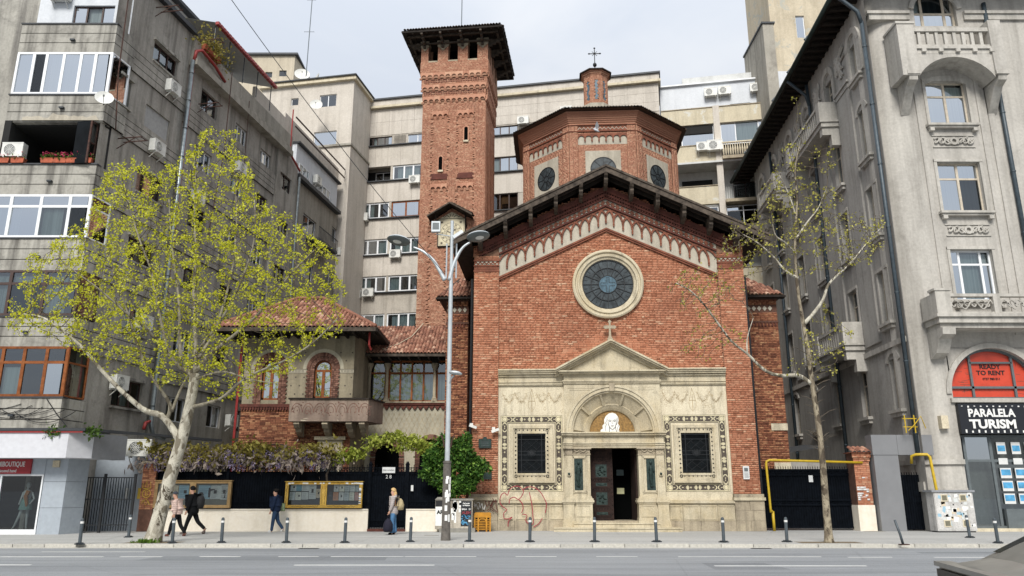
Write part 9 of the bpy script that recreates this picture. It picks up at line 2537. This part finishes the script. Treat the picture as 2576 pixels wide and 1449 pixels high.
# ================================================================ people
def skin_obj(verts, edges, radii, root, mat, parent, name, sub=2):
 me = bpy.data.meshes.new(name); me.from_pydata(verts, edges, []); me.update()
 o = bpy.data.objects.new('tmp_skin', me); COL.objects.link(o)
 md = o.modifiers.new('skin', 'SKIN'); md.use_smooth_shade = True
 sv = me.skin_vertices[0].data
 for i, r in enumerate(radii): sv[i].radius = (r, r) if not isinstance(r, tuple) else r; sv[i].use_root = (i == root)
 s = o.modifiers.new('sub', 'SUBSURF'); s.levels = sub; s.render_levels = sub
 bpy.context.view_layer.update(); dg = bpy.context.evaluated_depsgraph_get()
 m2 = bpy.data.meshes.new_from_object(o.evaluated_get(dg)); bpy.data.objects.remove(o)
 m2.materials.clear(); m2.materials.append(mat); m2.polygons.foreach_set('use_smooth', [True]*len(m2.polygons))
 return obj(name, m2, parent)
def person(label, pos, H, face_deg, pose, wear):
 """x forward, y to the person's left; joints in metres for a body of height H"""
 t = thing('person', label, 'person', pos, R(face_deg)); k = H/1.75; lean = pose.get('lean', .03)
 J = {}
 hipz = .93*k - pose.get('drop', .03)
 J['pel'] = (0,0,hipz); J['wai'] = (lean*.3,0,hipz+.16*k); J['che'] = (lean*.8,0,hipz+.36*k); J['shc'] = (lean,0,hipz+.50*k); J['nec'] = (lean*1.2+.01,0,hipz+.57*k)
 hb = pose.get('head', 0.0)
 J['hd0'] = (lean*1.3+.03+hb*.3,0,hipz+.655*k); J['hd1'] = (lean*1.3+.035+hb*.6,0,hipz+.74*k); J['hd2'] = (lean*1.3+.01+hb*.5,0,hipz+.785*k)
 def leg(side, th, kn):
  s = .095*k*side; h = (0,s,hipz-.04*k); L1, L2 = .43*k, .42*k
  kx, kz = h[0]+L1*math.sin(th), h[2]-L1*math.cos(th); ax, az = kx+L2*math.sin(th-kn), kz-L2*math.cos(th-kn)
  return [h, (kx,s*1.0,kz), (ax,s*.95,az)]
 def arm(side, sh, el, out=.05):
  s = .185*k*side; a = (lean,s,hipz+.485*k); L1, L2 = .29*k, .25*k
  ex, ez = a[0]+L1*math.sin(sh), a[2]-L1*math.cos(sh); wx, wz = ex+L2*math.sin(sh+el), ez-L2*math.cos(sh+el)
  return [a, (ex, s+out*side*k, ez), (wx, s+out*side*.6*k, wz)]
 LL, RL = leg(1,*pose['l']), leg(-1,*pose['r']); LA, RA = arm(1,*pose['la']), arm(-1,*pose['ra'])
 V, E, Rd = [], [], []
 def add(p, r, par=None):
  V.append(p); Rd.append(r if isinstance(r, tuple) else r); 
  if par is not None: E.append((par, len(V)-1))
  return len(V)-1
 def foot(an, side):
  fx = an[0]; up = pose.get('heel', {}).get(side, 0)
  return (fx+.15*k*math.cos(up), an[1], max(.03, an[2]-.06-.15*math.sin(up)))
 pel = add(J['pel'], .105*k); wa = add(J['wai'], .10*k, pel); ch = add(J['che'], .105*k, wa); sc = add(J['shc'], .075*k, ch); ne = add(J['nec'], .055*k, sc); h0 = add(J['hd0'], .07*k, ne); h1 = add(J['hd1'], .088*k, h0); h2 = add(J['hd2'], .07*k, h1)
 add((J['hd0'][0]+.10*k,0,J['hd0'][2]+.045*k), .012*k, h0)
 for A in (LA, RA):
  a = add(A[0], .06*k, sc); e = add(A[1], .045*k, a); w = add(A[2], .03*k, e)
  d = Vector(A[2])-Vector(A[1]); d.normalize(); pm = Vector(A[2])+d*.07*k; p = add(tuple(pm), .03*k, w)
  for q in range(4):
   f0 = pm+d*.04*k+Vector((.0,0,0))+Vector((-.025+.017*q,0,0)); f1 = f0+d*.035*k+Vector((.008,0,0)); i0 = add(tuple(f0), .009, p); add(tuple(f1), .007, i0)
  i0 = add(tuple(Vector(A[2])+d*.04*k+Vector((.035,0,.0))), .01, w); add(tuple(Vector(A[2])+d*.08*k+Vector((.045,0,0))), .008, i0)
 for Lg, sd in ((LL,'l'),(RL,'r')):
  a = add(Lg[0], .09*k, pel); kn = add(Lg[1], .06*k, a); an = add(Lg[2], .042*k, kn); add(foot(Lg[2], sd), .035*k, an)
 skin_obj(V, E, Rd, 0, M['skin'], t, 'body')
 # trousers
 V2 = [J['pel']]; E2 = []; R2 = [.145*k]
 fl = wear.get('flare', 0)
 for Lg in (LL, RL):
  b = len(V2); V2 += [Lg[0], Lg[1], (Lg[2][0], Lg[2][1], Lg[2][2]+.005)]; R2 += [.112*k, .08*k+fl*.3, .062*k+fl]; E2 += [(0,b),(b,b+1),(b+1,b+2)]
 V2.append((J['wai'][0],0,J['wai'][2]-.05)); R2.append(.135*k); E2.append((0,len(V2)-1))
 skin_obj(V2, E2, R2, 0, wear['legs'], t, 'trousers')
 # coat: torso with hem, sleeves
 hem = wear['hem']*k; b = wear.get('bulk', 1.0)
 V3 = [J['che'], J['shc'], J['wai'], (J['pel'][0]-.0,0,J['pel'][2]), (J['pel'][0]+wear.get('hemx',0.0),0,J['pel'][2]-hem), (J['nec'][0],0,J['nec'][2]-.01)]
 R3 = [(.17*k*b,.19*k*b), (.13*k*b,.16*k), (.165*k*b,.175*k*b), (.175*k*b,.18*k*b), (.185*k*b,.19*k*b), .08*k]; E3 = [(0,1),(0,2),(2,3),(3,4),(1,5)]
 for A in (LA, RA):
  q = len(V3); A2 = Vector(A[2]); V3 += [A[0], A[1], tuple(A2)]; R3 += [.085*k*b, .07*k*b, .058*k*b]; E3 += [(1,q),(q,q+1),(q+1,q+2)]
 coat = skin_obj(V3, E3, R3, 0, wear['coat'], t, 'coat')
 # shoes
 for Lg, sd in ((LL,'l'),(RL,'r')):
  an = Vector(Lg[2]); f = Vector(foot(Lg[2], sd)); heel = an+Vector((-.05*k,0,-.045)); heel.z = max(heel.z, .03)
  skin_obj([tuple(an), tuple(heel), tuple((heel+f)/2), tuple(f)], [(0,1),(1,2),(2,3)], [.06*k,.068*k,.07*k,.06*k], 1, wear['shoe'], t, 'shoe')
 # hair or hat
 c = Vector(J['hd1']); c.x -= .012; hm = wear['hair']; mb = MB(); n = 16; rows = 9
 style = wear.get('style', 'short'); vs = []
 for i in range(rows):
  ph = PI*.5-(PI*.5+(.35 if style != 'hat' else .0))*i/(rows-1); z = math.sin(ph)*.115*k; r = math.cos(ph)*.108*k
  for j in range(n):
   a = 2*PI*j/n; fr_ = max(0, math.cos(a)); x = math.cos(a)*r*1.08; y = math.sin(a)*r*.92; zz = z
   if style != 'hat' and i > 4: x -= fr_*.05*k*(i-4)/4
   vs.append((c.x+x, c.y+y, c.z+.03*k+zz+(.04*fr_*max(0,i-4)/4 if style != 'hood' else 0)))
 mb.add(vs, [(i*n+j, (i+1)*n+j, (i+1)*n+(j+1)%n, i*n+(j+1)%n) for i in range(rows-1) for j in range(n)]); hair = mb.build('hair' if style in ('short','long','bun') else style, hm, t, smooth=True)
 if style == 'long':
  skin_obj([tuple(c+Vector((-.05,0,.02))), tuple(c+Vector((-.075,0,-.1))), tuple(c+Vector((-.08,0,-.22))), tuple(c+Vector((-.07,0,-.3)))], [(0,1),(1,2),(2,3)], [.08*k,.085*k,.075*k,.04], 0, hm, t, 'long_hair')
 if style == 'bun': mb = MB(); mb.lathe([(0,-.04),(.04,-.02),(.045,.01),(0,.05)],10,tuple(c+Vector((-.09,0,.08)))); mb.build('bun', hm, t, smooth=True)
 if wear.get('hood'):
  skin_obj([tuple(Vector(J['nec'])+Vector((-.07,.08,.0))), tuple(Vector(J['nec'])+Vector((-.1,0,-.02))), tuple(Vector(J['nec'])+Vector((-.07,-.08,.0)))], [(0,1),(1,2)], [.05*k,.075*k,.05*k], 1, wear['coat'], t, 'hood')
 e = MB()
 for s in (-1,1): e.lathe([(0,-.008),(.01,0),(0,.008)],6,(J['hd1'][0]+.083*k, s*.033*k, J['hd1'][2]-.035*k))
 e.build('eyes', M['ink'], t); mth = MB(); mth.box(J['hd0'][0]+.066*k,J['hd0'][0]+.074*k,-.022,.022,J['hd0'][2]-.002,J['hd0'][2]+.006); mth.build('mouth', M['terracotta_dark'], t)
 if wear.get('fur'): pass
 return t, J, dict(LA=LA, RA=RA)
M['skin'] = plain('skin', '#b98e78', .6, var=.05)
def cloth(name, h, quilt=False, rough=.85):
 t_ = NT(name); n1 = t_.noise(9, 4); c = lin(h)
 col = t_.ramp(n1, [(.3, tuple(x*.75 for x in c[:3])), (.7, tuple(min(1,x*1.12) for x in c[:3]))])
 t_.col(col)
 if quilt:
  z = t_.n('ShaderNodeSeparateXYZ', {'Vector': t_.P()}).outputs['Z']; w = t_.math('ABSOLUTE', t_.math('SINE', t_.math('MULTIPLY', z, 42.0))); t_.bump(w, .5, .02)
 else: t_.bump(n1, .5, .03)
 return t_.set(rough, 0, .2)
CL = {n: cloth(n, h, q) for n, h, q in (('coat_pink','#c9b0a6',True),('coat_black','#0c0d10',False),('trousers_black','#101114',False),('coat_navy','#16233a',False),('jeans','#2c3f58',False),('jeans_pale','#4a6f92',False),('coat_silver','#a39b98',True),('hat_grey','#3f434a',False),('shoe_brown','#5c3a33',False),('shoe_white','#c9c9c6',False),('shoe_black','#101010',False),('shoe_grey','#6a625e',False),('bag_dark','#23222e',False),('bag_cream','#a99a78',False),('hair_black','#15110f',False),('hair_blond','#c2a272',False))}
# positions: feet read off the photograph
def foot_at(px, py): x, y = ground(px, py); return (x, y, 0)
person('person in pale pink quilted jacket, grey beanie and black trousers walking beside the leaning tree', foot_at(441,1349), 1.60, 180, dict(l=(.42,.25), r=(-.28,.35), la=(-.25,.35,.03), ra=(.05,.45,.04), lean=.08, drop=.05, head=.06, heel={'r':.5}), dict(legs=CL['trousers_black'], coat=CL['coat_pink'], hem=.04, bulk=1.15, shoe=CL['shoe_brown'], hair=CL['hat_grey'], style='hat'))
tB, JB, aB = person('person in black hooded coat with black backpack walking by the notice board', foot_at(480,1344), 1.80, 180, dict(l=(.35,.12), r=(-.42,.42), la=(.12,.2,.03), ra=(-.15,.15,.03), lean=.05, drop=.05, head=.02, heel={'r':.7}), dict(legs=CL['trousers_black'], coat=CL['coat_black'], hem=.2, bulk=1.22, shoe=CL['shoe_grey'], hair=CL['coat_black'], style='hood', hood=True))
bk = thing('backpack', 'black backpack worn by the person in the black coat', 'backpack', (tB.location.x, tB.location.y, 0), R(180)); mb = MB(); z = JB['che'][2]; mb.lathe([(.0,-.27),(.13,-.25),(.17,-.1),(.165,.08),(.12,.2),(.0,.23)], 14, (-.24,0,z-.06)); o = mb.build('bag', M['ink'], bk, smooth=True); mb = MB()
for s in (-1,1): mb.tube([(-.18,s*.1,z+.1),(-.02,s*.13,z+.2),(.14,s*.14,z+.08)], .02, 5)
mb.build('strap', M['ink'], bk)
tC, JC, aC = person('person in navy jacket, rolled jeans and white trainers walking along the cream wall', foot_at(690,1339), 1.68, 180, dict(l=(.15,.06), r=(-.2,.45), la=(.1,.25,.03), ra=(-.05,.2,.03), lean=.03, drop=.02, heel={'r':.5}), dict(legs=CL['jeans'], coat=CL['coat_navy'], hem=.10, bulk=1.15, shoe=CL['shoe_white'], hair=CL['hair_black'], style='bun', hood=True))
tb = thing('tote_bag', 'green and blue tote bag on the navy-jacketed walker shoulder', 'bag', (tC.location.x, tC.location.y, 0), R(180)); M['tote'] = plain('tote', '#6d7a5a', .8, var=.4, scale=10); mb = MB(); mb.prism([(-.32,.82),(-.12,.82),(-.1,1.12),(-.3,1.14)], -.2, -.1); mb.build('bag', M['tote'], tb); mb = MB(); mb.tube([(-.2,-.15,1.12),(-.12,-.17,1.3),(.02,-.18,JC['shc'][2]+.02)], .012, 4); mb.build('strap', M['tote'], tb)
tD, JD, aD = person('person with long blond hair in silver quilted coat and flared jeans', foot_at(988,1345), 1.68, 180, dict(l=(.06,.05), r=(-.06,.05), la=(.08,.3,.04), ra=(-.05,.15,.04), lean=.01, drop=.0), dict(legs=CL['jeans_pale'], coat=CL['coat_silver'], hem=.20, bulk=1.12, shoe=CL['shoe_black'], hair=CL['hair_blond'], style='long', hood=True, flare=.035))
sb_ = thing('shopping_bag', 'dark purple shopping bag carried by the blond person', 'bag', (tD.location.x, tD.location.y, 0), R(180)); W = aD['LA'][2]; mb = MB(); mb.lathe([(.0,.10),(.14,.11),(.19,.2),(.18,.4),(.12,.52),(.04,.6)], 14, (W[0]+.04, W[1]+.02, 0)); o = mb.build('bag', CL['bag_dark'], sb_, smooth=True); mb = MB(); mb.tube([(W[0]-.02,W[1],.56),(W[0]+.02,W[1],W[2]-.04),(W[0]+.08,W[1],.56)], .012, 5); mb.build('handle', CL['bag_dark'], sb_)
cb = thing('cream_backpack', 'cream drawstring backpack on the blond person', 'backpack', (tD.location.x, tD.location.y, 0), R(180)); mb = MB(); z = JD['che'][2]; mb.lathe([(.0,-.32),(.13,-.3),(.15,-.12),(.09,.05),(.02,.12)], 12, (-.25,0,z-.02)); mb.build('bag', CL['bag_cream'], cb, smooth=True); mb = MB()
for s in (-1,1): mb.tube([(-.24,s*.05,z+.08),(-.05,s*.13,z+.19),(.12,s*.13,z+.05),(-.2,s*.1,z-.28)], .01, 4)
mb.build('strap', CL['bag_cream'], cb)
